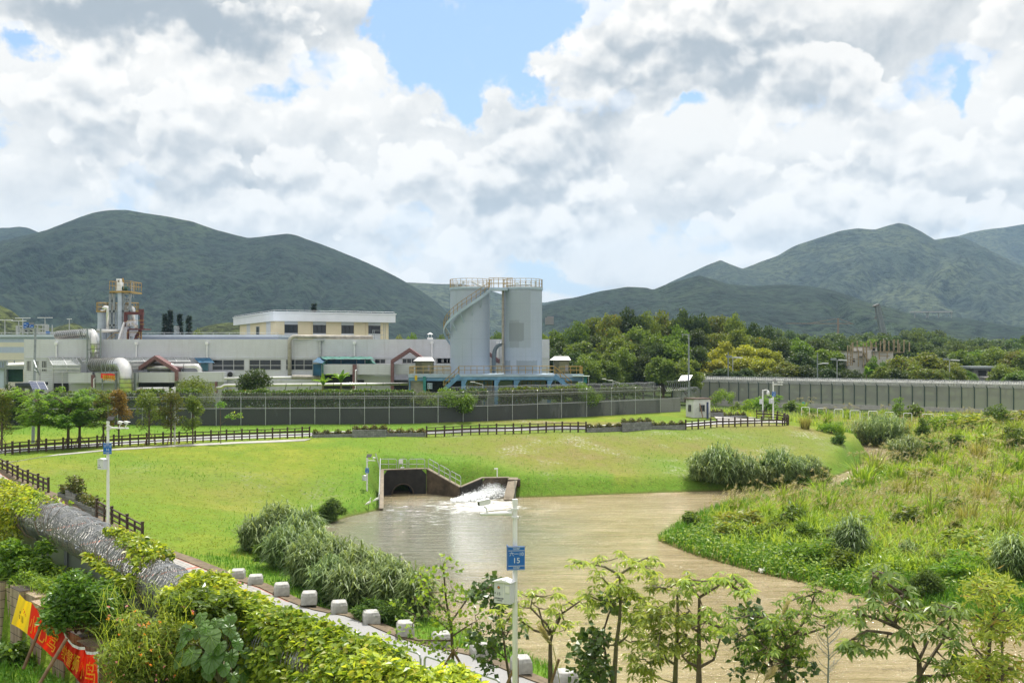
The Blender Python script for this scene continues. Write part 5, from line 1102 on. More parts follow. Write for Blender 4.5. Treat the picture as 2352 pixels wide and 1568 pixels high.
 cp = MB(); cp.prism([p(1545, 1018, 2.6), p(1700, 1020, 2.6), p(1700, 1016, 5.2), p(1545, 1012, 5.2)], (0, 0, .06)); obj('side_canopy', cp, 'panel', root)
 cp = MB(); cp.beam(p(1690, 1018, 2.7), p(1690, 1090, 2.7), .07); cp.beam(p(1640, 1018, 2.8), p(1640, 1090, 2.8), .06); obj('canopy_post', cp, 'alu', root)
 for lb, x0, x1, xr0, xr1, yr, yt in (('olive metal cabinet with a zinc gable roof left of the tanks', 138, 296, 118, 310, 850, 885), ('olive metal cabinet with a zinc gable roof right of the tanks', 1378, 1516, 1340, 1532, 843, 876)):
  Dk = 149.2; A = P(*z3(x0, yt), Dk); B = P(*z3(x1, 990), Dk); root = thing('metal_cabinet', lb, 'cabinet', ((A.x + B.x) / 2, Dk, TZ0), 'roofed cabinets on the platform')
  c = MB(); c.box((A.x, Dk, TZ0), (B.x, Dk + 1.8, A.z)); bd = obj('body', c, 'kiosk', root)
  c = MB(); A2 = P(*z3(xr0, yt), Dk - .3); A3 = P(*z3(xr1, yt), Dk - .3); t1 = P(*z3(xr0 + 45, yr), Dk + .9); t2 = P(*z3(xr1 - 22, yr), Dk + .9); bk = Vector((0, 2.4, 0))
  c.prism([A2, A3, t2, t1], (0, 0, .06)); c.prism([A2 + bk, t1, t2, A3 + bk], (0, 0, .06)); c.add([A2, A2 + bk, t1, A3, A3 + bk, t2], [(0, 2, 1), (3, 4, 5)]); obj('roof', c, 'zinc', root)
  c = MB(); xm = A.x + (B.x - A.x) * .36; c.box((xm, Dk - .04, TZ0 + .3), (B.x - .1, Dk - .003, A.z - .15)); dr = obj('door', c, pm('olive_door', (.15, .15, .085), .35, .3), root); c = MB(); c.box((xm + .9, Dk - .06, TZ0 + .4), (xm + 1.3, Dk - .042, TZ0 + 1.3)); obj('notice', c, 'zinc', dr)
 c = MB(); c.pbox(z3(132, 1010), z3(154, 1055), 146.5, .12); o = one('notice_board', c, 'yellowsign', 'yellow notice board hung at the left end of the blue platform', 'notice')
 for lb, x0, x1, y0, y1, dd in (('grey control box mounted below the left end of the platform', 246, 288, 1080, 1130, 2.6), ('grey control box below the right end of the platform', 1598, 1640, 1064, 1105, 2.6)):
  c = MB(); c.pbox(z3(x0, y0), z3(x1, y1), D0 + dd, .5); c.cur = 1; q = p((x0 + x1) / 2, y0 + 14, dd)
  for i in (-1, 1):
   for j in (0, 1): c.tube([q + Vector((i * .18, 0, -j * .35)), q + Vector((i * .18, -.05, -j * .35))], .08, 8)
  one('control_box', c, ['paleblue', 'rubber'], lb, 'control box')
 q = MB(); n = 12; xs = np.linspace(905, 1030, n + 1); V = []
 for i, x in enumerate(xs): s_ = math.sin(i / n * 7) * 5; V += [P(*z1(x, 990 + s_ * .5 + i * .6), 150.3 + .08 * math.sin(i)), P(*z1(x - 2, 1032 + s_ + i * 1.7), 150.2 + .08 * math.cos(i))]
 q.add(V, [(2 * i, 2 * i + 1, 2 * i + 3, 2 * i + 2) for i in range(n)]); root = thing('banner', 'small red cloth banner with yellow marks tied to the silver duct frame', 'banner', P(*z1(965, 1040), 150.3)); obj('cloth', q, M_red, root)
 q = MB()
 for i in range(6): a = P(*z1(918 + i * 18, 1006 + i * 1.5), 150.12); q.box((a.x, a.y, a.z - .5), (a.x + .45, a.y + .02, a.z - .38)); q.box((a.x + .15, a.y, a.z - .8), (a.x + .25, a.y + .02, a.z)); q.box((a.x, a.y, a.z - .15), (a.x + .4, a.y + .02, a.z - .05))
 obj('lettering', q, M_yel, root)
M_red = pm('red_cloth', (0.62, 0.035, 0.025), 0.7, var=0.12, scale=2)
M_yel = pm('yellow_cloth', (0.75, 0.50, 0.03), 0.7, var=0.08)
platform()
# ------------------------------------------------------------------ timber fences beside the road and path
def timber_fence(label, pts, group=None, h=1.15, every=2, bays=None):
 root = thing('timber_fence', label, 'fence', pts[0], group); rl = MB(); pm_ = {}
 for i, q in enumerate(pts):
  tall = i % every == 0 or i == len(pts) - 1; b = MB(); hh = h if tall else h * .84; w_ = .15 if tall else .11
  d = (pts[min(i + 1, len(pts) - 1)] - pts[max(i - 1, 0)]); d.z = 0; d.normalize(); s = Vector((-d.y, d.x, 0)); a = d * w_ / 2; b_ = s * w_ / 2; t_ = q + Vector((0, 0, hh)); q = q - Vector((0, 0, .25))
  b.hexa([q - a - b_, q + a - b_, q + a + b_, q - a + b_, t_ - a - b_, t_ + a - b_, t_ + a + b_, t_ - a + b_])
  if tall: u = Vector((0, 0, .06)); a *= 1.15; b_ *= 1.15; b.hexa([t_ - a - b_, t_ + a - b_, t_ + a + b_, t_ - a + b_] + [v + u for v in (t_ - a - b_, t_ + a - b_, t_ + a + b_, t_ - a + b_)])
  obj('post', b, 'wood', root)
 for z, w_, hh in ((.88, .09, .09), (.58, .05, .20), (.28, .05, .09)):
  for a, b in zip(pts[:-1], pts[1:]): rl.beam(a + Vector((0, 0, z * h)), b + Vector((0, 0, z * h)), w_, hh)
 obj('rails', rl, 'wood', root); return root
def along(ctrl, n, z):
 ps = [G(x, y, z) for x, y in ctrl]; pts = np.array([(p.x, p.y) for p in ps]); q = sm(pts, n); Z = hgt(q[:, 0], q[:, 1]); return [Vector((a, b, c + .03)) for (a, b), c in zip(q, Z)]
timber_fence('dark brown timber fence along the road behind the street trees', along([(-120, 1066), (0, 1047), (41, 1042), (160, 1033), (300, 1024), (420, 1018), (541, 1012.5), (711, 1006)], 48, 4.3), 'timber road fences')
timber_fence('dark brown timber fence along the road between the two stone planters', along([(980, 1003), (1160, 998), (1346, 992)], 20, 4.3), 'timber road fences')
timber_fence('dark brown timber fence curling round the road end beside the hut', along([(1575, 984), (1586, 983.5), (1640, 981), (1704, 978), (1760, 977), (1796, 977), (1809, 974), (1812, 970), (1800, 965), (1770, 963.5), (1738, 963)], 30, 4.3), 'timber road fences')
def diag(s, x0, x1, n, zoff=0.03):
 out = []
 for x in np.linspace(x0, x1, n): D = s / (1 + (x - CX) / F); out.append(Vector(((x - CX) / F * D, D, float(path_z(D)) + zoff)))
 return out
timber_fence('dark brown timber fence by the footpath above the far end of the razor wire', diag(40.6, -30, 111, 13))
timber_fence('dark brown timber fence by the footpath beside the pole marked 16', diag(40.6, 222, 327, 7), None, 1.2)
def planter(label, segs, D0=None):
 root = None
 for (x0, x1, yb0, yb1, hpx, dep) in segs:
  a = G(x0, yb0, 4.32); b = G(x1, yb1, 4.32); h = hpx * a.y / F; dv = Vector((b.y - a.y, a.x - b.x, 0)); dv = Vector((0, dep, 0))
  if root is None: root = thing('stone_planter', label, 'planter', a)
  m = MB(); dn = Vector((0, 0, -.3)); u = Vector((0, 0, h)); m.hexa([a + dn, b + dn, b + dv + dn, a + dv + dn, a + u, b + u, b + dv + u, a + dv + u]); obj('block_wall', m, 'blockstone', root)
  rng = np.random.default_rng(int(x0)); n = int((b - a).length * 260); f = rng.uniform(0, 1, n); g_ = rng.uniform(.2, .95, n); c = np.outer(1 - f, a) + np.outer(f, b) + np.outer(g_, dv) + np.stack([0 * f, 0 * f, h + rng.uniform(0, .5, n) * (0.6 + .4 * np.sin(f * 23))], 1)
  m = MB(); m.arr(*leaves(c, .22, rng, .6, .5)); obj('shrubs', m, 'lf_hedge', root)
M['lf_hedge'] = leafm('clipped_shrub_leaf', (0.06, 0.085, 0.02), (0.16, 0.17, 0.04), 0.35, c3=(0.22, 0.11, 0.04))
def block_mat():
 m, t, o = newmat('grey_block_wall'); p = pos(t); x, y, z = t.sep(p); br = t.n('ShaderNodeTexBrick'); t.put(br.inputs['Vector'], t.comb(t.m('ADD', x, t.m('MULTIPLY', y, .7)), z, 0.0)); br.inputs['Scale'].default_value = 1; br.inputs['Brick Width'].default_value = .5; br.inputs['Row Height'].default_value = .24; br.inputs['Mortar Size'].default_value = .015
 t.put(br.inputs['Color1'], (.17, .175, .18)); t.put(br.inputs['Color2'], (.26, .26, .265)); t.put(br.inputs['Mortar'], (.09, .09, .09)); pbsdf(t, o, t.mix(t.ss(t.noise(p, 2, 5), .45, .7, 0, .5), br.outputs['Color'], (.11, .115, .11)), .9); M['blockstone'] = m
block_mat()
def path_planter():
 a, b = diag(40.6, 132, 216, 2); root = thing('stone_planter', 'stone planter with a bushy shrub between the two path fences near the pole marked 16', 'planter', a); u = (b - a).normalized(); s = Vector((-u.y, u.x, 0)) * .9
 for f0, f1, h in ((0, .22, .35), (.22, .50, .75), (.50, 1, .35)):
  p, q = a.lerp(b, f0), a.lerp(b, f1); m = MB(); dn = Vector((0, 0, -.4)); up = Vector((0, 0, h)); m.hexa([p + dn, q + dn, q + s + dn, p + s + dn, p + up, q + up, q + s + up, p + s + up]); obj('block_wall', m, 'blockstone', root); rng = np.random.default_rng(int(f0 * 10)); n = 700; c = np.array([p.lerp(q, rng.uniform(0, 1)) + s * rng.uniform(.1, .9) + Vector((0, 0, h + rng.uniform(0, 1.1 if h > .5 else .6))) for i in range(n)]); m = MB(); m.arr(*leaves(c, .2, rng, .6, .5)); obj('shrubs', m, 'lf_hedge', root)
path_planter()
planter('long low stone planter with clipped shrubs directly above the outfall with two pipes', [(716, 809, 1006, 1004.5, 8, 1.1), (809, 887, 1005.5, 1004.5, 18, 1.3), (887, 976, 1004, 1002.5, 9, 1.1)])
planter('long low stone planter with clipped shrubs between the middle fence and the hut', [(1348, 1430, 992, 989, 9, 1.1), (1430, 1497, 990, 987, 19, 1.3), (1497, 1574, 986.5, 984, 9, 1.1)])
planter('low stone planter with clipped shrubs right beside the whitewashed hut', [(1630, 1662, 962, 962, 15, 1.2), (1662, 1716, 962, 961, 7, 1.2)])
# ------------------------------------------------------------------ security wall with mesh fence and razor wire
def coil(mb, c0, c1, r, pitch, seg=14, w=0.02, seed=0, mb2=None, squash=1.0):
 rng = random.Random(seed); c0 = Vector(c0); c1 = Vector(c1); L = (c1 - c0).length; u = (c1 - c0).normalized(); sd = u.cross(Vector((0, 0, 1))).normalized(); up = sd.cross(u)
 n = int(L / pitch * seg); pts = []
 if n < 3: return
 for i in range(n + 1):
  t = i / seg * 2 * math.pi; k = i / n; rr = r * (1 + .06 * math.sin(i * .043 + seed) + rng.uniform(-.015, .015)); lean = .18 * r * math.cos(t)
  pts.append(c0 + u * (L * k + lean) + sd * rr * math.cos(t) + up * rr * squash * math.sin(t))
 P_ = np.array(pts); T = np.gradient(P_, axis=0); T /= np.linalg.norm(T, axis=1, keepdims=True); rad = P_ - (np.array(c0) + np.outer(np.arange(n + 1) / n * L, np.array(u))); rad /= np.linalg.norm(rad, axis=1, keepdims=True); B = np.cross(T, rad)
 V = np.stack([P_ + rad * w * .6, P_ + B * w * .6 - rad * w * .3, P_ - B * w * .6 - rad * w * .3], 1).reshape(-1, 3); i = np.arange(n) * 3
 mb.arr(V, np.concatenate([np.stack([i + k, i + (k + 1) % 3, i + 3 + (k + 1) % 3, i + 3 + k], 1) for k in range(3)]))
 if mb2 is not None:      # barbs
  M_ = (P_[:-1] + P_[1:]) / 2; b = .045; V = np.stack([M_ - T[:-1] * b, M_ + B[:-1] * b * .5, M_ + T[:-1] * b, M_ - B[:-1] * b * .5], 1).reshape(-1, 3); mb2.arr(V, np.arange(len(V)).reshape(-1, 4))
WALLPTS = [G(x, y, 4.9) for x, y in [(-260, 984), (0, 976), (430, 974.5), (700, 973), (1000, 970), (1150, 965), (1300, 958), (1450, 950.5), (1563, 945)]]
def wall_at(px):
 xs = [(p.x / p.y * F + CX) for p in WALLPTS]; X = np.interp(px, xs, [p.x for p in WALLPTS]); Y = np.interp(px, xs, [p.y for p in WALLPTS]); return Vector((X, Y, 4.75))
def security_wall():
 root = thing('security_wall', 'long moss-stained, shade-painted concrete security wall fronted by a steel mesh fence with razor wire', 'wall', wall_at(700))
 b = MB(); H = 2.05
 for a, c in zip(WALLPTS[:-1], WALLPTS[1:]):
  d = (c - a).normalized(); s = Vector((-d.y, d.x, 0)) * .3; z0, z1_ = Vector((0, 0, -.4)), Vector((0, 0, H)); b.hexa([a + z0, c + z0, c + s + z0, a + s + z0, a + z1_, c + z1_, c + s + z1_, a + s + z1_])
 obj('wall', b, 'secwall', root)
 m = MB(); off = Vector((0, -.35, 0)); hm = 3.55
 xs = list(np.arange(46, 1570, 56.5)); pp = [wall_at(x) + off for x in xs]
 for a, c in zip(pp[:-1], pp[1:]): m.quad(a, c, c + Vector((0, 0, hm)), a + Vector((0, 0, hm)))
 obj('mesh_panel', m, 'meshlight', root)
 for a in pp: q = MB(); q.tube([a, a + Vector((0, 0, hm)), a + Vector((0, -.25, hm + .45))], .045, 6); obj('post', q, 'galv', root)
 q = MB()
 for z in (H + .06, hm): q.tube([a + Vector((0, -.02, z)) for a in pp], .03, 5)
 obj('rail', q, 'galv', root)
 q = MB()
 for i, (a, c) in enumerate(zip(pp[:-1], pp[1:])): coil(q, a + Vector((0, -.15, hm + .10)), c + Vector((0, -.15, hm + .10)), .42, .20, 12, .026, i)
 obj('razor_wire', q, 'wiredark', root)
security_wall()
def rear_fence():
 root = thing('inner_fence', 'inner mesh fence with razor wire, bare at its right end behind the hut', 'fence', P(1500, 930, 152)); pts = [Vector((wall_at(x).x, wall_at(x).y + 4.5, 5.0)) for x in np.arange(1030, 1570, 60)]
 m = MB()
 for a, c in zip(pts[:-1], pts[1:]): m.quad(a, c, c + Vector((0, 0, 3.4)), a + Vector((0, 0, 3.4)))
 obj('mesh_panel', m, 'meshlight', root)
 for a in pts: q = MB(); q.tube([a, a + Vector((0, 0, 3.8))], .05, 6); obj('post', q, 'galv', root)
 q = MB()
 for i, (a, c) in enumerate(zip(pts[:-1], pts[1:])): coil(q, a + Vector((0, 0, 3.75)), c + Vector((0, 0, 3.75)), .50, .22, 12, .03, 40 + i)
 a = wall_at(1563) + Vector((0, -.3, 2.9)); coil(q, a, a + Vector((2.6, 1.5, .1)), .8, .25, 14, .035, 77); coil(q, a + Vector((-2, 1, 1)), a + Vector((1.5, 1.5, 1.3)), .8, .3, 14, .035, 78)
 obj('razor_wire', q, 'wire', root)
rear_fence()
def creeper_hedge(label, x0, x1, ztop, back, seed, dens=1.0, hang=1.3, gaps=()):
 rng = np.random.default_rng(seed); n = int(abs(wall_at(x1).x - wall_at(x0).x) * 800 * dens); xs = rng.uniform(x0, x1, n)
 keep = np.ones(n, bool)
 for g0, g1 in gaps: keep &= ~((xs > g0) & (xs < g1) & (rng.uniform(0, 1, n) < .8))
 xs = xs[keep]; n = len(xs); base = np.array([wall_at(x) for x in xs]); th = rng.uniform(0, 2 * np.pi, n); rr = rng.uniform(.5, 1.0, n)
 top = ztop + .35 * (fbm(base[:, 0], base[:, 0] * 0, 2.2, 3, seed) - .5) * 2
 c = base.copy(); c[:, 1] += back + .7 * rr * np.cos(th); c[:, 2] = top - .75 + .8 * rr * np.sin(th)
 low = rng.uniform(0, 1, n) < .45; c[low, 2] = top[low] - rng.uniform(.3, hang, low.sum()) * (0.5 + fbm(base[low, 0], base[low, 0] * 0, 1.5, 3, seed + 3)); c[low, 1] = base[low, 1] + back - .5 + rng.uniform(-.1, .1, low.sum())
 mb = MB(); mb.arr(*leaves(c, .30, rng, .7, .35, .4)); return one('creeper_hedge', mb, 'lf_fern', label, 'hedge', 'creeper hedges over the fence')
creeper_hedge('dark green creeper hedge running behind the wall from the small trees to the tanks', 494, 945, 9.0, 3.4, 5, 1.0, 2.6)
creeper_hedge('dark creeper hedge behind the wall behind the feathery street trees', -40, 296, 8.8, 3.4, 16, 1.0, 2.6)
creeper_hedge('dark creeper hedge behind the wall between the tall silver stack and the round shrubs', 296, 440, 9.1, 3.4, 6, 1.0, 2.6)
creeper_hedge('patchy creeper hedge under the right tank, browner at its right end', 1145, 1330, 9.0, 3.4, 7, .9, 2.2)
creeper_hedge('thin creeper hedge hanging below the platform between the two sprawling shrubs', 1050, 1115, 9.0, 3.4, 8, .8, 1.2)
creeper_hedge('sparse creeper patch on the bare wire right of the platform', 1385, 1480, 9.0, 3.4, 9, .25, 1.8)
# ------------------------------------------------------------------ camera and lamp poles
def bullet_cam(mb, c, d, s=1.0):
 c = Vector(c); d = Vector(d).normalized(); mb.cur = 0; mb.beam(c - d * .16 * s, c + d * .16 * s, .13 * s, .12 * s); mb.beam(c - d * .14 * s + Vector((0, 0, .075 * s)), c + d * .22 * s + Vector((0, 0, .075 * s)), .16 * s, .02 * s); mb.cur = 1; mb.beam(c + d * .161 * s, c + d * .175 * s, .10 * s, .09 * s); mb.cur = 0
def camera_pole(label, base, H, num, arm=1.1, side=-1, cams=1, r=.085, big=False, solar=False, box_side=-1, antenna=.0, k=1.0, sign_turn=0.0, box_text=False):
 root = thing('camera_pole', label, 'camera pole', base); L = lambda x, y, z: Vector(base) + Vector((x, y, z))
 b = MB(); b.tube([L(0, 0, -.3), L(0, 0, H * .45), L(0, 0, H)], [r, r, r * .82], 14); b.tube([L(0, 0, H - .02), L(0, 0, H + .14 * k)], r * 1.05, 14); obj('pole', b, 'white', root)
 if antenna: b = MB(); b.tube([L(0, 0, H), L(0, 0, H + antenna)], .012, 5); obj('antenna', b, 'greysteel', root)
 a = MB(); za = H - .30 * k; a.tube([L(side * .1, 0, za), L(side * arm * k, -.05, za - .02)], [.06 * k, .05 * k], 8)
 a.prism([L(side * .08, -.01, za + .16 * k), L(side * .08, -.01, za - .10 * k), L(side * .32 * k, -.01, za - .07 * k), L(side * .32 * k, -.01, za + .05 * k)], (0, .02, 0))
 for z in (za + .14 * k, za - .12 * k): a.tube([L(0, 0, z - .025), L(0, 0, z + .025)], r * 1.35, 12)
 ar = obj('arm', a, 'white', root)
 for i in range(cams):
  c = MB(); cx = side * (arm * k - .12 - .42 * k * i); q = L(cx, -.05, za); pts = [q + Vector((.02, 0, -.09)), q + Vector((.10 * k * -side, 0, 0)), q + Vector((.07 * k * -side, 0, .16 * k)), q + Vector((0, 0, .22 * k))]
  c.tube(pts, .028 * k, 6); bullet_cam(c, q + Vector((0, 0, .34 * k)), (side * .8, -.35, -.12), k * 1.15); obj('camera', c, ['white', 'rubber'], ar)
 if solar:
  s = MB(); c = L(.18, 0, H + .30 * k); s.hexa([c + Vector(v) for v in ((-.22, -.15, -.1), (.22, -.15, -.1), (.26, .12, .14), (-.18, .12, .14), (-.22, -.16, -.07), (.22, -.16, -.07), (.26, .11, .17), (-.18, .11, .17))]); obj('small_solar_panel', s, 'rubber', root)
 sw, sh, zs = .52 * k, .74 * k, H - 1.66 * k; sg = bpy.data.objects.new('number_sign', None)
 s = MB(); s.box((-sw / 2, -.03, -sh / 2), (sw / 2, .0, sh / 2)); s.box((-sw / 2 - .02, -.004, -sh / 2 - .01), (-sw / 2 - .002, .22 * k, sh / 2 + .01)) if big else None
 me = clean_mesh('number_sign', s); me.materials.append(M['signblue']); so_ = bpy.data.objects.new('number_sign', me); COL.objects.link(so_); so_.parent = root; so_.location = (.04 * k, -.16 * k, zs); so_.rotation_euler = (0, 0, sign_turn)
 ln = MB()
 for z in (.355, .235, -.235, -.355): ln.box((-sw / 2 + .01, -.034, z * sh / .74 - .006), (sw / 2 - .01, -.0305, z * sh / .74 + .006))
 lo = obj('sign_line', ln, 'white', so_, local=True)
 for s_, sz, z in (('GDBF', .085, .295), ('六一10', .15, .125), (num, .235, -.075), ('GDBF', .085, -.295)): text('lettering', s_, sz * k, (0, -.033, z * k), 0, so_, M_lett)
 bw, bh, bd = .56 * k, .66 * k, .30 * k; zb = H - 2.72 * k; cx = box_side * (bw / 2 + r * .6)
 s = MB(); s.box((-bw / 2, -bd / 2, -bh / 2), (bw / 2, bd / 2, bh / 2)); me = clean_mesh('cabinet_box', s); me.materials.append(M_box); bo = bpy.data.objects.new('cabinet_box', me); COL.objects.link(bo); bo.parent = root; bo.location = (cx, -.10 * k, zb); bo.rotation_euler = (0, 0, R(-28))
 s = MB(); s.add([(-bw / 2 - .05, -bd / 2 - .05, bh / 2), (bw / 2 + .05, -bd / 2 - .05, bh / 2), (bw / 2 + .05, bd / 2 + .05, bh / 2), (-bw / 2 - .05, bd / 2 + .05, bh / 2), (0, -bd / 2 - .05, bh / 2 + .09 * k), (0, bd / 2 + .05, bh / 2 + .09 * k)], [(0, 1, 4), (1, 2, 5, 4), (2, 3, 5), (3, 0, 4, 5), (3, 2, 1, 0)]); obj('box_roof', s, 'white', bo, local=True)
 if box_text:
  s = MB(); s.box((.04, -bd / 2 - .004, -bh / 2 + .02), (.055, -bd / 2 - .0005, bh / 2 - .02)); s.box((.12, -bd / 2 - .02, .02), (.26, -bd / 2 - .0005, .24)); obj('box_door', s, 'white', bo, local=True)
  text('lettering', num, .13, (-.12, -bd / 2 - .003, -.04), 0, bo, M_darkink); text('lettering', '边防通信设施', .055, (-.11, -bd / 2 - .003, -.18), 0, bo, M_darkink); text('lettering', '广东边防海警', .035, (-.11, -bd / 2 - .003, -.245), 0, bo, M_darkink)
  e = MB(); c = Vector((-.12, -bd / 2 - .003, .16)); e.tube([c, c + Vector((0, -.004, 0))], .045, 16); obj('emblem', e, M_redink, bo, local=True); e = MB(); e.prism([c + Vector((.026 * math.sin(a) * (1 if i % 2 == 0 else .45), -.006, .026 * math.cos(a) * (1 if i % 2 == 0 else .45))) for i, a in enumerate(np.linspace(0, 2 * math.pi, 11)[:-1])], (0, -.002, 0)); obj('emblem', e, M_yel, bo, local=True)
  e = MB(); e.tube([Vector((-.24, -bd / 2 - .015, -.02)), Vector((-.24, -bd / 2, -.02))], .018, 8); obj('lock', e, 'rubber', bo, local=True)
 elif k > .6:
  text('lettering', num, .13, (-.12, -bd / 2 - .003, -.04), 0, bo, M_darkink); text('lettering', '边防通信设施', .055, (-.11, -bd / 2 - .003, -.18), 0, bo, M_darkink)
 return root
M_lett = pm('pale_sign_lettering', (0.62, 0.68, 0.75), 0.5, var=.02); M_darkink = pm('dark_blue_ink', (0.02, 0.025, 0.07), 0.5); M_redink = pm('dull_red_ink', (0.35, 0.05, 0.04), 0.5); M_box = pm('pale_lilac_grey_box', (0.58, 0.60, 0.66), 0.5, var=.04)
b15 = Vector((P(1183, 0, 31).x, 31, 1.9)); camera_pole('tall white camera pole beside the river carrying the blue sign marked 15', b15, P(0, 1156, 31).z - 1.9, '15', 1.08, -1, 1, .085, True, False, -1, .75, 1.0, R(6), True)
b16 = Vector((P(248, 0, 66.5).x, 66.5, 1.75)); camera_pole('tall white camera pole on the lawn edge carrying the blue sign marked 16', b16, P(0, 972, 66.5).z - 1.75, '16', 1.40, 1, 2, .10, True, True, -1, 1.2, 1.0, R(8))
g19 = G(843, 1138, 0.85); camera_pole('short white camera pole with blue sign left of the outfall railings', g19, P(0, 1052, g19.y).z - g19.z, '19', 1.15, 1, 1, .075, False, True, -1, 0, .66)
g20 = G(1776, 966, 4.35); camera_pole('white camera pole with the blue sign marked 20 inside the curled fence', g20, P(0, 878, g20.y).z - g20.z, '20', 1.35, 1, 2, .10, False, True, -1, 0, .95)
def dome_pole():
 g = G(1752, 962, 4.35); H = P(0, 895, g.y).z - g.z; root = thing('camera_pole', 'short white pole with a hanging dome camera left of the pole marked 20', 'camera pole', g); L = lambda x, y, z: g + Vector((x, y, z))
 b = MB(); b.tube([L(0, 0, -.2), L(0, 0, H)], .09, 10); obj('pole', b, 'white', root); b = MB(); b.tube([L(0, 0, H - .1), L(.45, 0, H), L(.72, 0, H - .05)], .06, 8); obj('arm', b, 'white', root)
 b = MB(); c = L(.74, 0, H - .45); b.lathe(c, [(.01, -.32), (.16, -.26), (.22, -.1), (.22, .1), (.16, .25), (.05, .4)], 14); obj('dome_camera', b, 'white', root, smooth=True); b = MB(); b.box(L(-.45, -.1, H - 2.0), L(-.1, .1, H - 1.3)); obj('cabinet_box', b, M_box, root)
dome_pole()
def mid_pole():
 D = 103; g = on_ground(401, D); H = P(0, 888, D).z - g.z; root = thing('camera_pole', 'white camera pole among the young street trees before the razor-topped wall', 'camera pole', g); L = lambda x, y, z: g + Vector((x, y, z))
 b = MB(); b.tube([L(0, 0, -.2), L(0, 0, H)], .10, 10); obj('pole', b, 'white', root); b = MB(); b.tube([L(0, 0, H - .5), L(-.85, 0, H - .6)], .06, 8); b.cur = 0; bullet_cam(b, L(-.8, 0, H - .35), (-.9, -.4, -.1), 1.3); bullet_cam(b, L(-.1, 0, H - .2), (-.4, -.9, -.1), 1.3); obj('camera', b, ['white', 'rubber'], root)
 b = MB(); b.box(L(-.5, -.2, H - 4.0), L(-.05, .05, H - 3.3)); b.box(L(.1, -.2, H - 3.6), L(.45, .05, H - 3.1)); obj('cabinet_box', b, M_box, root)
mid_pole()
def outfall_cam():
 D = 96.2; c = P(1142, 1099, D); b = MB(); t_ = P(1142, 1076, D); b.tube([c, t_], .05, 8); b.beam(t_ + Vector((-.28, -.1, 0)), t_ + Vector((.05, 0, .02)), .12, .10); one('camera_post', b, 'white', 'slim white post with a small camera on the right outfall', 'camera post')
outfall_cam()
def solar_pole(label, base, top, pan, arm, Dp):
 root = thing('solar_pole', label, 'solar pole', base); b = MB(); base = Vector(base); top = Vector(top); b.tube([base - Vector((0, 0, .3)), top], [.17, .11], 10); obj('pole', b, 'greysteel', root)
 for a, c in arm: q = MB(); q.beam(a, c, .12); obj('arm', q, 'greysteel', root)
 for p4 in pan:
  q = MB(); q.prism([P(*v, d) for v, d in p4], (0, .06, .03)); fr = obj('panel_frame', q, 'alu', root); p = [P(*v, d) for v, d in p4]; c = sum(p, Vector()) / 4; q = MB(); q.prism([c + (v - c) * .93 + Vector((0, -.03, .01)) for v in p], (0, .02, 0)); obj('solar_panel', q, 'solar', fr)
 return root
bp = on_ground(75.5, 104); tp = P(81.5, 752, 106)
solar_pole('tall leaning grey pole with two tilted solar panels among the left street trees', bp, tp, [[(zl(428, 1100), 103), (zl(540, 1103), 103), (zl(600, 1222), 101.8), (zl(485, 1222), 101.8)], [(zl(544, 1103), 103), (zl(655, 1105), 103), (zl(715, 1224), 101.8), (zl(606, 1222), 101.8)]],
   [(P(*zl(388, 305), 105.5), P(*zl(540, 312), 105.8)), (P(*zl(435, 360), 105.5), P(*zl(435, 310), 105.5)), (P(*zl(505, 790), 104.3), P(*zl(545, 900), 103.6)), (P(*zl(545, 900), 103.8), P(*zl(590, 1010), 104)), (P(*zl(560, 960), 104), P(*zl(505, 930), 104.2))], 103)
bp = on_ground(1582, 146); solar_pole('grey pole with two solar panels standing behind the whitewashed hut', bp, P(1582, 767, 146), [[(zh(322, 98), 145), (zh(414, 93), 145), (zh(362, 184), 144), (zh(268, 186), 144)], [(zh(420, 92), 145), (zh(515, 88), 145), (zh(465, 178), 144), (zh(370, 183), 144)]],
   [(P(1583, 768, 146), P(1566, 768, 145.6)), (P(1568, 766, 145.6), P(1568, 775, 145.6))], 144)
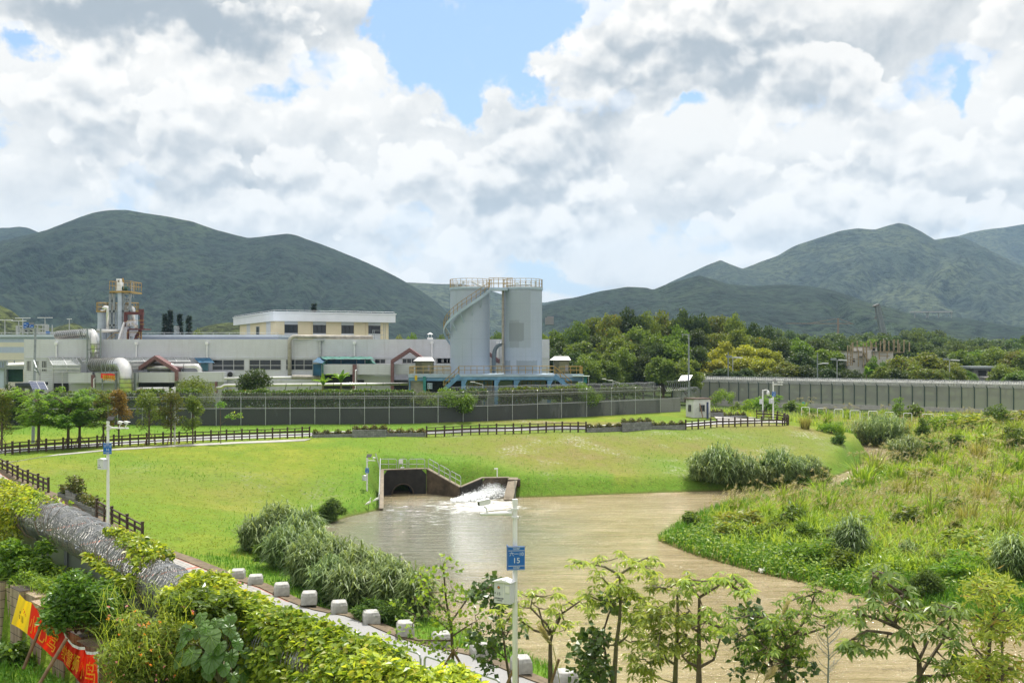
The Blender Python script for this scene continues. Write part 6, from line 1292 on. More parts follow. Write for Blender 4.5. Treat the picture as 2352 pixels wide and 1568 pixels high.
def street_lamps():
 for (x, y, hx, lb) in [(1683, 821, 1, 'street lamp with a pale head before the yellow-green tree'), (1922.5, 827, 1, 'street lamp with a white head left of the unfinished concrete house'), (2181, 827, 1, 'street lamp with a white head before the olive trees at far right')]:
  D = 212; root = thing('street_lamp', lb, 'street lamp', P(x, 905, D), 'street lamps behind the border fence'); b = MB(); b.tube([P(x, 905, D), P(x, y, D)], .10, 8); b.beam(P(x - 12, y - 1, D), P(x + 10, y + 1, D), .12); obj('pole', b, 'galv', root)
  b = MB(); c = P(x + 13, y + 1.5, D); b.prism([c + Vector((-.9, -.25, .1)), c + Vector((.9, -.2, 0)), c + Vector((.9, .2, 0)), c + Vector((-.9, .25, .1))], (0, 0, .25)); obj('lamp_head', b, 'white', root); b = MB(); c = P(x - 7, y - 2, D); b.box(c - Vector((.7, .2, .2)), c + Vector((.5, .2, .25))); obj('floodlight', b, 'greysteel', root)
 for x, y, lb in ((1672.5, 808, 'thin bare steel mast beside the street lamp at the yellow-green tree'), (1877.6, 810, 'thin steel mast with a side lamp left of the unfinished house')):
  D = 208; root = thing('mast', lb, 'mast', P(x, 905, D)); b = MB(); b.tube([P(x, 905, D), P(x, y, D)], .12, 8); obj('pole', b, 'greysteel', root)
  if x > 1800: b = MB(); b.beam(P(x, 836, D), P(x + 17, 834, D), .12); c = P(x + 18, 834, D); b.box(c - Vector((.7, .2, .1)), c + Vector((.6, .2, .12))); obj('lamp_head', b, 'white', root)
 for x, y, lb in ((1249 - 0, 0, ''),): pass
 for z, xt, yt, lb in ((z3, 742, 1092, 'small street lamp rising through the creeper below the platform'), (z3, 1967, 1075, 'small street lamp behind the razor wire left of the hut'), (z3, 1908, 1062, 'thin lamp post with a dark bracket just left of a small street lamp')):
  D = 140 if xt < 1000 else 158; a = P(*z(xt, yt), D); root = thing('street_lamp', lb, 'street lamp', (a.x, D, 5)); b = MB(); b.tube([(a.x, D, 4.8), a], .08, 8); obj('pole', b, 'galv', root); b = MB(); b.beam(a, a + Vector((-1.3 if xt != 1908 else -1.6, 0, .35)), .07); c = a + Vector((-1.4, 0, .36)); b.box(c - Vector((.35, .15, .05)), c + Vector((.3, .15, .06))); obj('lamp_head', b, 'white', root)
street_lamps()
# ------------------------------------------------------------------ whitewashed hut
def hut():
 D = 139.5; g = Vector((P(*zh(530, 820), D).x, D, 4.3)); root = thing('hut', 'small peeling whitewashed hut with a flat tiled roof', 'hut', g)
 A, B, C = P(*zh(400, 0), 141.0), P(*zh(532, 0), D), P(*zh(818, 0), 140.2); A.z = B.z = C.z = 4.2; zt_ = P(*zh(0, 500), D).z; Dv = A + (C - B)
 w_ = MB(); w_.hexa([B, C, Dv, A] + [v + Vector((0, 0, zt_ - 4.2)) for v in (B, C, Dv, A)]); obj('wall', w_, 'hut', root)
 r = MB(); c = (A + B + C + Dv) / 4; q = [c + (v - c) * 1.18 for v in (B, C, Dv, A)]; q = [Vector((v.x, v.y, zt_)) for v in q]; r.hexa(q + [v + Vector((0, 0, .16)) for v in q]); obj('roof', r, pm('brown_roof_slab', (.12, .085, .07), .9), root)
 u = (C - B).normalized(); nrm = Vector((u.y, -u.x, 0)); v_ = (A - B).normalized(); nrl = Vector((v_.y, -v_.x, 0)); nrl = -nrl if nrl.x > 0 else nrl
 def win(o, d, nn, f0, f1, z0, z1_, L):
  fr = MB(); a = o + d * L * f0; b = o + d * L * f1
  for p_, q_ in ((Vector((a.x, a.y, z0)), Vector((b.x, b.y, z0))), (Vector((a.x, a.y, z1_)), Vector((b.x, b.y, z1_)))): fr.beam(p_ + nn * .03, q_ + nn * .03, .1, .09)
  for f in (0, .5, 1): e = a.lerp(b, f); fr.beam(Vector((e.x, e.y, z0)) + nn * .03, Vector((e.x, e.y, z1_)) + nn * .03, .07)
  wn = obj('window', fr, 'stone', root); pn = MB(); pn.hexa([Vector((x.x, x.y, z)) + nn * k for z in (z0, z1_) for x, k in ((a, .012), (b, .012), (b, .0), (a, .0))]); obj('pane', pn, 'glass', wn)
 zz = lambda y: P(*zh(0, y), D).z
 win(B, u, nrm, (632 - 532) / 286, (718 - 532) / 286, zz(705), zz(600), (C - B).length); win(B, v_, nrl, (532 - 490) / 132, (532 - 445) / 132, zz(712), zz(600), (A - B).length)
 b = MB(); b.pbox(zh(762, 548), zh(788, 838), 138.7, .5); one('blue_board', b, pm('dark_blue_board', (.03, .045, .12), .5), 'narrow dark blue upright board at the front right corner of the hut', 'board')
 b = MB(); b.tube([P(*zh(690, 812), 138.4), P(*zh(635, 568), 139.0)], .07, 6); one('wooden_pole', b, 'bamboo', 'bamboo pole leaning against the front window of the hut', 'pole')
hut()
# ------------------------------------------------------------------ border fence on the right bank
def border_fence():
 A = P(1545, 929, 210); B = P(2520, 954, 166); root = thing('border_fence', 'tall green mesh border fence with overhanging wire on a low concrete base', 'fence', (A + B) / 2)
 n = 38; ts = np.linspace(0, 1, n); base = [Vector((A.x + (B.x - A.x) * t, A.y + (B.y - A.y) * t, 0)) for t in ts]; u = (B - A); u.z = 0; u.normalize(); nr = Vector((u.y, -u.x, 0)); nr = nr if nr.y < 0 else -nr
 zb = lambda p: 2.2 + (CZ - 2.2) * 0 ; zc_ = 3.75; zm = 7.45; zo_ = 8.75; ov = -nr * 1.35 - u * .9
 ov = nr * 0.6 * -1 + u * -1.0
 c = MB(); a, b = base[0], base[-1]; c.hexa([a + nr * .2 + Vector((0, 0, 1.8)), b + nr * .2 + Vector((0, 0, 1.8)), b - nr * .2 + Vector((0, 0, 1.8)), a - nr * .2 + Vector((0, 0, 1.8)), a + nr * .2 + Vector((0, 0, zc_)), b + nr * .2 + Vector((0, 0, zc_)), b - nr * .2 + Vector((0, 0, zc_)), a - nr * .2 + Vector((0, 0, zc_))]); obj('concrete_base', c, 'conc', root)
 m = MB(); m.quad(a + Vector((0, 0, zc_)), b + Vector((0, 0, zc_)), b + Vector((0, 0, zm)), a + Vector((0, 0, zm))); obj('mesh_panel', m, 'mesh', root)
 m = MB(); z0, z1_ = Vector((0, 0, zm)), Vector((0, 0, zo_))
 for p, q in zip(base[:-1], base[1:]):      # sagging overhang panels
  k = 5; V = []
  for i in range(k + 1): f = i / k; s = math.sin(f * math.pi) * .14; o = p.lerp(q, f); V += [o + z0, o + z0 * .5 + z1_ * .5 + ov * .5 + nr * .2, o + z1_ + ov - Vector((0, 0, s))]
  m.add(V, [(3 * i + j, 3 * i + 3 + j, 3 * i + 4 + j, 3 * i + 1 + j) for i in range(k) for j in range(2)])
 obj('overhang_mesh', m, 'meshwhite', root)
 for p in base: q = MB(); q.beam(p + nr * .06 + Vector((0, 0, zc_ - .3)), p + nr * .06 + z0, .14); q.beam(p + nr * .06 + z0, p + z1_ + ov, .12); obj('post', q, 'greensteel', root)
 q = MB()
 for p, r_ in zip(base[:-1], base[1:]): o = p.lerp(r_, .72); q.beam(o - nr * 1.4 + Vector((0, 0, zc_ - 1.3)), o - nr * 1.4 + z0, .13)
 obj('rear_posts', q, 'greensteel', root)
 q = MB();
 for p, r_ in zip(base[:-1], base[1:]): coil(q, p + z0 * .45 + z1_ * .55 + ov * .5 + nr * .35, r_ + z0 * .45 + z1_ * .55 + ov * .5 + nr * .35, .55, .42, 10, .05, 3)
 obj('razor_wire', q, 'wire', root); q = MB()
 for z in (zm, ): q.beam(a + Vector((0, 0, z)), b + Vector((0, 0, z)), .09)
 q.beam(a + z1_ + ov, b + z1_ + ov, .06); obj('rail', q, 'wire', root)
 for i, (x0, x1, y) in enumerate([(950, 1000, 750), (1050, 1105, 757), (1155, 1210, 763), (1255, 1317, 770), (1370, 1425, 774), (1475, 1530, 780), (1590, 1642, 787), (1708, 1776, 793), (1830, 1900, 799), (1955, 2027, 805), (2080, 2150, 812), (2215, 2285, 820)]):
  D = 160 - i * 1.0; q = MB(); a = P(*z4(x0, y), D); b = P(*z4(x1, y), D); dn = Vector((0, 0, -1.3)); q.tube([a + dn, a - Vector((0, 0, .12)), a + Vector((.12, 0, 0)), b - Vector((.12, 0, 0)), b - Vector((0, 0, .12)), b + dn], .06, 6)
  one('hoop_rail', q, 'white', 'pale steel hoop rail in the tall grass, %s from the left in the row' % ordn(i), 'hoop rail', 'hoop rails in the grass before the border fence')
 c = MB(); c.pbox(z4(955, 716), z4(970, 726), 166, .1); one('sign_plate', c, pm('teal_plate', (.05, .35, .32), .5), 'small teal plate on the concrete base of the border fence', 'plate')
M['greensteel'] = pm('dark_green_steel', (0.045, 0.075, 0.065), 0.5, var=.15)
border_fence()
# ------------------------------------------------------------------ far things on the right: crane, unfinished house, tower crane
def far_right():
 D = 430; root = thing('crawler_crane', 'dark lattice crane boom rising above the distant trees', 'crane', P(2031, 790, D)); f = MB(); a0, a1 = P(*zc(715, 530), D), P(*zc(785, 540), D); b0, b1 = P(*zc(645, 190), D), P(*zc(690, 180), D); n = 12; bk = Vector((0, 2.2, 0))
 for o in (Vector(), bk):
  f.beam(a0 + o - (b0 - a0) * .25, b0 + o, .4); f.beam(a1 + o - (b1 - a1) * .25, b1 + o, .4)
  for i in range(-3, n): p, q = a0.lerp(b0, i / n) + o, a1.lerp(b1, (i + 1) / n) + o; r_, s = a1.lerp(b1, i / n) + o, a0.lerp(b0, (i + 1) / n) + o; f.beam(p, q, .22); f.beam(r_, s, .22)
 obj('boom', f, 'greysteel', root); h = MB(); h.prism([P(*zc(612, 185), D - .5), P(*zc(650, 195), D - .5), P(*zc(698, 170), D - .5), P(*zc(690, 140), D - .5), P(*zc(620, 165), D - .5)], (0, 3, 0)); obj('head', h, 'ring', root); c = MB(); c.beam(P(*zc(628, 190), D), P(*zc(630, 350), D), .12); c.beam(P(*zc(700, 170), D + 1), P(*zc(800, 420), D + 1), .1); c.tube([P(*zc(630, 350), D), P(*zc(630, 395), D)], .5, 8); obj('hook', c, 'ring', root)
 D = 640; root = thing('tower_crane', 'faint orange tower crane jib low over the distant trees', 'crane', P(1926, 800, D)); f = MB(); f.beam(P(1805, 742.5, D), P(1960, 743, D), .45); f.beam(P(1925, 731, D), P(1925, 800, D), 1.0); f.beam(P(1925, 731, D), P(1860, 742, D), .3); f.beam(P(1925, 731, D), P(1955, 742, D), .3); obj('jib', f, pm('orange_steel', (.22, .16, .12), .6), root)
 D = 1250; b = MB(); b.pbox(z4(1645, 148), z4(1898, 156), D, 8)
 for x in (1660, 1735, 1745, 1810, 1890): b.pbox(z4(x, 156), z4(x + 3, 190), D + 3, 2)
 one('viaduct', b, 'conc', 'distant pale road viaduct crossing the foot of the right hills', 'viaduct')
 D = 420; b = MB(); b.pbox((1253, 729), (1272, 745), D, 6); b.pbox((1257, 726.5), (1272, 729), D + 1, 4); one('distant_block', b, pm('far_grey_block', (.24, .235, .24), .9, var=.05), 'small grey building peeping over the forest right of the tanks', 'building')
 D = 229; root = thing('unfinished_house', 'grey concrete house under construction wrapped in bamboo poles among trees', 'house', P(2005, 860, D))
 def bx(mb, x0, y0, x1, y1, d, dep): mb.pbox(zc(x0, y0), zc(x1, y1), D + d, dep)
 w_ = MB(); bx(w_, 245, 930, 560, 1300, 0, 9); bx(w_, 400, 855, 655, 930, 1, 6); bx(w_, 560, 930, 920, 1300, 2.5, 8); obj('wall', w_, pm('raw_pale_concrete', (.60, .59, .57), .9, var=.12, scale=.5, streak=.35), root); s = MB(); bx(s, 238, 922, 415, 934, -.4, 10); bx(s, 398, 848, 662, 858, .6, 7); bx(s, 512, 922, 925, 934, 2.0, 9); bx(s, 360, 1000, 495, 1010, -1.0, 1.0); bx(s, 512, 1055, 565, 1064, -1.0, 1.0); obj('slab', s, 'coping', root)
 d = MB()
 for q in ((335, 1040, 352, 1068), (252, 1042, 286, 1056), (250, 1075, 286, 1106), (415, 1145, 490, 1190), (415, 958, 492, 995)): bx(d, *q, -.06, .1)
 bx(d, 578, 878, 622, 918, .95, .1); obj('window', d, 'dark', root); f = MB()
 for x in (440, 465): f.pbox(zc(x, 1145), zc(x + 5, 1190), D - .12, .05)
 f.pbox(zc(415, 1165), zc(490, 1171), D - .13, .05); obj('window_frame', f, 'coping', root); p = MB(); rng = random.Random(3)
 for x, y0, y1 in [(710, 755, 940), (765, 730, 930), (783, 745, 930), (848, 755, 940), (925, 735, 920), (938, 730, 920), (1000, 735, 940), (1022, 800, 940), (1098, 735, 940), (1187, 780, 930), (240, 790, 1150), (168, 830, 1160), (210, 820, 1160), (325, 750, 920), (430, 790, 1200), (480, 780, 1250), (548, 760, 900), (565, 790, 900), (635, 770, 870), (255, 780, 930), (345, 900, 1180), (600, 940, 1080), (690, 940, 1060), (820, 930, 1040)]: p.beam(P(*zc(x, y0), D - 1.2), P(*zc(x + rng.uniform(-4, 4), y1), D - 1.2), .22)
 for y, x0, x1 in ((955, 160, 245), (1010, 155, 245), (1062, 150, 280), (1105, 145, 280), (1158, 140, 250), (945, 700, 1090), (1005, 700, 860), (1060, 290, 560), (900, 410, 560)): p.beam(P(*zc(x0, y), D - 1.3), P(*zc(x1, y), D - 1.3), .16)
 p.beam(P(*zc(425, 920), D - 1.5), P(*zc(545, 1180), D - 1.5), .28); obj('scaffold', p, M_paleb, root)
 D = 236; root = thing('low_shed', 'low grey shed with dark openings among the trees at the far right', 'shed', P(2260, 868, D)); w_ = MB(); w_.pbox(z4(2030, 505), z4(2195, 570), D, 6); obj('wall', w_, 'stone', root); w_ = MB(); w_.pbox(z4(2010, 495), z4(2210, 508), D - 1, 8); obj('roof', w_, 'greysteel', root); w_ = MB(); w_.pbox(z4(2060, 520), z4(2110, 565), D - .1, .08); w_.pbox(z4(2125, 520), z4(2180, 565), D - .1, .08); obj('opening', w_, 'dark', root)
 root = thing('low_shed', 'low tile-roofed outbuilding just above the border fence at far right', 'shed', P(2300, 870, D - 8)); w_ = MB(); w_.pbox(z4(2105, 560), z4(2250, 590), D - 8, 5); obj('wall', w_, 'stone', root); w_ = MB(); q = D - 8.5; w_.prism([P(*z4(2090, 572), q), P(*z4(2265, 562), q), P(*z4(2200, 544), q + 3), P(*z4(2150, 546), q + 3)], (0, 0, .2)); obj('roof', w_, pm('grey_tile_roof', (.13, .12, .11), .9), root)
M_paleb = pm('pale_bamboo', (.30, .24, .15), .8, var=.3)
far_right()
# ------------------------------------------------------------------ outfalls
def outfalls():
 root = thing('outfall', 'left stained concrete outfall with a round pipe mouth and long sloping wing walls', 'outfall', G(925, 1137, 0)); zT = 2.42; th = .35
 fl, fr = G(882, 1137, 0), G(979, 1133.5, 0); wl = G(880, 1172, 0); wr = G(1055, 1142, 0); fl.z = fr.z = wl.z = wr.z = -1
 def face(mb, a, b, za, zb_, c, r, zc_, th):
  d = (b - a); d.z = 0; L = d.length; d.normalize(); nr = Vector((-d.y, d.x, 0)); nr = nr if nr.y > 0 else -nr; n = 28; V = []; O = []
  cx = L * c
  for i in range(n):
   t = 2 * math.pi * i / n; O.append((cx + r * math.cos(t), zc_ + r * math.sin(t)))
   k = max(abs(math.cos(t)), abs(math.sin(t))); ex, ez = math.cos(t) / k, math.sin(t) / k; top = za + (zb_ - za) * .5
   V.append((cx + ex * (L - cx) if ex > 0 else cx + ex * cx, zc_ + ez * (top - zc_) if ez > 0 else zc_ + ez * (zc_ + 1)))
  pt = lambda u, z, y=0: a + d * u + nr * y + Vector((0, 0, z + 1))
  vs_ = [pt(*q) for q in O] + [pt(*q) for q in V] + [pt(q[0], q[1], th) for q in O] + [pt(q[0], q[1], th) for q in V]; f = []
  for i in range(n): j = (i + 1) % n; f += [(i, j, n + j, n + i), (2 * n + j, 2 * n + i, 3 * n + i, 3 * n + j), (n + i, n + j, 3 * n + j, 3 * n + i)]
  mb.add(vs_, f); return pt, cx, nr
 b = MB(); pt, cx, nr = face(b, fl, fr, zT, zT, (924.7 - 881.7) / 97.5, .98, .0, th); obj('headwall', b, 'wetconc', root)
 p = MB(); k = 24
 for r0, y0, y1, mk in ((.98, 0.0, 6, None),):
  V = []
  for y in (0.02, 6.0):
   for i in range(k): t = 2 * math.pi * i / k; V.append(pt(cx + r0 * math.cos(t), r0 * math.sin(t), y))
  p.add(V, [(i, (i + 1) % k, k + (i + 1) % k, k + i) for i in range(k)] + [tuple(range(k, 2 * k))])
 obj('pipe_mouth', p, 'dark', root)
 p = MB(); p.tube([pt(cx + 1.05 * math.cos(t), 1.05 * math.sin(t), -.02) for t in np.linspace(0, math.pi, 18)], .07, 6); obj('pipe_rim', p, 'concbrown', root)
 def wing(a, b, za, zb_, nm, mat, thick=.35, side=1):
  m = MB(); d = (b - a); d.z = 0; d.normalize(); nr_ = Vector((-d.y, d.x, 0)) * thick * side; m.hexa([Vector((a.x, a.y, -1.5)), Vector((b.x, b.y, -1.5)), Vector((b.x, b.y, -1.5)) + nr_, Vector((a.x, a.y, -1.5)) + nr_, Vector((a.x, a.y, za)), Vector((b.x, b.y, zb_)), Vector((b.x, b.y, zb_)) + nr_, Vector((a.x, a.y, za)) + nr_]); w_ = obj(nm, m, mat, root)
  c = MB(); o = nr_ * .1; u = Vector((0, 0, .07)); v = [Vector((a.x, a.y, za)) - o, Vector((b.x, b.y, zb_)) - o, Vector((b.x, b.y, zb_)) + nr_ + o, Vector((a.x, a.y, za)) + nr_ + o]; c.hexa([q + Vector((0, 0, .002)) for q in v] + [q + u for q in v]); obj('coping', c, 'coping', w_)
 wing(fr + Vector((.02, -.02, 0)), wr, zT, .95, 'wing_wall', 'concbrown', .35, 1); wing(fl + Vector((-.05, 0, 0)), wl, zT, .15, 'wing_wall', 'concbrown', .35, -1)
 c = MB(); c.hexa([pt(-.2, zT + .002, -.05), pt((fr - fl).length + .1, zT + .002, -.05), pt((fr - fl).length + .1, zT + .002, .4), pt(-.2, zT + .002, .4), pt(-.2, zT + .08, -.05), pt((fr - fl).length + .1, zT + .08, -.05), pt((fr - fl).length + .1, zT + .08, .4), pt(-.2, zT + .08, .4)]); obj('coping', c, 'coping', root)
 root = thing('outfall', 'right concrete outfall with white water bursting from its pipe', 'outfall', G(1140, 1139, 0)); a = G(1109, 1139, 0); b_ = G(1170, 1138, 0); a.z = b_.z = -1; zT2 = 1.72
 b = MB(); pt, cx, nr = face(b, a, b_, zT2, zT2, (1141.7 - 1109) / 61, .90, .30, .3); obj('headwall', b, 'concbrown', root); p = MB(); V = []
 for y in (0.02, 6.0):
  for i in range(k): t = 2 * math.pi * i / k; V.append(pt(cx + .90 * math.cos(t), .30 + .90 * math.sin(t), y))
 p.add(V, [(i, (i + 1) % k, k + (i + 1) % k, k + i) for i in range(k)] + [tuple(range(k, 2 * k))]); obj('pipe_mouth', p, pm('grey_pipe_bore', (.10, .10, .095), .8), root)
 w0 = wr + Vector((.15, .05, 0)); wing(a + Vector((-.02, 0, 0)), w0, zT2, .95, 'wing_wall', 'wetconc', .35, -1)
 e = G(1158, 1149, 0); wing(b_ + Vector((.02, 0, 0)), e, zT2, .05, 'wing_wall', 'concbrown', .75, 1)
 c = MB(); q = P(1166, 1100, 96.0); q2 = P(1195, 1115, 96.0); c.box((q.x, 95.6, q2.z), (q2.x, 96.6, q.z)); obj('end_block', c, 'concbrown', root)
 c = MB(); c.hexa([pt(-.1, zT2 + .002, -.05), pt((b_ - a).length, zT2 + .002, -.05), pt((b_ - a).length, zT2 + .002, .4), pt(-.1, zT2 + .002, .4), pt(-.1, zT2 + .08, -.05), pt((b_ - a).length, zT2 + .08, -.05), pt((b_ - a).length, zT2 + .08, .4), pt(-.1, zT2 + .08, .4)]); obj('coping', c, 'coping', root)
 def panel(p0, p1, h, lb):
  q = MB(); p0 = Vector(p0); p1 = Vector(p1); u = Vector((0, 0, h)); d = (p1 - p0).normalized() * .12; q.tube([p0, p0 + u * .88, p0 + u + d, p1 + u - d, p1 + u * .88, p1], .035, 6); q.tube([p0 + u * .5, p1 + u * .5], .03, 6); m_ = p0.lerp(p1, .5); q.tube([m_, m_ + u], .03, 6); one('guard_rail', q, 'galv', lb, 'railing', 'galvanised railings round the outfall')
 D = 97.3
 lbs = ['first flat railing panel on the left outfall, by the left wing wall', 'short flat railing panel holding a white box above the pipe mouth', 'third flat railing panel on the left outfall, by its right corner', 'topmost sloping railing panel going down the right wing wall', 'middle sloping railing panel of the three on the right wing wall', 'lowest sloping railing panel at the foot of the right wing wall']
 for (x0, x1), lb in zip(((382, 585), (610, 714), (738, 938)), lbs[:3]): a_ = P(*zo(x0, 0), D); b2 = P(*zo(x1, 0), D); panel((a_.x, D, zT), (b2.x, D, zT), 1.0, lb)
 A0 = Vector((fr.x, fr.y + .1, zT)); A1 = Vector((wr.x, wr.y + .1, .95)); f_ = lambda x: (x - 960) / (1383 - 960)
 for (x0, x1), lb in zip(((966, 1098), (1108, 1238), (1250, 1380)), lbs[3:]): panel(A0.lerp(A1, f_(x0)) + Vector((.15, .1, .05)), A0.lerp(A1, f_(x1)) + Vector((.15, .1, .05)), .98, lb)
 q = MB(); p0 = Vector((fl.x - .35, fl.y, zT)); p1 = Vector((wl.x - .35, wl.y, .25)); rail(q, [p0, p1], 1.15, (.5,), .035, 1.0, 6); q.tube([p0, p0 + Vector((-.5, .3, 1.6))], .05, 6); one('guard_rail', q, 'galv', 'long railing running down the left wing wall towards the two egrets', 'railing', 'galvanised railings round the outfall')
 q = MB(); q.pbox(zo(614, 185), zo(660, 228), D - .15, .12); one('sign_box', q, 'white', 'white box fixed to the short railing above the pipe mouth', 'box')
 q = MB(); c = P(*zo(655, 285), D - .1); q.cur = 0; bullet_cam(q, c, (.9, -.3, -.1), 1.0); q.tube([c + Vector((-.15, 0, -.2)), c], .04, 6); one('camera', q, ['white', 'rubber'], 'small white camera on the coping over the left pipe mouth', 'camera')
outfalls()
def splash():
 rng = np.random.default_rng(12); c0 = G(1138, 1139, 0); mb = MB(); ico = bpy.data.meshes.new('t');
 import bmesh as _b
 bm = _b.new(); _b.ops.create_icosphere(bm, subdivisions=1, radius=1); bv = np.array([v.co[:] for v in bm.verts]); bf = np.array([[v.index for v in f.verts] for f in bm.faces]); bm.free(); bpy.data.meshes.remove(ico)
 n = 12000; t = rng.beta(1.2, 1.7, n); x = c0.x + .3 - t * 3.6 + rng.normal(0, .45, n); y = c0.y - .3 - t * 3.0 + rng.normal(0, .35, n)
 env = .12 + 1.15 * np.exp(-((t - .12) / .28) ** 2) + .45 * np.exp(-((t - .62) / .2) ** 2); z = env * rng.uniform(0, 1, n) ** .7 * (.7 + .6 * fbm(x * 3, y * 3, 1.0, 3, 2)); r = np.where(np.arange(n) < 2200, rng.uniform(.07, .17, n), rng.uniform(.010, .04, n)) * (1.15 - z / 1.9); z = np.where(np.arange(n) < 2200, z * .6, z)
 sp_ = rng.uniform(0, 1, n) < .22; z[sp_] *= 1.35; r[sp_] *= .35
 V = (bv[None] * r[:, None, None] * rng.uniform(.9, 1.1, (n, len(bv), 1)) + np.stack([x, y, z], 1)[:, None]).reshape(-1, 3); Fc = (bf[None] + (np.arange(n) * len(bv))[:, None, None]).reshape(-1, 3); mb.arr(V, Fc)
 o = obj('foam', mb, 'foam', smooth=True); o['kind'] = 'stuff'
splash()
def egret(label, c, s, flip=1, rz=0.0):
 root = thing('egret', label, 'bird', c, 'egrets on the bank'); L = lambda x, y, z: Vector(c) + Vector((x * flip * s, y * s, z * s))
 b = MB(); pts = [L(-.30, 0, .33), L(-.2, 0, .40), L(-.05, 0, .48), L(.08, 0, .55), L(.15, 0, .62), L(.13, 0, .72), L(.12, 0, .80), L(.17, 0, .88), L(.22, 0, .90)]; b.tube(pts, [.01, .05, .10, .105, .06, .032, .028, .036, .02], 10); b.cur = 1; b.tube([L(.22, 0, .90), L(.34, 0, .87)], [.018, .003], 6); b.tube([L(-.02, .03, .42), L(0, .03, .2), L(-.01, .03, -.02)], .012, 5); b.tube([L(-.02, -.03, .42), L(.03, -.03, .2), L(.02, -.03, -.02)], .012, 5); obj('body', b, ['bird', 'rubber'], root, smooth=True)
c = hit(*zo(335, 795)); egret('white egret standing upright near the foot of the outfall railing', c, 1.35, 1); c = hit(*zo(232, 825)); egret('smaller white egret crouching left of the other at the water edge', c, 1.1, 1)
q = MB(); a = P(*z8(1870, 595), 66); b = P(*z8(2330, 440), 69); q.hexa([a, b, b + Vector((0, .5, 0)), a + Vector((0, .5, 0)), a + Vector((0, 0, .15)), b + Vector((0, 0, .25)), b + Vector((0, .5, .25)), a + Vector((0, .5, .15))]); a2 = P(*z8(1985, 590), 65.9); q.hexa([a2 + Vector((0, 0, -1.2)), b + Vector((0, -.1, -2.5)), b + Vector((0, .3, -2.5)), a2 + Vector((0, .4, -1.2)), a2, b + Vector((0, -.1, -.01)), b + Vector((0, .3, -.01)), a2 + Vector((0, .4, 0))]); one('drain_wall', q, 'concbrown', 'dark concrete drain wall slanting through the bushes at the right edge', 'wall')
c = G(1754, 1313, .05); q = MB()
for i in range(7): rr = random.Random(i); q.tube([c + Vector((rr.uniform(-.3, .3), rr.uniform(-.2, .2), rr.uniform(0, .05))), c + Vector((rr.uniform(-.3, .3), rr.uniform(-.2, .2), rr.uniform(.1, .22)))], [.10, .05], 6)
one('litter', q, 'bird', 'scrap of white plastic litter at the water edge of the right bank', 'litter')
# ------------------------------------------------------------------ trees and shrubs
def clump_crown(rng, centers, radii, n_each, lsize, aspect=.6, up=.35, droop=.1, flat=.75):
 Vs, n = [], 0; pts = []
 for c, r in zip(centers, radii):
  k = max(4, int(n_each * (r / np.mean(radii)) ** 2)); p = in_ball(rng, k, .55) * np.array([r, r, r * flat]); pts.append(p + c)
 pts = np.concatenate(pts); return leaves(pts, lsize, rng, aspect, up, droop)
def broad_tree(rng, H, Rr, nclump, n_each, ls, trunk_h=.35, shape=1.0, mat_shape='round'):
 t = MB(); crz = H * trunk_h; cz = (H + crz) / 2; ch = (H - crz) / 2
 C, Rd = [], []
 for i in range(nclump):
  v = in_ball(rng, 1, .35)[0]; v[2] = abs(v[2]) * 1.25 - .35 if mat_shape == 'dome' else v[2]
  C.append(np.array([v[0] * Rr * .80, v[1] * Rr * .80, cz + v[2] * ch * .84])); Rd.append(rng.uniform(.24, .40) * Rr * (1.1 - .25 * abs(v[2])))
 C = np.array(C); r0 = H * .022 + .05; lean = rng.normal(0, .03 * H, 2); top = Vector((lean[0], lean[1], crz + ch * .9))
 t.tube([Vector((0, 0, -.4)), Vector((0, 0, crz * .5)), Vector((lean[0] * .5, lean[1] * .5, crz)), top], [r0 * 1.3, r0, r0 * .85, r0 * .35], 8)
 for i in range(0, nclump, 2): b = Vector((lean[0] * .5, lean[1] * .5, crz * (0.8 + .4 * rng.uniform()))); e = Vector(C[i]); t.tube([b, b.lerp(e, .5) + Vector((0, 0, .08 * H)), e], [r0 * .5, r0 * .3, r0 * .1], 5)
 m = MB(); m.arr(*clump_crown(rng, C, Rd, n_each, ls)); return t, m
def proto_tree(name, seed, H, Rr, nclump, n_each, ls, mat, trunk_h=.35, ms='round', bark='bark'):
 rng = np.random.default_rng(seed); t, m = broad_tree(rng, H, Rr, nclump, n_each, ls, trunk_h, 1, ms)
 root = thing(name, '', 'tree'); obj('trunk', t, bark, root); obj('crown', m, mat, root); root['H'] = H; root['R'] = Rr; return root
PT = {}
def tree_protos():
 for k, mat in (('dark', 'lf_dark'), ('mid', 'lf_mid'), ('olive', 'lf_olive'), ('yellow', 'lf_yellow'), ('far', 'lf_far'), ('bright', 'lf_fresh')):
  for v in range(3 if k in ('dark', 'mid', 'far') else 2):
   PT[k, v] = proto_tree('broadleaf_tree', 100 + hash_(k) + v, 12, 4.6 + .5 * v, 46, 165 if k != 'far' else 110, .58 if k != 'far' else .72, mat, .10, 'round' if v % 2 else 'dome')
def hash_(s): return sum(ord(c) * (i + 1) for i, c in enumerate(s)) % 97
M['lf_fresh'] = leafm('fresh_green_leaf', (0.085, 0.16, 0.02), (0.16, 0.25, 0.035), .4)
tree_protos()
KW = {'dark': 'dark green', 'mid': 'mid green', 'olive': 'olive brown-green', 'yellow': 'bright yellow-green', 'far': 'hazy grey-green', 'bright': 'fresh light green'}
FOREST = []
def add_tree(kind, px, top, D, wpx=None, group='', where='', base=4.0):
 FOREST.append((kind, px, top, D, wpx, group, where, base))
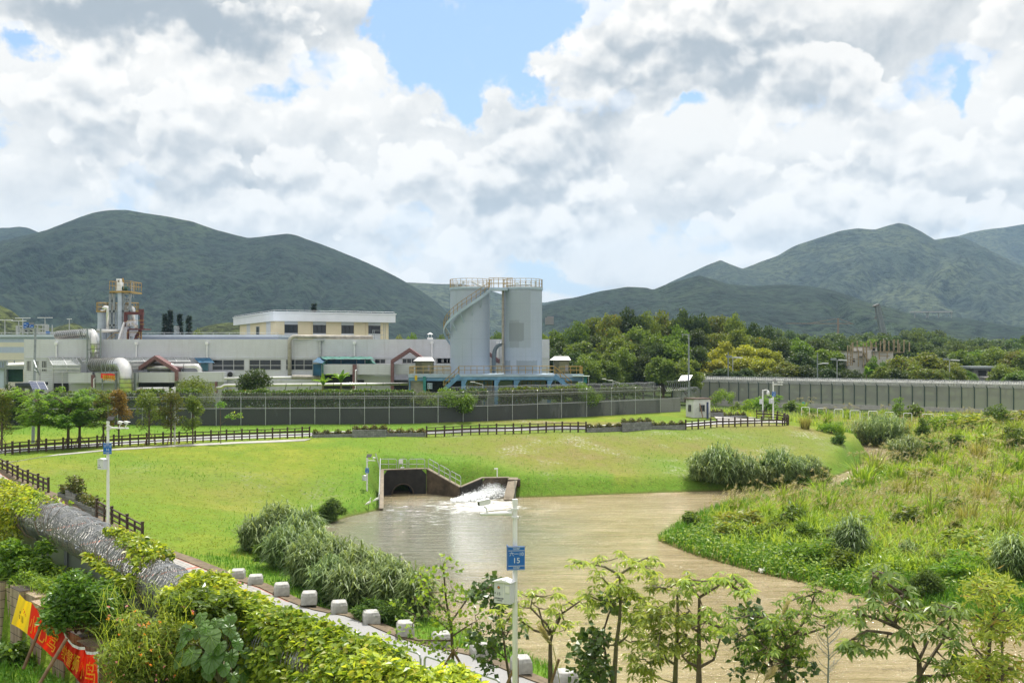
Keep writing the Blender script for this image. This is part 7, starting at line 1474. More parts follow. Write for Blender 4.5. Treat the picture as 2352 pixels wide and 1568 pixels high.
def plant_forest():
 cnt = {}; FOREST.sort(key=lambda r: (r[5], r[6], r[0], r[1])); rng = random.Random(7)
 for kind, px, top, D, wpx, group, where, base in FOREST:
  key = (group, where, kind); i = cnt.get(key, 0); cnt[key] = i + 1
  vs_ = [v for (k, v) in PT if k == kind]; pr = PT[kind, rng.choice(vs_)]; tz = P(px, top, D).z; H = max(2.5, tz - base); s = H / pr['H']; w_ = (wpx * D / F / 2 / pr['R']) if wpx else s * rng.uniform(.9, 1.15)
  place(pr, USED, (P(px, 0, D).x, D, base), rng.uniform(0, 6.28), (w_, w_, s), '%s tree %s, %s such tree from the left' % (KW[kind], where, ordn(i)), group)
rt = random.Random(31)
ENV = [(1235, 755), (1300, 735), (1340, 722), (1400, 712), (1432, 692), (1470, 700), (1520, 705), (1560, 696), (1600, 702), (1660, 712), (1700, 706), (1740, 728), (1780, 748), (1830, 758), (1900, 760), (1990, 752), (2060, 760), (2120, 750), (2200, 765), (2280, 775), (2352, 765), (2450, 760)]
def env(x, d=0): return float(np.interp(x, [e[0] for e in ENV], [e[1] for e in ENV])) + d
x = 1250
while x < 1760: add_tree(rt.choice(['mid', 'dark', 'mid', 'olive', 'dark']), x, env(x, rt.uniform(-4, 9)), 272 + rt.uniform(-8, 8), rt.uniform(62, 95), 'trees of the wood right of the tanks', 'in the wood\'s back row'); x += rt.uniform(30, 46)
x = 1245
while x < 1790: add_tree(rt.choice(['mid', 'dark', 'dark', 'bright', 'olive', 'mid']), x, env(x, rt.uniform(28, 48)), 246 + rt.uniform(-7, 7), rt.uniform(66, 100), 'trees of the wood right of the tanks', 'in the wood\'s second row'); x += rt.uniform(36, 54)
x = 1238
while x < 1620: add_tree(rt.choice(['mid', 'dark', 'bright', 'dark', 'mid']), x, env(x, rt.uniform(66, 92)), 224 + rt.uniform(-6, 6), rt.uniform(66, 96), 'trees of the wood right of the tanks', 'in the wood\'s third row'); x += rt.uniform(36, 54)
x = 1262
while x < 1590: add_tree(rt.choice(['dark', 'mid', 'olive', 'dark']), x, 805 + rt.uniform(-12, 14), 203 + rt.uniform(-8, 5), rt.uniform(66, 95), 'trees of the wood right of the tanks', 'in the wood\'s front row'); x += rt.uniform(38, 56)
for x, tp, wp in ((1622, 798, 90), (1668, 784, 100), (1722, 780, 105), (1764, 788, 80), (1695, 806, 90), (1640, 815, 80), (1745, 812, 90)): add_tree('yellow', x, tp, 216 + (5 if tp > 800 else 12), wp, 'yellow-green trees behind the border fence', 'behind the border fence')
for x in (1610, 1660, 1712, 1762): add_tree('dark', x, 845 + rt.uniform(-6, 8), 212, 75, 'low trees behind the border fence', 'low behind the border fence')
for x, tp, D, wp, k in [(1788, 772, 240, 85, 'dark'), (1830, 765, 255, 80, 'bright'), (1842, 800, 228, 90, 'dark'), (1880, 766, 262, 100, 'dark'), (1900, 790, 235, 90, 'mid'), (1930, 770, 268, 90, 'dark'), (1800, 822, 218, 90, 'olive'), (1850, 832, 216, 80, 'dark'), (1905, 840, 216, 80, 'dark'), (1955, 842, 214, 70, 'dark'), (2045, 766, 275, 110, 'dark'), (2010, 775, 278, 90, 'mid'), (2085, 775, 272, 80, 'dark'), (1968, 785, 276, 70, 'bright'), (2000, 790, 272, 70, 'bright'), (2012, 815, 222, 52, 'bright'), (2028, 832, 214, 60, 'mid'), (1985, 866, 210, 50, 'mid'),
       (2075, 808, 222, 95, 'olive'), (2120, 800, 226, 105, 'olive'), (2165, 815, 224, 90, 'olive'), (2195, 835, 216, 60, 'olive'), (2105, 832, 213, 90, 'olive'), (2150, 842, 212, 80, 'olive'), (2060, 842, 212, 70, 'dark'), (2210, 800, 262, 90, 'mid'), (2245, 795, 270, 90, 'bright'), (2290, 790, 262, 90, 'mid'), (2335, 800, 255, 90, 'olive'), (2370, 790, 250, 90, 'mid'), (2310, 830, 224, 80, 'mid'), (2345, 845, 215, 80, 'bright'), (2275, 850, 240, 60, 'dark'), (2385, 840, 215, 80, 'dark'), (2225, 845, 222, 40, 'bright')]:
 add_tree(k, x, tp, D, wp, 'trees round the unfinished house', 'near the unfinished house')
for row, (D, d0, x0, sp_) in enumerate(((330, 22, 1740, 42), (400, 10, 1730, 38), (500, 0, 1720, 34))):
 x = x0
 while x < 2420: add_tree('far', x, env(max(x, 1790), d0 + rt.uniform(-6, 5)), D + rt.uniform(-15, 15), rt.uniform(48, 75), 'trees of the distant wood', 'in the distant wood\'s %s row' % ('nearest', 'middle', 'farthest')[row]); x += rt.uniform(sp_ * .75, sp_ * 1.2)
for x, tp, D, wp, k in [(885, 770, 330, 50, 'far'), (915, 760, 330, 50, 'olive'), (950, 754, 300, 46, 'bright'), (985, 765, 320, 45, 'far'), (1012, 762, 300, 40, 'mid'), (1030, 768, 310, 40, 'far'), (1118, 760, 300, 40, 'far'), (1138, 744, 330, 40, 'far'), (1150, 756, 290, 34, 'mid'), (1135, 772, 270, 36, 'bright'), (1160, 770, 270, 34, 'mid')]: add_tree(k, x, tp, D, wp, 'trees behind the factory roofs', 'seen over the factory roof')
for x, tp, D, wp in [(452, 752, 290, 40), (470, 758, 290, 36), (348, 764, 300, 40), (490, 764, 300, 36), (430, 756, 280, 30)]: add_tree('mid', x, tp, D, wp, 'trees behind the factory roofs', 'low beside the conifers')
plant_forest()
def conifer(label, px, top, D, wpx, seed):
 rng = np.random.default_rng(seed); tz = P(px, top, D).z; H = tz - 4.6; r = wpx * D / F / 2; root = thing('conifer', label, 'tree', (P(px, 0, D).x, D, 4.6), 'dark conifers behind the factory'); t = MB(); b = Vector(root.location); t.tube([b, b + Vector((0, 0, H))], [.3, .03], 6); obj('trunk', t, 'bark', root)
 m = MB(); pts, drs = [], []
 for z in np.arange(H * .12, H * .985, .42):
  k = 9; rr = r * (1.03 - z / H) ** 1.0 * rng.uniform(.75, 1.15)
  for a in rng.uniform(0, 2 * np.pi, k):
   for f in np.linspace(.12, 1, 6): pts.append((b.x + rr * f * math.cos(a), b.y + rr * f * math.sin(a), b.z + z + rr * (.25 * f - .1) + rng.normal(0, .06))); drs.append((math.cos(a) + rng.normal(0, .5), math.sin(a) + rng.normal(0, .5), .25 + rng.normal(0, .25)))
 m.arr(*leaves(np.array(pts), .75, rng, .30, .3, 0, np.array(drs))); obj('crown', m, 'lf_conifer', root)
for i, (x, tp, w_, lb) in enumerate([(379, 719, 22, 'dark slender conifer standing leftmost of the four behind the hall roof'), (391, 711, 24, 'tallest dark conifer of the four behind the hall roof'), (413, 718.5, 22, 'dark conifer standing alone between the tall pair and the last one'), (434, 723.5, 24, 'shortest dark conifer at the right end of the four')]): conifer(lb, x, tp, 262, w_, 50 + i)
conifer('small conifer tip peeping over the roof of the cream building', 721, 695, 255, 12, 60)
# ------------------------------------------------------------------ young street trees on the left lawn
def street_tree(label, px, D, top, wpx, mat, seed, style='slim', base=None):
 rng = np.random.default_rng(seed); g = on_ground(px, D); H = P(px, top, D).z - g.z; r = wpx * D / F / 2; root = thing('street_tree', label, 'tree', g); t = MB(); tr = .05 + H * .009
 if style == 'slim':
  t.tube([g - Vector((0, 0, .2)), g + Vector((rng.normal(0, .05), 0, H * .5)), g + Vector((rng.normal(0, .1), 0, H * .95))], [tr, tr * .8, .015], 6); C, Rd = [], []
  for i in range(16): z = rng.uniform(.36, .98); k = r * (1.08 - abs(z - .5) * 1.1); a = rng.uniform(0, 6.28); f = rng.uniform(.15, .8); C.append((g.x + k * f * math.cos(a), g.y + k * f * math.sin(a), g.z + H * z)); Rd.append(rng.uniform(.20, .36) * r + .12); t.tube([g + Vector((0, 0, H * max(.2, z - .15))), Vector(C[-1])], [tr * .35, .01], 4)
  m = MB(); m.arr(*clump_crown(rng, np.array(C), np.array(Rd) * 1.2, 120, .24, .45, .2, .1, .9))
 else:      # feathery flat layers
  t.tube([g - Vector((0, 0, .2)), g + Vector((.05, 0, H * .4)), g + Vector((rng.normal(0, .2), 0, H * .8))], [tr * 1.5, tr * 1.2, tr * .4], 7); pts, drs = [], []
  for i in range(36):
   a = rng.uniform(0, 6.28); z = rng.uniform(.42, 1.0); L = r * rng.uniform(.35, 1.0) * (1.15 - .55 * max(0, z - .6)); s = g + Vector((0, 0, H * max(.38, z - .22))); e = g + Vector((L * math.cos(a), L * math.sin(a), H * z)); t.tube([s, s.lerp(e, .5) + Vector((0, 0, .15)), e], [tr * .5, tr * .3, .012], 4)
   for j in range(11):
    f = rng.uniform(.35, 1.05); c = s.lerp(e, f); fa = a + rng.normal(0, .9); dl = rng.uniform(.5, .95)
    for q in np.linspace(0, 1, 9):
     for sd in (-1, 1): pts.append((c.x + dl * q * math.cos(fa), c.y + dl * q * math.sin(fa), c.z - .25 * q * q * dl + rng.normal(0, .05))); drs.append((math.cos(fa + sd * 1.1), math.sin(fa + sd * 1.1), rng.normal(-.1, .2)))
  m = MB(); m.arr(*leaves(np.array(pts), .26, rng, .42, .7, 0, np.array(drs)))
 obj('trunk', t, 'bark', root); obj('crown', m, mat, root)
 return root
for i, (x, D, tp, wp, mt, st, lb) in enumerate([(4, 96, 905, 70, 'lf_olive', 'slim', 'slender olive street tree cut by the left edge of the picture'), (88, 97, 888, 125, 'lf_bright', 'feather', 'bright feathery street tree with layered foliage just right of the leaning solar pole'), (156, 98, 893, 120, 'lf_bright', 'feather', 'bright feathery street tree with a straight trunk, middle of the three feathery ones'), (182, 99, 905, 120, 'lf_bright', 'feather', 'bright feathery street tree with a forked trunk, rightmost of the three feathery ones'), (237, 101, 905, 60, 'lf_olive', 'slim', 'slender olive street tree left of the yellow-brown one'),
  (273, 101, 898, 52, 'lf_brown', 'slim', 'slender yellow-brown street tree with thinning leaves'), (342, 102, 902, 66, 'lf_mid', 'slim', 'slender green street tree between the yellow-brown tree and the camera pole'), (393, 102.5, 903, 66, 'lf_olive', 'slim', 'slender olive street tree right behind the camera pole on the far lawn'), (443, 103, 912, 48, 'lf_mid', 'slim', 'small thin street tree right of the far camera pole')]): street_tree(lb, x, D, tp, wp, mt, 200 + i, st)
def thin_tree():
 D = 103.5; g = on_ground(507, D); root = thing('sapling', 'nearly bare sapling with yellow flower heads at the branch tip', 'sapling', g); t = MB(); L = lambda x, y: P(x, y, D); t.tube([g, L(506, 960), L(506, 930)], [.05, .04, .02], 5); t.tube([L(506, 974), L(522, 962), L(545, 955), L(552, 951)], [.03, .025, .02, .012], 5); obj('trunk', t, 'bark', root); m = MB(); rng = np.random.default_rng(3)
 for x, y, r in ((535, 957, .35), (523, 958, .25), (550, 953, .2), (500, 931, .35), (512, 929, .3), (506, 925, .25)): m.arr(*leaves(in_ball(rng, 40, .2) * r + np.array(L(x, y)), .22, rng, .5, .5))
 obj('crown', m, 'lf_bright', root); f = MB()
 for x, y in ((551, 953), (535, 953)): f.arr(*leaves(in_ball(rng, 40, .2) * .3 + np.array(L(x, y)), .2, rng, .6, .3))
 obj('flower_head', f, 'lf_vine', root)
thin_tree()
def stake_set(label, x, D, seed):
 g = on_ground(x, D); q = MB(); rng = random.Random(seed)
 for a in (.3, 2.4, 4.4): q.tube([g + Vector((.75 * math.cos(a), .75 * math.sin(a), 0)), g + Vector((.03 * math.cos(a), .03, 1.35))], .035, 5)
 one('tree_stakes', q, 'bamboo', label, 'tree stakes')
for i, (x, D, n) in enumerate([(4, 96, 'cut by the left edge'), (88, 97, 'beside the leaning solar pole'), (156, 98, 'with the straight trunk, middle of the feathery three'), (182, 99, 'with the forked trunk'), (237, 101, 'left of the yellow-brown tree'), (342, 102, 'right of the yellow-brown tree'), (393, 102.5, 'at the far camera pole')]): stake_set('three brown stakes propping the street tree ' + n, x, D, i)
# ------------------------------------------------------------------ bushes
def bush(label, c, rx, rz, mat, seed, n=900, ls=.22, name='bush', cat='bush', group=None, asp=.5, up=.35, clumps=14, droop=.1, ry=None, stem=True):
 rng = np.random.default_rng(seed); c = Vector(c); root = thing(name, label, cat, c, group); C, Rd = [], []
 for i in range(clumps): v = in_ball(rng, 1, .2)[0]; C.append((c.x + v[0] * rx * .85, c.y + v[1] * (ry or rx) * .85, c.z + rz * (.36 + .52 * abs(v[2]) * (1 - .6 * (v[0] ** 2 + v[1] ** 2)) - (.22 if v[2] < 0 else 0)))); Rd.append(rng.uniform(.16, .40) * min(rx, rz * .8))
 m = MB(); m.arr(*clump_crown(rng, np.array(C), np.array(Rd), n / clumps, ls, asp, up, droop, .85)); obj('foliage', m, mat, root)
 if stem:
  t = MB()
  for i in range(0, clumps, 2): t.tube([c + Vector((rng.normal(0, .08), rng.normal(0, .08), -.1)), Vector(C[i])], [.03, .01], 4)
  obj('stem', t, 'bark', root)
 return root
def bz(px, py, D): return P(px, py, D)
for (x, D, top, bot, w_, mt, lb, n, ls) in [(445, 131, 858, 935, 118, 'lf_mid', 'large rounded green shrub behind the wall right of the far camera pole', 2600, .32), (587, 139, 832, 900, 92, 'lf_dark', 'dark upright bushy tree in front of the factory windows', 3000, .34), (245, 128, 880, 950, 90, 'lf_mid', 'mid green shrub below the silver stack behind the street trees', 1500, .3), (15, 118, 868, 985, 80, 'lf_dark', 'dark round tree at the left edge before the gate house', 2200, .35), (205, 128, 885, 940, 80, 'lf_fresh', 'light green shrub behind the feathery street trees', 1400, .3), (130, 126, 890, 950, 90, 'lf_mid', 'green shrub just behind the middle feathery tree', 1300, .3),
  (970, 128.5, 893, 942, 64, 'lf_fern', 'sprawling creeper bush on the wall below the left end of the platform', 3000, .28), (1042, 128.5, 880, 946, 135, 'lf_fresh', 'large sprawling light green bush hanging over the wall below the left stair', 6000, .30), (1335, 141, 878, 942, 130, 'lf_fresh', 'large sprawling light green bush hanging over the wall below the right stair', 6000, .30)]:
 b0 = P(x, bot, D); t0 = P(x, top, D); bush(lb, b0, w_ * D / F / 2 * 1.08, (t0.z - b0.z) * 1.02, mt, int(x), n, ls, clumps=26)
def banana(label, c, H, seed, n=9, spread=1.5, group=None):
 rng = np.random.default_rng(seed); root = thing('banana_plant', label, 'banana plant', c, group); c = Vector(c); st = MB(); st.tube([c, c + Vector((0, 0, H * .4))], [.16, .1], 8); obj('stem', st, 'barkg', root)
 for i in range(n):
  a = i / n * 6.28 + rng.normal(0, .2); sp_ = spread * rng.uniform(.1, 1.0); m = MB(); V = []; k = 9; d = Vector((math.cos(a), math.sin(a), 0)); s = Vector((-d.y, d.x, 0)); h = H * rng.uniform(.8, 1.05)
  for j in range(k):
   f = j / (k - 1); q = c + d * (sp_ * f ** 1.6) + Vector((0, 0, H * .35 + (h - H * .35) * (f - .30 * f ** 3 * min(1.6, sp_)))); w_ = .30 * math.sin(math.pi * (.06 + .92 * f)) ** .7; V += [q - s * w_ + Vector((0, 0, .06)), q - Vector((0, 0, .03)), q + s * w_ + Vector((0, 0, .06))]
  m.add(V, [(3 * j + e, 3 * j + 3 + e, 3 * j + 4 + e, 3 * j + 1 + e) for j in range(k - 1) for e in (0, 1)]); obj('leaf', m, 'lf_banana', root)
banana('banana plant with upright bright leaves before the tiled parapet', P(*z2(1040, 1160), 138), P(*z2(1040, 960), 138).z - P(*z2(1040, 1160), 138).z + .3, 4, 11, 2.2)
banana('smaller banana plant with spreading leaves left of the white standpipe', P(*z2(880, 1160), 138), 2.6, 6, 9, 2.0); banana('small bright banana plant low under the unfinished house', P(1990, 872, 208), 3.2, 8, 7, 1.6)
def grounded(px, py, **k): return hit(px, py)
g = hit(760, 1192); bush('round dark umbrella-sedge bush at the water edge below the outfall', g, 33 * g.y / F, 56 * g.y / F, 'lf_papyrus', 21, 2600, .34, 'sedge_bush', asp=.22, up=.2, clumps=20, stem=False)
g = hit(712, 1190); bush('small light green bush beside the round dark sedge bush', g, 14 * g.y / F, 24 * g.y / F, 'lf_fresh', 22, 500, .25, clumps=8)
for (x, y, w_, h, mt, lb, n) in [(1590, 1208, 50, 42, 'lf_mid', 'dark leafy bush on the left tip of the grassy peninsula', 1500), (2128, 1372, 80, 66, 'lf_papyrus', 'round dark sedge bush with a shadowed hollow near the right shore', 2400), (1660, 935, 62, 58, 'lf_bright', 'large feathery green bush before the left end of the border fence', 1600), (1718, 948, 36, 34, 'lf_bright', 'small round bush behind the curled timber fence', 800), (1690, 948, 26, 30, 'lf_fresh', 'light green bush between the hut and the pole marked 20', 600), (2065, 968, 44, 66, 'lf_bright', 'young bright tree standing alone before the border fence', 1000), (2293, 982, 68, 62, 'lf_mid', 'rounded green bush before the border fence at far right', 1800), (2120, 1010, 40, 52, 'lf_mid', 'tall green bush beside the upper cane clump', 1400), (2335, 1045, 80, 84, 'lf_mid', 'large dark leafy bush at the right edge above the drain wall', 2400), (1928, 1020, 36, 34, 'lf_papyrus', 'round sedge bush on the far side of the narrow channel', 900), (1635, 1108, 40, 50, 'lf_mid', 'dark bush among the canes at the left of the bank thicket', 1100), (1748, 1112, 44, 58, 'lf_papyrus', 'dark bush among the canes in the centre of the bank thicket', 1200), (1890, 1105, 50, 44, 'lf_mid', 'bush at the right end of the cane thicket on the lawn bank', 1300),
        (1850, 1255, 90, 56, 'lf_fresh', 'broad low leafy bush on the middle of the peninsula', 1800), (2190, 1235, 44, 50, 'lf_olive', 'brownish leafy bush with dry plumes behind it on the right slope', 1200), (1780, 1235, 60, 46, 'lf_mid', 'leafy bush with tall stems near the peninsula shore', 1300), (2325, 1330, 70, 40, 'lf_fresh', 'leafy thicket below the drain wall at the right edge', 1500)]:
 g = hit(x, y); bush(lb, g, w_ / 2 * g.y / F, h * g.y / F, mt, int(x + y), n, .30 if g.y > 90 else .24, asp=.3 if 'sedge' in lb else .5, clumps=18, stem='tree' in lb)
WS = [bush('x', (0, 0, 0), .9, 1.1, mt, 700 + i, 650, .22, 'weedy_shrub', 'shrub', None, asp, .3, 14) for i, (mt, asp) in enumerate([('lf_mid', .5), ('lf_fresh', .4), ('lf_lantana', .5), ('lf_bright', .3)])]
wr_ = random.Random(9); wl_ = [(1700, 1215), (1745, 1240), (1680, 1235), (1820, 1215), (1905, 1250), (1985, 1215), (2040, 1230), (2095, 1215), (2150, 1260), (2230, 1265), (2280, 1245), (2060, 1300), (2150, 1310), (2210, 1320), (2270, 1300), (1870, 1290), (1930, 1310), (2000, 1275), (2340, 1280), (2120, 1110), (2220, 1095), (2300, 1150), (2030, 1150), (1940, 1150), (2170, 1190), (2260, 1120), (2340, 1060), (2200, 1035), (2290, 1030), (2140, 1055), (2010, 970), (2100, 965), (2180, 985), (1870, 960), (1820, 945), (1760, 945), (2250, 985), (2340, 975), (1910, 995), (2040, 1040)]; wl_.sort()
for i, (x, y) in enumerate(wl_):
 g = hit(x, y); s = wr_.uniform(30, 62) * g.y / F / 1.1 * (1.1 if y > 1150 else .8); v = wr_.randrange(4); place(WS[v], USED, g - Vector((0, 0, .08)), wr_.uniform(0, 6.28), (s * wr_.uniform(.9, 1.6), s * 1.2, s), '%s weedy shrub on the wild bank, %s from left of all such' % (('mid green', 'fresh green', 'pale green', 'feathery bright green')[v], ordn(i)), 'weedy shrubs on the wild right bank')
def cane_clump(label, c, w_, H, seed, n=60, mat='lf_cane', name='cane_clump', group=None, dry=0.0, lean=.25, ry=None, cat='reeds'):
 rng = np.random.default_rng(seed); c = Vector(c); root = thing(name, label, cat, c, group); pts, drs, st = [], [], MB()
 for i in range(n):
  a = rng.uniform(0, 6.28); rr = math.sqrt(rng.uniform(0, 1)); bx, by = rr * w_ * math.cos(a), rr * (ry or w_) * math.sin(a); x, y = c.x + bx, c.y + by; z0 = max(-.1, h1(x, y)) if False else c.z; h = H * rng.uniform(.65, 1.05) * (1.05 - .35 * rr * rr); lx, ly = rng.normal(0, lean) * .5 + bx * .25, rng.normal(0, lean) * .5 + by * .25
  for z in np.arange(.12, 1.0, .085):
   for e in range(2): b = rng.uniform(0, 6.28); pts.append((x + lx * z * z, y + ly * z * z, z0 + h * z)); drs.append((math.cos(b), math.sin(b), rng.uniform(.5, 2.6)))
 pts = np.array(pts); drs = np.array(drs); drs /= np.linalg.norm(drs, axis=1, keepdims=True); L = .42 * H * rng.uniform(.5, 1.3, len(pts)); wd = .022 + .006 * H
 h_ = drs.copy(); h_[:, 2] = 0; h_ /= np.linalg.norm(h_, axis=1, keepdims=True) + 1e-6; s = np.stack([-h_[:, 1], h_[:, 0], 0 * L], 1) * wd
 mid = pts + drs * (L * .55)[:, None]; tip = mid + h_ * (L * .5)[:, None] - np.array([0, 0, 1]) * (L * rng.uniform(.05, .45, len(L)))[:, None]
 V = np.stack([pts - s * .6, pts + s * .6, mid + s, mid - s, tip], 1).reshape(-1, 3); i = np.arange(len(pts)) * 5; m = MB(); m.arr(V, np.stack([i, i + 1, i + 2, i + 3], 1), np.stack([i + 3, i + 2, i + 4], 1)); obj('leaves', m, mat, root); return root
CG = 'cane clumps on the left shore'
for i, (x, y, w_, h, lb) in enumerate([(598, 1265, 60, 66, 'leftmost cane clump of the shore thicket, touching the lawn'), (640, 1262, 55, 84, 'tall pale-tipped cane clump above the bend of the near shore'), (690, 1275, 55, 84, 'tall cane clump beside the water below the round sedge bush'), (655, 1305, 55, 76, 'cane clump on the lawn side in the middle of the shore thicket'), (730, 1300, 55, 66, 'cane clump at the water edge in the middle of the thicket'), (708, 1345, 55, 84, 'cane clump with brown stems on the lawn side above the stone blocks'), (775, 1338, 55, 84, 'spiky cane clump leaning over the water'), (760, 1375, 55, 76, 'dark-footed cane clump near the middle stone blocks'), (828, 1370, 60, 90, 'tall cane clump above the fifth stone block'), (800, 1398, 50, 80, 'pale drooping cane clump right above the stone blocks'), (872, 1385, 60, 90, 'tall cane clump with thin spikes before the brown water'), (905, 1405, 60, 95, 'cane clump half hidden by the round-leaved young tree'), (955, 1420, 50, 85, 'rightmost cane clump behind the round-leaved young tree')]):
 g = hit(x, y); k = g.y / F; cane_clump(lb, g, w_ / 2 * k * 1.3, h * k * 1.15, 300 + i, 105, group=CG)
for i, (x, y, w_, h, lb) in enumerate([(575, 1262, 62, 44, 'leafy sedge mound at the left end of the shore thicket'), (612, 1286, 60, 50, 'leafy sedge mound before the cane near the lawn'), (735, 1385, 60, 36, 'low leafy sedge mound under the brown-stemmed cane'), (850, 1420, 80, 50, 'star-leaved sedge mound above the stone blocks'), (905, 1432, 90, 52, 'star-leaved sedge mound beside the round-leaved young tree')]):
 g = hit(x, y); k = g.y / F; bush(lb, g, w_ / 2 * k, h * k, 'lf_papyrus', 330 + i, 1500, .30, 'sedge_mound', 'sedge', 'sedge mounds in the shore thicket', .25, .3, 16, .1, None, False)
CG2 = 'cane clumps at the foot of the lawn bank'
for i, (x, y, w_, h, lb) in enumerate([(1612, 1105, 60, 62, 'dark leafy clump at the left end of the bank thicket'), (1655, 1112, 64, 72, 'cane clump second from left in the bank thicket'), (1700, 1118, 64, 72, 'drooping pale cane clump left of the centre of the bank thicket'), (1742, 1114, 60, 62, 'cane clump with a dark shrub in the centre of the bank thicket'), (1785, 1112, 60, 66, 'pale drooping cane clump right of the centre of the bank thicket'), (1822, 1106, 60, 62, 'cane clump second from right in the bank thicket'), (1855, 1098, 50, 50, 'cane clump at the right end of the bank thicket')]):
 g = hit(x, y); k = g.y / F; cane_clump(lb, g, w_ / 2 * k * 1.05, h * k * (1.0, 1.15, .95, .72, 1.1, .8, .95)[i], 360 + i, 95, group=CG2)
for i, (x, y, w_, h, lb) in enumerate([(1990, 1022, 80, 52, 'left cane clump on the far side of the narrow channel'), (2030, 1018, 90, 56, 'right cane clump on the far side of the narrow channel'), (2080, 1058, 66, 54, 'dense rounded cane clump standing in the channel bend'), (1955, 1290, 52, 92, 'tall cane clump with drooping tops on the near peninsula shore'), (2088, 1285, 34, 42, 'small cane clump right of the tall drooping one'), (2330, 1330, 70, 92, 'large broad-leaved cane clump below the drain wall at right')]):
 g = hit(x, y); k = g.y / F; cane_clump(lb, g, w_ / 2 * k, h * k, 380 + i, 85 if i != 4 else 30)
def tussock(seed, H, plume=True, n=150, leaf='gr_wild'):
 rng = np.random.default_rng(seed); root = thing('grass_tussock', 'x', 'grass tussock'); p = np.zeros((n, 3)); a = rng.uniform(0, 6.28, n); r = np.sqrt(rng.uniform(0, 1, n)) * H * .2; p[:, 0] = r * np.cos(a); p[:, 1] = r * np.sin(a); m = MB(); dv = np.stack([np.cos(a), np.sin(a), 0 * a], 1); add_blades(m, p, H * .8, H * .030, rng, .45, .35, dv); obj('leaves', m, leaf, root)
 if plume:
  k = 9; m = MB(); pts, drs = [], []; st = MB()
  for i in range(k):
   a = rng.uniform(0, 6.28); l = rng.uniform(.1, .45); b = Vector((.08 * math.cos(a), .08 * math.sin(a), .1)) * H; t = Vector((l * math.cos(a) + .15, l * math.sin(a), rng.uniform(.85, 1.2))) * H; e = t + Vector((math.cos(a) * .16 + .10, math.sin(a) * .16, .02)) * H; st.tube([b, b.lerp(t, .6) + Vector((0, 0, .06 * H)), t], .008 * H, 3)
   for f in np.linspace(0, 1, 14):
    c = t.lerp(e, f) - Vector((0, 0, .10 * f * f * H))
    for q in range(2): pts.append(c[:]); drs.append((math.cos(a) + rng.normal(0, .6), math.sin(a) + rng.normal(0, .6), rng.normal(.1, .4)))
  m.arr(*leaves(np.array(pts), .11 * H, rng, .07, .2, 0, np.array(drs))); pl = obj('plumes', m, 'plume', root); obj('stalks', st, 'gr_dry', pl)
 return root
TU = [tussock(1, 1.5), tussock(2, 1.5, True, 110), tussock(3, 1.4, False, 170), tussock(4, 1.5, True, 130, 'gr_dry')]
tpts = [(2225, 1215, 70, 3), (2350, 1190, 90, 0), (2110, 1150, 70, 1), (1985, 1130, 80, 0), (2290, 1130, 80, 1), (1900, 1185, 75, 0), (1830, 1195, 70, 1), (2050, 1185, 66, 2), (2140, 1200, 75, 0), (2260, 1165, 80, 3), (2320, 1240, 80, 0), (2010, 1085, 56, 1), (2160, 1080, 56, 0), (2250, 1060, 56, 3), (2060, 1110, 60, 0), (1735, 1165, 52, 1), (1690, 1185, 54, 0), (1965, 1180, 62, 2), (2200, 1120, 66, 1), (2330, 1090, 70, 0), (1760, 1195, 56, 2), (2100, 1060, 46, 1), (2190, 1020, 46, 0), (2260, 1005, 44, 1), (2330, 1000, 44, 0), (2000, 985, 32, 1), (1900, 975, 34, 0), (1850, 985, 36, 3), (2120, 985, 34, 1), (1845, 950, 32, 0), (1945, 962, 30, 1), (2220, 975, 36, 3), (2030, 960, 26, 0), (2075, 1150, 66, 3), (2180, 1165, 70, 0), (1860, 1225, 66, 2), (2395, 1150, 80, 1), (1940, 1220, 60, 1), (1800, 1165, 60, 0), (2245, 1240, 66, 2), (1650, 1205, 44, 2), (1880, 1145, 58, 1), (2150, 1035, 44, 3), (2300, 1045, 52, 1), (1930, 1000, 34, 2), (2080, 995, 34, 3)]
tpts.sort(); _r = random.Random(5)
for i, (x, y, h, v) in enumerate(tpts):
 g = hit(x, y); s = h * g.y / F / 1.5; place(TU[v], USED, g - Vector((0, 0, .05)), _r.uniform(-.6, .6), (s * 1.15, s * 1.15, s), '%s tussock on the wild bank, %s from the left among all tussocks' % (('straw-plumed', 'sparse straw-plumed', 'green plumeless', 'dry straw-coloured')[v], ordn(i)), 'grass tussocks on the wild right bank')
for t in TU:
 if t not in USED: bpy.data.objects.remove(t)
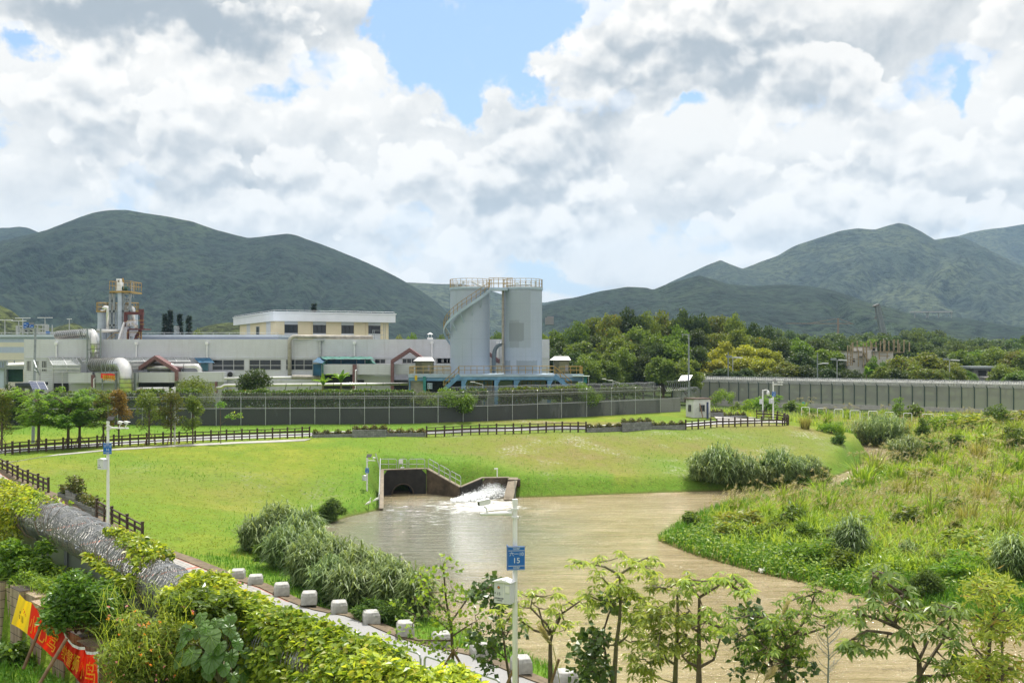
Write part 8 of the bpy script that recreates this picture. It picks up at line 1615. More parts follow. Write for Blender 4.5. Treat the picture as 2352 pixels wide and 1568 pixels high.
# ------------------------------------------------------------------ ground cover that nobody could count
def sample(n, u0, u1, D0, D1, seed):
 rng = np.random.default_rng(seed); u = rng.uniform(u0, u1, n); D = 1 / rng.uniform(1 / D1, 1 / D0, n); X = u * D; return X, D, rng
def stuff(name, mb, mat): o = obj(name, mb, mat); o['kind'] = 'stuff'; return o
def drifts():
 rng = np.random.default_rng(77); Q = []
 for px, py, sx, sy, n in [(2260, 1190, 5, 3, 900), (2120, 1150, 5, 3, 800), (2310, 1085, 6, 3, 700), (1850, 1180, 5, 2.5, 600), (1980, 1095, 6, 4, 700), (2180, 1060, 7, 4, 700), (2060, 1190, 4, 3, 500), (2340, 1235, 4, 3, 500), (1720, 1180, 4, 2, 350), (1900, 985, 8, 4, 500), (2120, 985, 9, 4, 500), (2280, 1010, 7, 4, 400)]:
  c = hit(px, py); Q.append(np.stack([rng.normal(c.x, sx, n), rng.normal(c.y, sy, n)], 1))
 Q = np.concatenate(Q); sd = poly_sd(Q[:, 0], Q[:, 1], SH); Q = Q[(sd > 1.5) & (Q[:, 0] > wild_edge(Q[:, 1])) & (rng.uniform(0, 1, len(sd)) < .42)]; n = len(Q); z = hgt(Q[:, 0], Q[:, 1]); h = rng.uniform(.9, 1.7, n); a = rng.uniform(0, 6.28, n); l = rng.uniform(.1, .45, n) * h; tip = np.stack([Q[:, 0] + l * np.cos(a) + .25 * h, Q[:, 1] + l * np.sin(a), z + h], 1); base = np.stack([Q[:, 0], Q[:, 1], z], 1); m = MB(); d = tip - base
 m.arr(*leaves(base, 1.0, rng, .02, .1, 0, d)) if False else None
 k = 7; P_ = (tip[:, None] + (np.arange(k) / k - .3)[None, :, None] * d[:, None] * .22).reshape(-1, 3); D_ = (np.repeat(d, k, 0) / np.linalg.norm(np.repeat(d, k, 0), axis=1, keepdims=True) + rng.normal(0, .35, (n * k, 3)) + np.array([.35, 0, -.1])); m.arr(*leaves(P_, .34, rng, .10, .2, 0, D_)); stuff('straw_plumes', m, 'plume'); m = MB(); add_blades(m, base, 1.1, .05, rng, .5); stuff('plume_grass', m, 'gr_wild')
def ground_cover():
 X, Y, rng = sample(45000, -.56, .30, 50, 135, 1); sd = poly_sd(X, Y, SH); s = X + Y; dry, lush, wild = masks(X, Y); keep = (sd > .1) & (wild < .5) & (s > 41.3) & (Y < 133); X, Y, sd, lush = X[keep], Y[keep], sd[keep], lush[keep]; rf_x, rf_y = rf[:, 0], rf[:, 1]; yr = np.interp(X, rf_x, rf_y); fl_y = np.interp(X, fl[:, 0], fl[:, 1], right=999); k = ((Y < yr - .2) | (Y > yr + 5.2)) & ~((Y > fl_y - .1) & (Y < fl_y + 2.1)) & ~((Y > 95.5) & (Y < 98) & (X > -13.5) & (X < 1)); X, Y, sd, lush = X[k], Y[k], sd[k], lush[k]
 Z = hgt(X, Y); lu = rng.uniform(0, 1, len(X)) < lush; p = np.stack([X, Y, Z], 1); m = MB(); add_blades(m, p[~lu], .075, .045, rng, .7); stuff('lawn_grass', m, 'gr_lawn'); m = MB(); add_blades(m, p[lu], .20, .05, rng, .6); stuff('long_grass', m, 'gr_lush')
 X, Y, rng = sample(60000, -.4, .5, 26, 62, 2); s = X + Y; sd = poly_sd(X, Y, SH); k = (s > 41.2) & (s < 50) & (sd > -.25); p = np.stack([X[k], Y[k], np.maximum(hgt(X[k], Y[k]), -.05)], 1); m = MB(); add_blades(m, p, .38, .030, rng, .5); stuff('long_grass', m, 'gr_lush')
 X, Y, rng = sample(110000, .10, .62, 48, 172, 3); sd = poly_sd(X, Y, SH); dry, lush, wild = masks(X, Y); k = (wild > .5) & (sd > -.1); X, Y, sd = X[k], Y[k], sd[k]; Z = np.maximum(hgt(X, Y), 0); p = np.stack([X, Y, Z], 1); f = fbm(X, Y, 9.0, 4, 5); f2 = fbm(X, Y, 4.0, 3, 8); hh = rng.uniform(.5, 1, len(X)) * (.35 + 1.1 * f2)
 dryk = (f > .50) & (sd > 6) & (rng.uniform(0, 1, len(X)) < .26); nearw = (sd < 1.5 + 6 * f2) ; m = MB(); q = ~dryk & ~nearw; add_blades(m, p[q], .85, .075, rng, .5, .6); stuff('wild_grass', m, 'gr_wild'); drifts(); m = MB(); add_blades(m, p[dryk], .95, .055, rng, .6, .5, np.array([.6, 0, 0])); stuff('dry_grass', m, 'gr_dry'); m = MB(); add_blades(m, p[nearw & ~dryk], .45, .06, rng, .5, .6); stuff('shore_grass', m, 'gr_lush')
 X, Y, rng = sample(80000, .10, .60, 48, 150, 4); sd = poly_sd(X, Y, SH); dry, lush, wild = masks(X, Y); f = fbm(X, Y, 7.0, 4, 11); k = (wild > .5) & (sd > 0) & ((sd < 11) & (Y < 82) & (f > .47) | (f > .57)); X, Y = X[k], Y[k]; f = f[k]; Z = hgt(X, Y) + np.abs(rng.normal(0, .28, len(X))) * (.5 + 2.0 * (f - .3)); m = MB(); m.arr(*leaves(np.stack([X, Y, Z + .1], 1), .26, rng, .55, .55, .1)); stuff('undergrowth', m, 'lf_under')
M['lf_under'] = leafm('undergrowth_leaf', (0.08, 0.19, 0.025), (0.26, 0.40, 0.06), .4, .4, .4)
ground_cover()
# ------------------------------------------------------------------ foreground: retaining wall, razor-wire fence, creepers
S2 = math.sqrt(2)
def FP(t, n, z): s = 17.0 + S2 * n; return Vector(((s + S2 * t) / 2, (s - S2 * t) / 2, z))
def tpx(x, n=0.0): u = (x - CX) / F; s = 17.0 + S2 * n; D = s / (1 + u); return D * (u - 1) / S2
def retaining_wall():
 root = thing('retaining_wall', 'beige stacked retaining wall with dark wire bands behind the red banner', 'wall', FP(-30, -1.7, 5.3)); t0, t1, w_ = -50.0, -12.0, .80; i = 0; t = t0
 m = MB(); c = MB(); me_cap = MB()
 while t < t1:
  n0 = -1.72 if i % 2 else -1.86; zt_ = float(ledge_z(t)) + .22 + (.05 if i % 2 == 0 else 0); q = [FP(t, n0, 4.6), FP(t + w_ - .015, n0, 4.6), FP(t + w_ - .015, -1.35, 4.6), FP(t, -1.35, 4.6)]; m.hexa(q + [Vector((v.x, v.y, zt_)) for v in q]); i += 1; t += w_
 o = obj('facing', m, 'gabion', root)
 o.data.transform(Matrix.Rotation(R(45), 4, 'Z')); o.rotation_euler = (0, 0, R(-45))
 root2 = thing('perimeter_fence', 'grey mesh perimeter fence topped by thick rolls of razor wire', 'fence', FP(-28, 0, ledge_z(-28))); ms = MB(); pts = np.arange(-62, -6.5, 2.55); rl = MB()
 for a, b in zip(pts[:-1], pts[1:]): za, zb_ = float(ledge_z(a)), float(ledge_z(b)); ms.quad(FP(a, 0, za - .4), FP(b, 0, zb_ - .4), FP(b, 0, zb_ + 1.25), FP(a, 0, za + 1.25)); rl.beam(FP(a, 0, za + 1.25), FP(b, 0, zb_ + 1.25), .06)
 obj('mesh_panel', ms, 'meshdense', root2); obj('rail', rl, 'galv2', root2)
 for a in pts:
  za = float(ledge_z(a)); p = MB(); p.beam(FP(a, -.04, za - .5), FP(a, -.04, za + 1.28), .10); obj('post', p, 'galv2', root2); p = MB(); p.beam(FP(a, -.03, za + 1.2), FP(a, -.75, za + 1.70), .055); p.beam(FP(a, .03, za + 1.2), FP(a, .70, za + 1.75), .05); obj('outrigger', p, 'galv', root2)
 w1 = MB(); w2 = MB()
 for k, (a, b) in enumerate(zip(np.arange(-62, -9, 3.4), np.arange(-58.6, -5, 3.4))):
  for j, (r, pt, sd) in enumerate(((.64, .115, 1), (.58, .15, 2), (.40, .17, 3))): coil(w1, FP(a, -.05 + .04 * j, coil_z(a) + .02), FP(b, -.05 + .04 * j, coil_z(b) + .02), r, pt, 22, .014, k * 3 + j, w2, .88)
 wo_ = obj('razor_wire', w1, 'wire', root2); obj('barb', w2, 'wire', wo_)
M['galv2'] = pm('dull_galvanised_steel', (0.20, 0.225, 0.235), .5, .3, var=.15); M['meshdense'] = meshm('dense_galvanised_mesh', (0.105, 0.12, 0.13), 0.96)
retaining_wall()
def vine(label, x0, x1, n_leaf, seed, lo=-.25, hang=0.0, th0=-.6, th1=2.6, ls=.15, rad=.74, mat='lf_vine', droop=.35, lump=.18, edge=.0):
 rng = np.random.default_rng(seed); ta, tb = tpx(x0), tpx(x1); t = rng.uniform(ta, tb, n_leaf); th = rng.uniform(th0, th1, n_leaf); g_ = fbm(t * 1.0 + 50, th * 1.2 + 9, 1.1, 4, seed); keep = g_ > .30 + edge; t, th, g_ = t[keep], th[keep], g_[keep]; n = len(t)
 rr = rad + lump * (g_ - .5) * 3 + np.abs(rng.normal(0, .07, n)) - rng.uniform(0, .12, n); zc_ = np.array(coil_z(t)); nn = -.05 + rr * np.cos(th) * -1.0; z = zc_ + rr * np.sin(th) * .95
 s = 17 + S2 * nn; p = np.stack([(s + S2 * t) / 2, (s - S2 * t) / 2, z], 1)
 if hang:
  k = int(n_leaf * .35); t2 = rng.uniform(ta, tb, k); d = rng.uniform(0, 1, k) ** .8 * hang * (.4 + 1.1 * fbm(t2 * 1.7, t2 * 0, 1.2, 3, seed + 4)); n2 = -.05 - rad * (1.0 - .25 * d) + rng.normal(0, .07, k); z2_ = np.array(coil_z(t2)) + .1 - d; s = 17 + S2 * n2; p = np.concatenate([p, np.stack([(s + S2 * t2) / 2, (s - S2 * t2) / 2, z2_], 1)])
 root = thing('creeper', label, 'creeper', FP((ta + tb) / 2, 0, float(ledge_z((ta + tb) / 2))), 'creepers over the razor wire'); m = MB(); m.arr(*leaves(p, ls, rng, .62, .45, droop, None, .5)); obj('foliage', m, mat, root)
 st = MB()
 for i in range(int(abs(tb - ta) * 5)): a = rng.uniform(ta, tb); th_ = rng.uniform(.2, 2.6); q = [FP(a + k * .22, -.05 - (rad - .05) * math.cos(th_ - k * .4), float(coil_z(a)) + (rad - .05) * math.sin(th_ - k * .4)) for k in range(5)]; st.tube(q, .010, 3)
 if hang:
  for i in range(int(abs(tb - ta) * 4)): a = rng.uniform(ta, tb); L = rng.uniform(.3, 1) * hang; st.tube([FP(a, -.05 - rad, float(coil_z(a))), FP(a + .05, -.05 - rad * .9, float(coil_z(a)) - L * .5), FP(a + rng.normal(0, .1), -.05 - rad * .85, float(coil_z(a)) - L)], .008, 3)
 obj('vines', st, 'bark', root)
vine('creeper spread over the farthest part of the razor wire at the left edge', -60, 95, 6000, 1, hang=1.2, ls=.13, edge=.02)
vine('creeper patch on top of the bare wire roll at the left', 70, 150, 1100, 2, th0=.4, th1=2.0, ls=.13, edge=.10)
vine('bright creeper patch in the middle of the bare wire rolls', 262, 372, 2600, 3, th0=.3, th1=2.2, ls=.14, hang=.15, edge=.10)
vine('thick green creeper mound where the wire rolls disappear', 440, 600, 7500, 4, hang=1.5, ls=.145, lump=.3, rad=.72, edge=.04)
vine('long bright yellow-green creeper over the wire along the footpath', 545, 900, 14000, 5, hang=.8, ls=.145, lump=.26, rad=.70, edge=.03)
vine('yellow-green creeper over the nearest wire at the bottom edge', 860, 1160, 10000, 6, hang=.7, ls=.145, lump=.26, rad=.70, edge=.03)
def shrub_px(label, cx, cy, w_, h, n_off, mat, seed, n=2200, ls=.16, clumps=18, asp=.5, up=.35, droop=.15, name='bush', cat='bush'):
 u = (cx - CX) / F; D = (17.0 + S2 * n_off) / (1 + u); c = P(cx, cy + h / 2, D); return bush(label, c, w_ / 2 * D / F * 1.05, h * D / F, mat, seed, n, ls, name, cat, None, asp, up, clumps, droop, w_ / 2 * D / F * .7)
shrub_px('glossy dark shrub on the wall top at the left edge', 62, 1275, 140, 160, -1.1, 'lf_shrub', 41, 3600, .17, 22)
shrub_px('glossy dark shrub hanging over the wall above the red banner', 190, 1366, 180, 150, -1.9, 'lf_shrub', 42, 5600, .15, 34)
shrub_px('small leafy shrub between the overhanging shrub and the mesh fence', 250, 1345, 110, 80, -1.0, 'lf_fresh', 43, 1500, .15, 14)
shrub_px('green and brown shrub under the thick creeper mound', 470, 1380, 170, 100, -1.1, 'lf_shrub', 44, 2600, .16, 18)
def lantana():
 root = shrub_px('flowering lantana bush with small pink and orange flowers spilling over the wall', 350, 1480, 205, 200, -1.85, 'lf_lantana', 45, 11000, .11, 46); rng = np.random.default_rng(8); u = (345 - CX) / F; D = 14.2 / (1 + u)
 for nm, mt, k in (('orange_flower', 'flower_o', 18), ('pink_flower', 'flower_p', 20)):
  m = MB(); c = np.array([P(345 + rng.uniform(-100, 100), 1480 + rng.uniform(-95, 95), D - .75 + rng.uniform(-.1, .3)) for i in range(k)]); pts = np.concatenate([q + in_ball(rng, 7, .2) * .022 for q in c]); m.arr(*leaves(pts, .035, rng, .9, .3)); o = obj(nm, m, mt, root); o['kind'] = 'stuff'
 m = MB(); p = np.array([P(345 + rng.uniform(-120, 100), 1460 + rng.uniform(-95, 100), D - .5 + rng.uniform(-.5, .5)) for i in range(450)]); add_blades(m, p, .4, .012, rng, 1.1); o = obj('grass', m, 'gr_wild', root); o['kind'] = 'stuff'
lantana()
def low_growth():
 rng = np.random.default_rng(19); n = 40000; t = rng.uniform(-52, -12, n); nn = rng.uniform(-1.45, -.1, n); s = 17 + S2 * nn; X = (s + S2 * t) / 2; Y = (s - S2 * t) / 2; z = ledge_z(t) + rng.uniform(0, .7, n) * fbm(X, Y, 1.2, 3, 4) * 1.5; m = MB(); m.arr(*leaves(np.stack([X, Y, z], 1), .13, rng, .5, .4)); stuff('ledge_growth', m, 'lf_under')
 n = 3000; t = rng.uniform(-52, -12, n); nn = rng.uniform(-1.6, -1.1, n); s = 17 + S2 * nn; p = np.stack([(s + S2 * t) / 2, (s - S2 * t) / 2, ledge_z(t)], 1); m = MB(); add_blades(m, p, .55, .018, rng, .9); stuff('ledge_grass', m, 'gr_wild')
 n = 30000; X = rng.uniform(-20, -8, n); Y = rng.uniform(20, 34, n); k = (X + Y - 17) / S2 < -2.0; X, Y = X[k], Y[k]; p = np.stack([X, Y, hgt(X, Y)], 1); m = MB(); add_blades(m, p, .30, .020, rng, .6); stuff('yard_grass', m, 'gr_lush')
low_growth()
def yard_plants():
 for i, (x, y, w_, h, mt, ls, lb) in enumerate([(35, 1490, 90, 100, 'lf_shrub', .26, 'broad-leaved weed clump beside the yellow end of the banner'), (85, 1520, 80, 60, 'lf_fresh', .24, 'light green leafy plant between the two bamboo props'), (0, 1530, 60, 60, 'lf_bright', .2, 'bright weed clump at the bottom left edge')]):
  D = 27.6; c = P(x, y + h / 2, D); bush(lb, c, w_ / 2 * D / F, h * D / F, mt, 90 + i, 700, ls, 'weed_clump', 'weed', None, .5, .6, 12, .2)
yard_plants()
# ------------------------------------------------------------------ banner on bamboo props
def banner():
 root = thing('banner', 'long red cloth banner with yellow characters and a yellow end sagging along the wall', 'banner', P(130, 1530, 26.8))
 zb = lambda x, y: (x / 7.168, 1349.4 + y / 7.168)
 def Dn(px): return np.interp(px, [20, 45, 110, 226], [27.5, 27.1, 25.5, 23.3])
 tops = [(320, 100), (420, 205), (520, 240), (640, 400), (870, 570), (1010, 640), (1100, 830), (1200, 950), (1310, 1000), (1400, 1000), (1425, 1072), (1520, 1085), (1622, 1072)]; bots = [(185, 590), (300, 650), (445, 755), (560, 860), (720, 1000), (850, 1130), (1030, 1205), (1120, 1340), (1220, 1440), (1330, 1570), (1420, 1660), (1520, 1690), (1624, 1700)]
 k = 90; ti = np.linspace(0, 1, len(tops)); q = np.linspace(0, 1, k)
 T = [(np.interp(a, ti, [p[0] for p in tops]), np.interp(a, ti, [p[1] for p in tops])) for a in q]; B = [(np.interp(a, ti, [p[0] for p in bots]), np.interp(a, ti, [p[1] for p in bots])) for a in q]
 rows = 9
 def pt(i, f): a, b = T[i], B[i]; x, y = zb(a[0] + (b[0] - a[0]) * f, a[1] + (b[1] - a[1]) * f); return P(x, y, float(Dn(x)) + .10 * math.sin(i * .55 + f * 2) * (.4 + f) + .05 * math.sin(i * 1.3 + f * 5))
 split = int(k * 2.0 / 12)
 for nm, i0, i1, mt in (('yellow_end', 0, split, M_yel2), ('red_cloth', split, k - 2, M_red2), ('white_hem', k - 2, k - 1, M['white'])):
  m = MB(); V = [pt(i, j / (rows - 1)) for i in range(i0, i1 + 1) for j in range(rows)]; m.add(V, [(a * rows + j, a * rows + j + 1, (a + 1) * rows + j + 1, (a + 1) * rows + j) for a in range(i1 - i0) for j in range(rows - 1)]); ob = obj(nm, m, mt, root, smooth=True)
 m = MB()
 for i in range(int(k * 5.0 / 12), k - 1): a, b = pt(i, 0), pt(i + 1, 0); u = Vector((0, -.02, .05)); m.quad(a + Vector((0, -.02, -.02)), b + Vector((0, -.02, -.02)), b + u, a + u)
 obj('white_hem', m, 'white', root)
 chars = '小心驾驶警狮小鸟'; cells = [(2.35, 3.1), (3.2, 4.1), (4.2, 5.2), (5.9, 6.6), (6.65, 7.5), (7.55, 8.6), (8.8, 9.7), (10.0, 11.7)]
 dg = bpy.context.evaluated_depsgraph_get()
 for ch, (a, b) in zip(chars, cells):
  c = bpy.data.curves.new('glyph', 'FONT'); c.body = ch; c.size = 1.0; c.resolution_u = 3; to = bpy.data.objects.new('glyph', c); COL.objects.link(to); bpy.context.view_layer.update(); dg = bpy.context.evaluated_depsgraph_get(); me = bpy.data.meshes.new_from_object(to.evaluated_get(dg)); bpy.data.objects.remove(to)
  import bmesh
  bm = bmesh.new(); bm.from_mesh(me); bmesh.ops.triangulate(bm, faces=bm.faces[:]); bmesh.ops.subdivide_edges(bm, edges=bm.edges[:], cuts=2, use_grid_fill=True); co = np.array([v.co[:] for v in bm.verts]) if len(bm.verts) else np.zeros((1, 3)); lo, hi = co.min(0), co.max(0)
  for v in bm.verts:
   fx = (v.co.x - lo[0]) / max(1e-4, hi[0] - lo[0]); fy = 1 - (v.co.y - lo[1]) / max(1e-4, hi[1] - lo[1]); s = (a + (b - a) * fx) / 12 * (k - 1); i = int(s); f = s - i; y = .20 + .62 * fy; p = pt(i, y).lerp(pt(min(k - 1, i + 1), y), f); v.co = p + Vector((-.018, -.05, .0)) - Vector(root.location)
  bm.to_mesh(me); bm.free(); me.name = 'lettering'; me.materials.clear(); me.materials.append(M_yel2); o = bpy.data.objects.new('lettering', me); COL.objects.link(o); o.parent = root
 m = MB()
 for x, y, w_, h in ((325, 380, 14, 40), (320, 440, 10, 70), (345, 450, 7, 110), (362, 460, 8, 120), (376, 480, 6, 100)): a = zb(x, y); b = zb(x + w_, y + h); D = float(Dn(a[0])) - .30; m.quad(P(a[0], a[1], D), P(b[0], a[1], D), P(b[0], b[1], D), P(a[0], b[1], D))
 obj('dark_print', m, 'rubber', root); m = MB()
 for x, y in ((385, 340), (400, 385), (412, 425), (395, 370), (388, 400), (420, 450)): a = zb(x, y); b = zb(x + 10, y + 22); D = float(Dn(a[0])) - .30; m.quad(P(a[0], a[1], D), P(b[0], a[1], D), P(b[0], b[1], D), P(a[0], b[1], D))
 obj('red_print', m, M_red2, root)
 for lb, a, b, D0, D1 in (('thin bamboo prop under the left part of the red banner', (660, 660), (385, 1330), 26.0, 25.4), ('thicker bamboo prop leaning against the middle of the red banner', (1100, 825), (600, 1660), 24.4, 23.6)):
  q = MB(); x, y = zb(*a); x2, y2 = zb(*b); q.tube([P(x, y, D0 - .35), P(x2, y2, D1)], .045, 8); one('bamboo_prop', q, 'bamboo', lb, 'bamboo pole')
M_red2 = leafm('red_banner_cloth', (0.60, 0.022, 0.016), (0.62, 0.025, 0.018), .30, .7, .1, 0.0); M_yel2 = leafm('yellow_banner_cloth', (0.75, 0.50, 0.035), (0.76, 0.52, 0.04), .30, .7, .1, 0.0)
banner()
# ------------------------------------------------------------------ broad-leaved taro-like plant
def taro():
 zz = lambda x, y: (373 + x / 6.827, 1349.4 + y / 6.827); Dq = 21.6; root0 = P(*zz(900, 1500), Dq + .4); root = thing('broad_leaf_plant', 'dark plant with very large heart-shaped leaves under the creeper', 'plant', root0); rng = random.Random(6); st = MB()
 L = [(840, 540, 95), (750, 770, 165), (650, 560, 85), (560, 690, 90), (690, 640, 100), (400, 700, 130), (460, 1030, 140), (780, 1090, 170), (1060, 1070, 130), (1050, 640, 105), (1000, 540, 120), (1090, 460, 80), (290, 1100, 125), (300, 870, 95), (1310, 1010, 85), (1270, 1320, 125), (1110, 1390, 95), (1420, 1160, 125), (960, 1250, 100), (720, 1290, 115), (600, 450, 100), (540, 1160, 100), (1560, 1330, 110), (340, 620, 80), (900, 900, 110), (1180, 860, 90), (1130, 760, 80)]
 for i, (x, y, s) in enumerate(L):
  D = Dq - .55 + .5 * abs(x - 800) / 600 + rng.uniform(-.25, .25); c = P(*zz(x, y), D); r = s * 1.12 / 6.827 * D / F; ax = (x - 800) / 700; tl = rng.uniform(.75, 1.15); nrm = Vector((ax * .9 + rng.uniform(-.3, .3), -1.0, tl)).normalized(); dn = Vector((ax * .7 + rng.uniform(-.35, .35), -.25, -1.0)); dn = (dn - nrm * dn.dot(nrm)).normalized(); sd = nrm.cross(dn)
  O = []; N = 22
  for k in range(N): a = 2 * math.pi * k / N; rad = (1 - .55 * math.exp(-((a - math.pi) / .30) ** 2)) * (1.0 + .30 * math.exp(-(min(a, 2 * math.pi - a) / .35) ** 2)); O.append((math.cos(a) * rad * 1.05, math.sin(a) * rad * .92 + .04 * math.sin(3 * a + i)))
  m = MB(); V = [c - dn * r * .15];
  for f in (.5, 1.0):
   for k, (p, q) in enumerate(O): wv = .06 * math.cos(k * math.pi) * f; V.append(c + dn * (r * (p * f - .0)) + sd * (r * q * f) - nrm * (r * (.16 * f * f * (p * p + q * q) + wv * .6 * (k % 2))) )
  fs = [(0, 1 + k, 1 + (k + 1) % N) for k in range(N)] + [(1 + k, 1 + N + k, 1 + N + (k + 1) % N, 1 + (k + 1) % N) for k in range(N)]; m.add(V, fs); lf = obj('leaf', m, 'lf_taro', root)
  v = MB(); off = nrm * .008
  for k in (0, 2, 4, N - 2, N - 4, 7, N - 7): v.beam(V[0] + off, V[1 + k] + off, .010, .006); v.beam(V[1 + k] + off, V[1 + N + k] + off, .007, .005)
  obj('vein', v, 'lf_banana', lf); st.tube([root0, root0.lerp(V[0], .6) + Vector((0, .15, .25)), V[0]], [.025, .018, .012], 5)
 obj('stalks', st, 'barkg', root)
taro()
# ------------------------------------------------------------------ stone blocks and tubular barriers along the footpath
def blocks():
 pr = thing('stone_block', 'x', 'stone block'); m = MB(); h = .54; n = 6
 def ring(w_, z, bul=0): return [(-w_, -w_, z), (0, -w_ - bul, z), (w_, -w_, z), (w_ + bul, 0, z), (w_, w_, z), (0, w_ + bul, z), (-w_, w_, z), (-w_ - bul, 0, z)]
 R_ = [ring(.44, -.1), ring(.44, .12), ring(.43, h * .70, .01), ring(.36, h * .95, .03), ring(.33, h, .03)]; V = [p for r in R_ for p in r]; fs = [(i * 8 + k, i * 8 + (k + 1) % 8, (i + 1) * 8 + (k + 1) % 8, (i + 1) * 8 + k) for i in range(4) for k in range(8)] + [tuple(32 + k for k in range(8))]; m.add(V, fs); obj('block', m, 'bollard', pr, local=True)
 lst = [(500, ''), (546, 'farthest stone block whose top just shows above the creeper'), (587, 'stone block second farthest along the footpath kerb'), (647, 'stone block half hidden by an orange-flowered twig'), (710, 'stone block beside the lawn above the long creeper'), (779, 'stone block first fully visible on its kerb from the left'), (852, 'stone block on the kerb right below the tall canes'), (931, 'stone block behind the left leaves of the round-leaved tree'), (1014, 'stone block hidden behind the trunk of the round-leaved tree'), (1104, 'large clear stone block just left of the pole marked 15'), (1197, 'stone block directly behind the foot of the pole marked 15'), (1300, 'nearest stone block whose top is cut by the bottom edge')]
 for i, (x, lb) in enumerate(lst[1:]): D = 40.55 / (1 + (x - CX) / F); place(pr, USED, ((x - CX) / F * D, D, float(path_z(D)) + .02), R(12 + (i * 37 % 11) - 5), (.9, .9, .92), lb, 'stone blocks along the footpath kerb')
blocks()
def barriers():
 segs = [((760, 1436), (826, 1453)), ((830, 1454), (885, 1467)), ((890.5, 1470.5), (968, 1493)), ((973.5, 1491.5), (1056.6, 1516)), ((1062, 1510), (1151, 1535)), ((1156.6, 1533), (1236, 1558)), ((1242, 1558), (1340, 1588))]; names = ['leftmost tubular barrier mostly under the creeper', 'tubular barrier just emerging from the creeper', 'tubular barrier left of the round-leaved tree trunk', 'tubular barrier behind the round-leaved tree trunk', 'tubular barrier before the large clear stone block', 'tubular barrier crossed by the pole marked 15', 'tubular barrier cut by the bottom edge right of the pole marked 15']
 for ((x0, y0), (x1, y1)), nm in zip(segs, names):
  q = MB(); A = []
  for x in (x0 + 2, x1 - 2): D = 34.75 / (1 + (x - CX) / F); A.append(Vector(((x - CX) / F * D, D, float(path_z(D)) + .05)))
  a, b = A; H = 1.15; u = Vector((0, 0, H)); d = (b - a).normalized() * .16; q.tube([a, a + u * .86, a + u * .96 + d * .35, a + u + d, b + u - d, b + u * .96 - d * .35, b + u * .86, b], .045, 8); q.tube([a + u * .45, b + u * .45], .038, 6); m_ = a.lerp(b, .48); q.tube([m_, m_ + u], .038, 6); one('barrier', q, 'galv', nm, 'barrier', 'tubular barriers along the footpath')
barriers()
# ------------------------------------------------------------------ young trees in the foreground
M['lf_palm2'] = leafm('small_palmate_leaf', (0.08, 0.16, 0.025), (0.34, 0.44, 0.08), 0.5, 0.35, 0.5); M['lf_palm3'] = leafm('broad_palmate_leaf', (0.09, 0.15, 0.035), (0.27, 0.35, 0.10), 0.45, 0.35, 0.5)
def palm_leaves(rng, tips, ls, n7=7, droop=.55, jit=.25, per=4, spread=.22):
 pts, drs = [], []
 for t in tips:
  for k in range(per):
   c = np.array(t) + in_ball(rng, 1, .1)[0] * spread; a0 = rng.uniform(0, 6.28); tilt = rng.normal(0, .25)
   for j in range(n7): a = a0 + 6.28 * j / n7; pts.append(c + np.array([math.cos(a), math.sin(a), 0]) * .02); drs.append((math.cos(a), math.sin(a), -droop + tilt * math.cos(a) + rng.normal(0, .2)))
 return leaves(np.array(pts), ls, rng, .34, .75, 0, np.array(drs), .25)
def fg_tree(label, D, trunk, limbs, tips, mat, seed, leaf='palm', ls=.25, per=3, tr=.06, bark='barkg', spread=.22, name='young_tree', jd=.55, extra=None):
 rng = np.random.default_rng(seed); base = on_ground(trunk[0][0], D); root = thing(name, label, 'tree', base); t = MB(); tp = [P(x, y, D) for x, y in trunk]; t.tube([Vector((tp[0].x, D, base.z - .2))] + tp, [tr * 1.25] + [tr * (1 - .75 * i / len(tp)) for i in range(len(tp))], 8); nodes = list(tp)
 for lb in limbs:
  q = [P(x, y, D + rng.normal(0, jd * .5) * (i > 0)) for i, (x, y) in enumerate(lb)]; t.tube(q, [tr * .55 * (1 - .7 * i / len(q)) for i in range(len(q))], 6); nodes += q[1:]
 T = []
 for x, y in tips:
  e = P(x, y, D + rng.normal(0, jd)); T.append(e); cand = [n for n in nodes if n.z < e.z + .3] or nodes; b = min(cand, key=lambda n: (n - e).length + .5 * abs(n.z - e.z)); t.tube([b, b.lerp(e, .55) + Vector((0, 0, -.04)), e], [tr * .28, tr * .18, .006], 4)
  nodes.append(b.lerp(e, .6))
 obj('trunk', t, bark, root); m = MB()
 if leaf == 'palm': m.arr(*palm_leaves(rng, T, ls, per=per, spread=spread))
 else:
  pts = np.concatenate([np.array(e) + in_ball(rng, per, .15) * spread * np.array([1, 1, .8]) for e in T]); m.arr(*leaves(pts, ls, rng, .95 if leaf == 'round' else .3, .3, .25))
 obj('crown', m, mat, root); return root
Z = lambda f, L: [f(*p) for p in L]
rb = random.Random(2)
def fill(f, x0, x1, y0, y1, n): return [f(rb.uniform(x0, x1), rb.uniform(y0, y1)) for i in range(n)]
def ell(cx, cy, rx, ry, n):
 o = []
 while len(o) < n:
  a, b = rb.uniform(-1, 1), rb.uniform(-1, 1)
  if a * a + b * b < 1: o.append((cx + a * rx, cy + b * ry))
 return o
fg_tree('young round-leaved tree with a few orange leaves between the path and the pole marked 15', 35, [(1040, 1568), (1040, 1500), (1036, 1440), (1025, 1380), (1018, 1300)], [[(1036, 1450), (990, 1410), (950, 1370)], [(1034, 1430), (1070, 1380), (1090, 1345)], [(1038, 1470), (960, 1470), (915, 1460)], [(1038, 1460), (1085, 1430)], [(1030, 1410), (985, 1360), (965, 1320)]], ell(1010, 1412, 100, 84, 44) + [(1018, 1292), (1030, 1282), (1014, 1310), (975, 1318), (985, 1330), (965, 1330), (1045, 1300), (910, 1470), (925, 1475), (905, 1460), (1100, 1440), (1105, 1400)], 'lf_bauhinia', 1, 'round', .16, 13, .065, 'bark', .40)
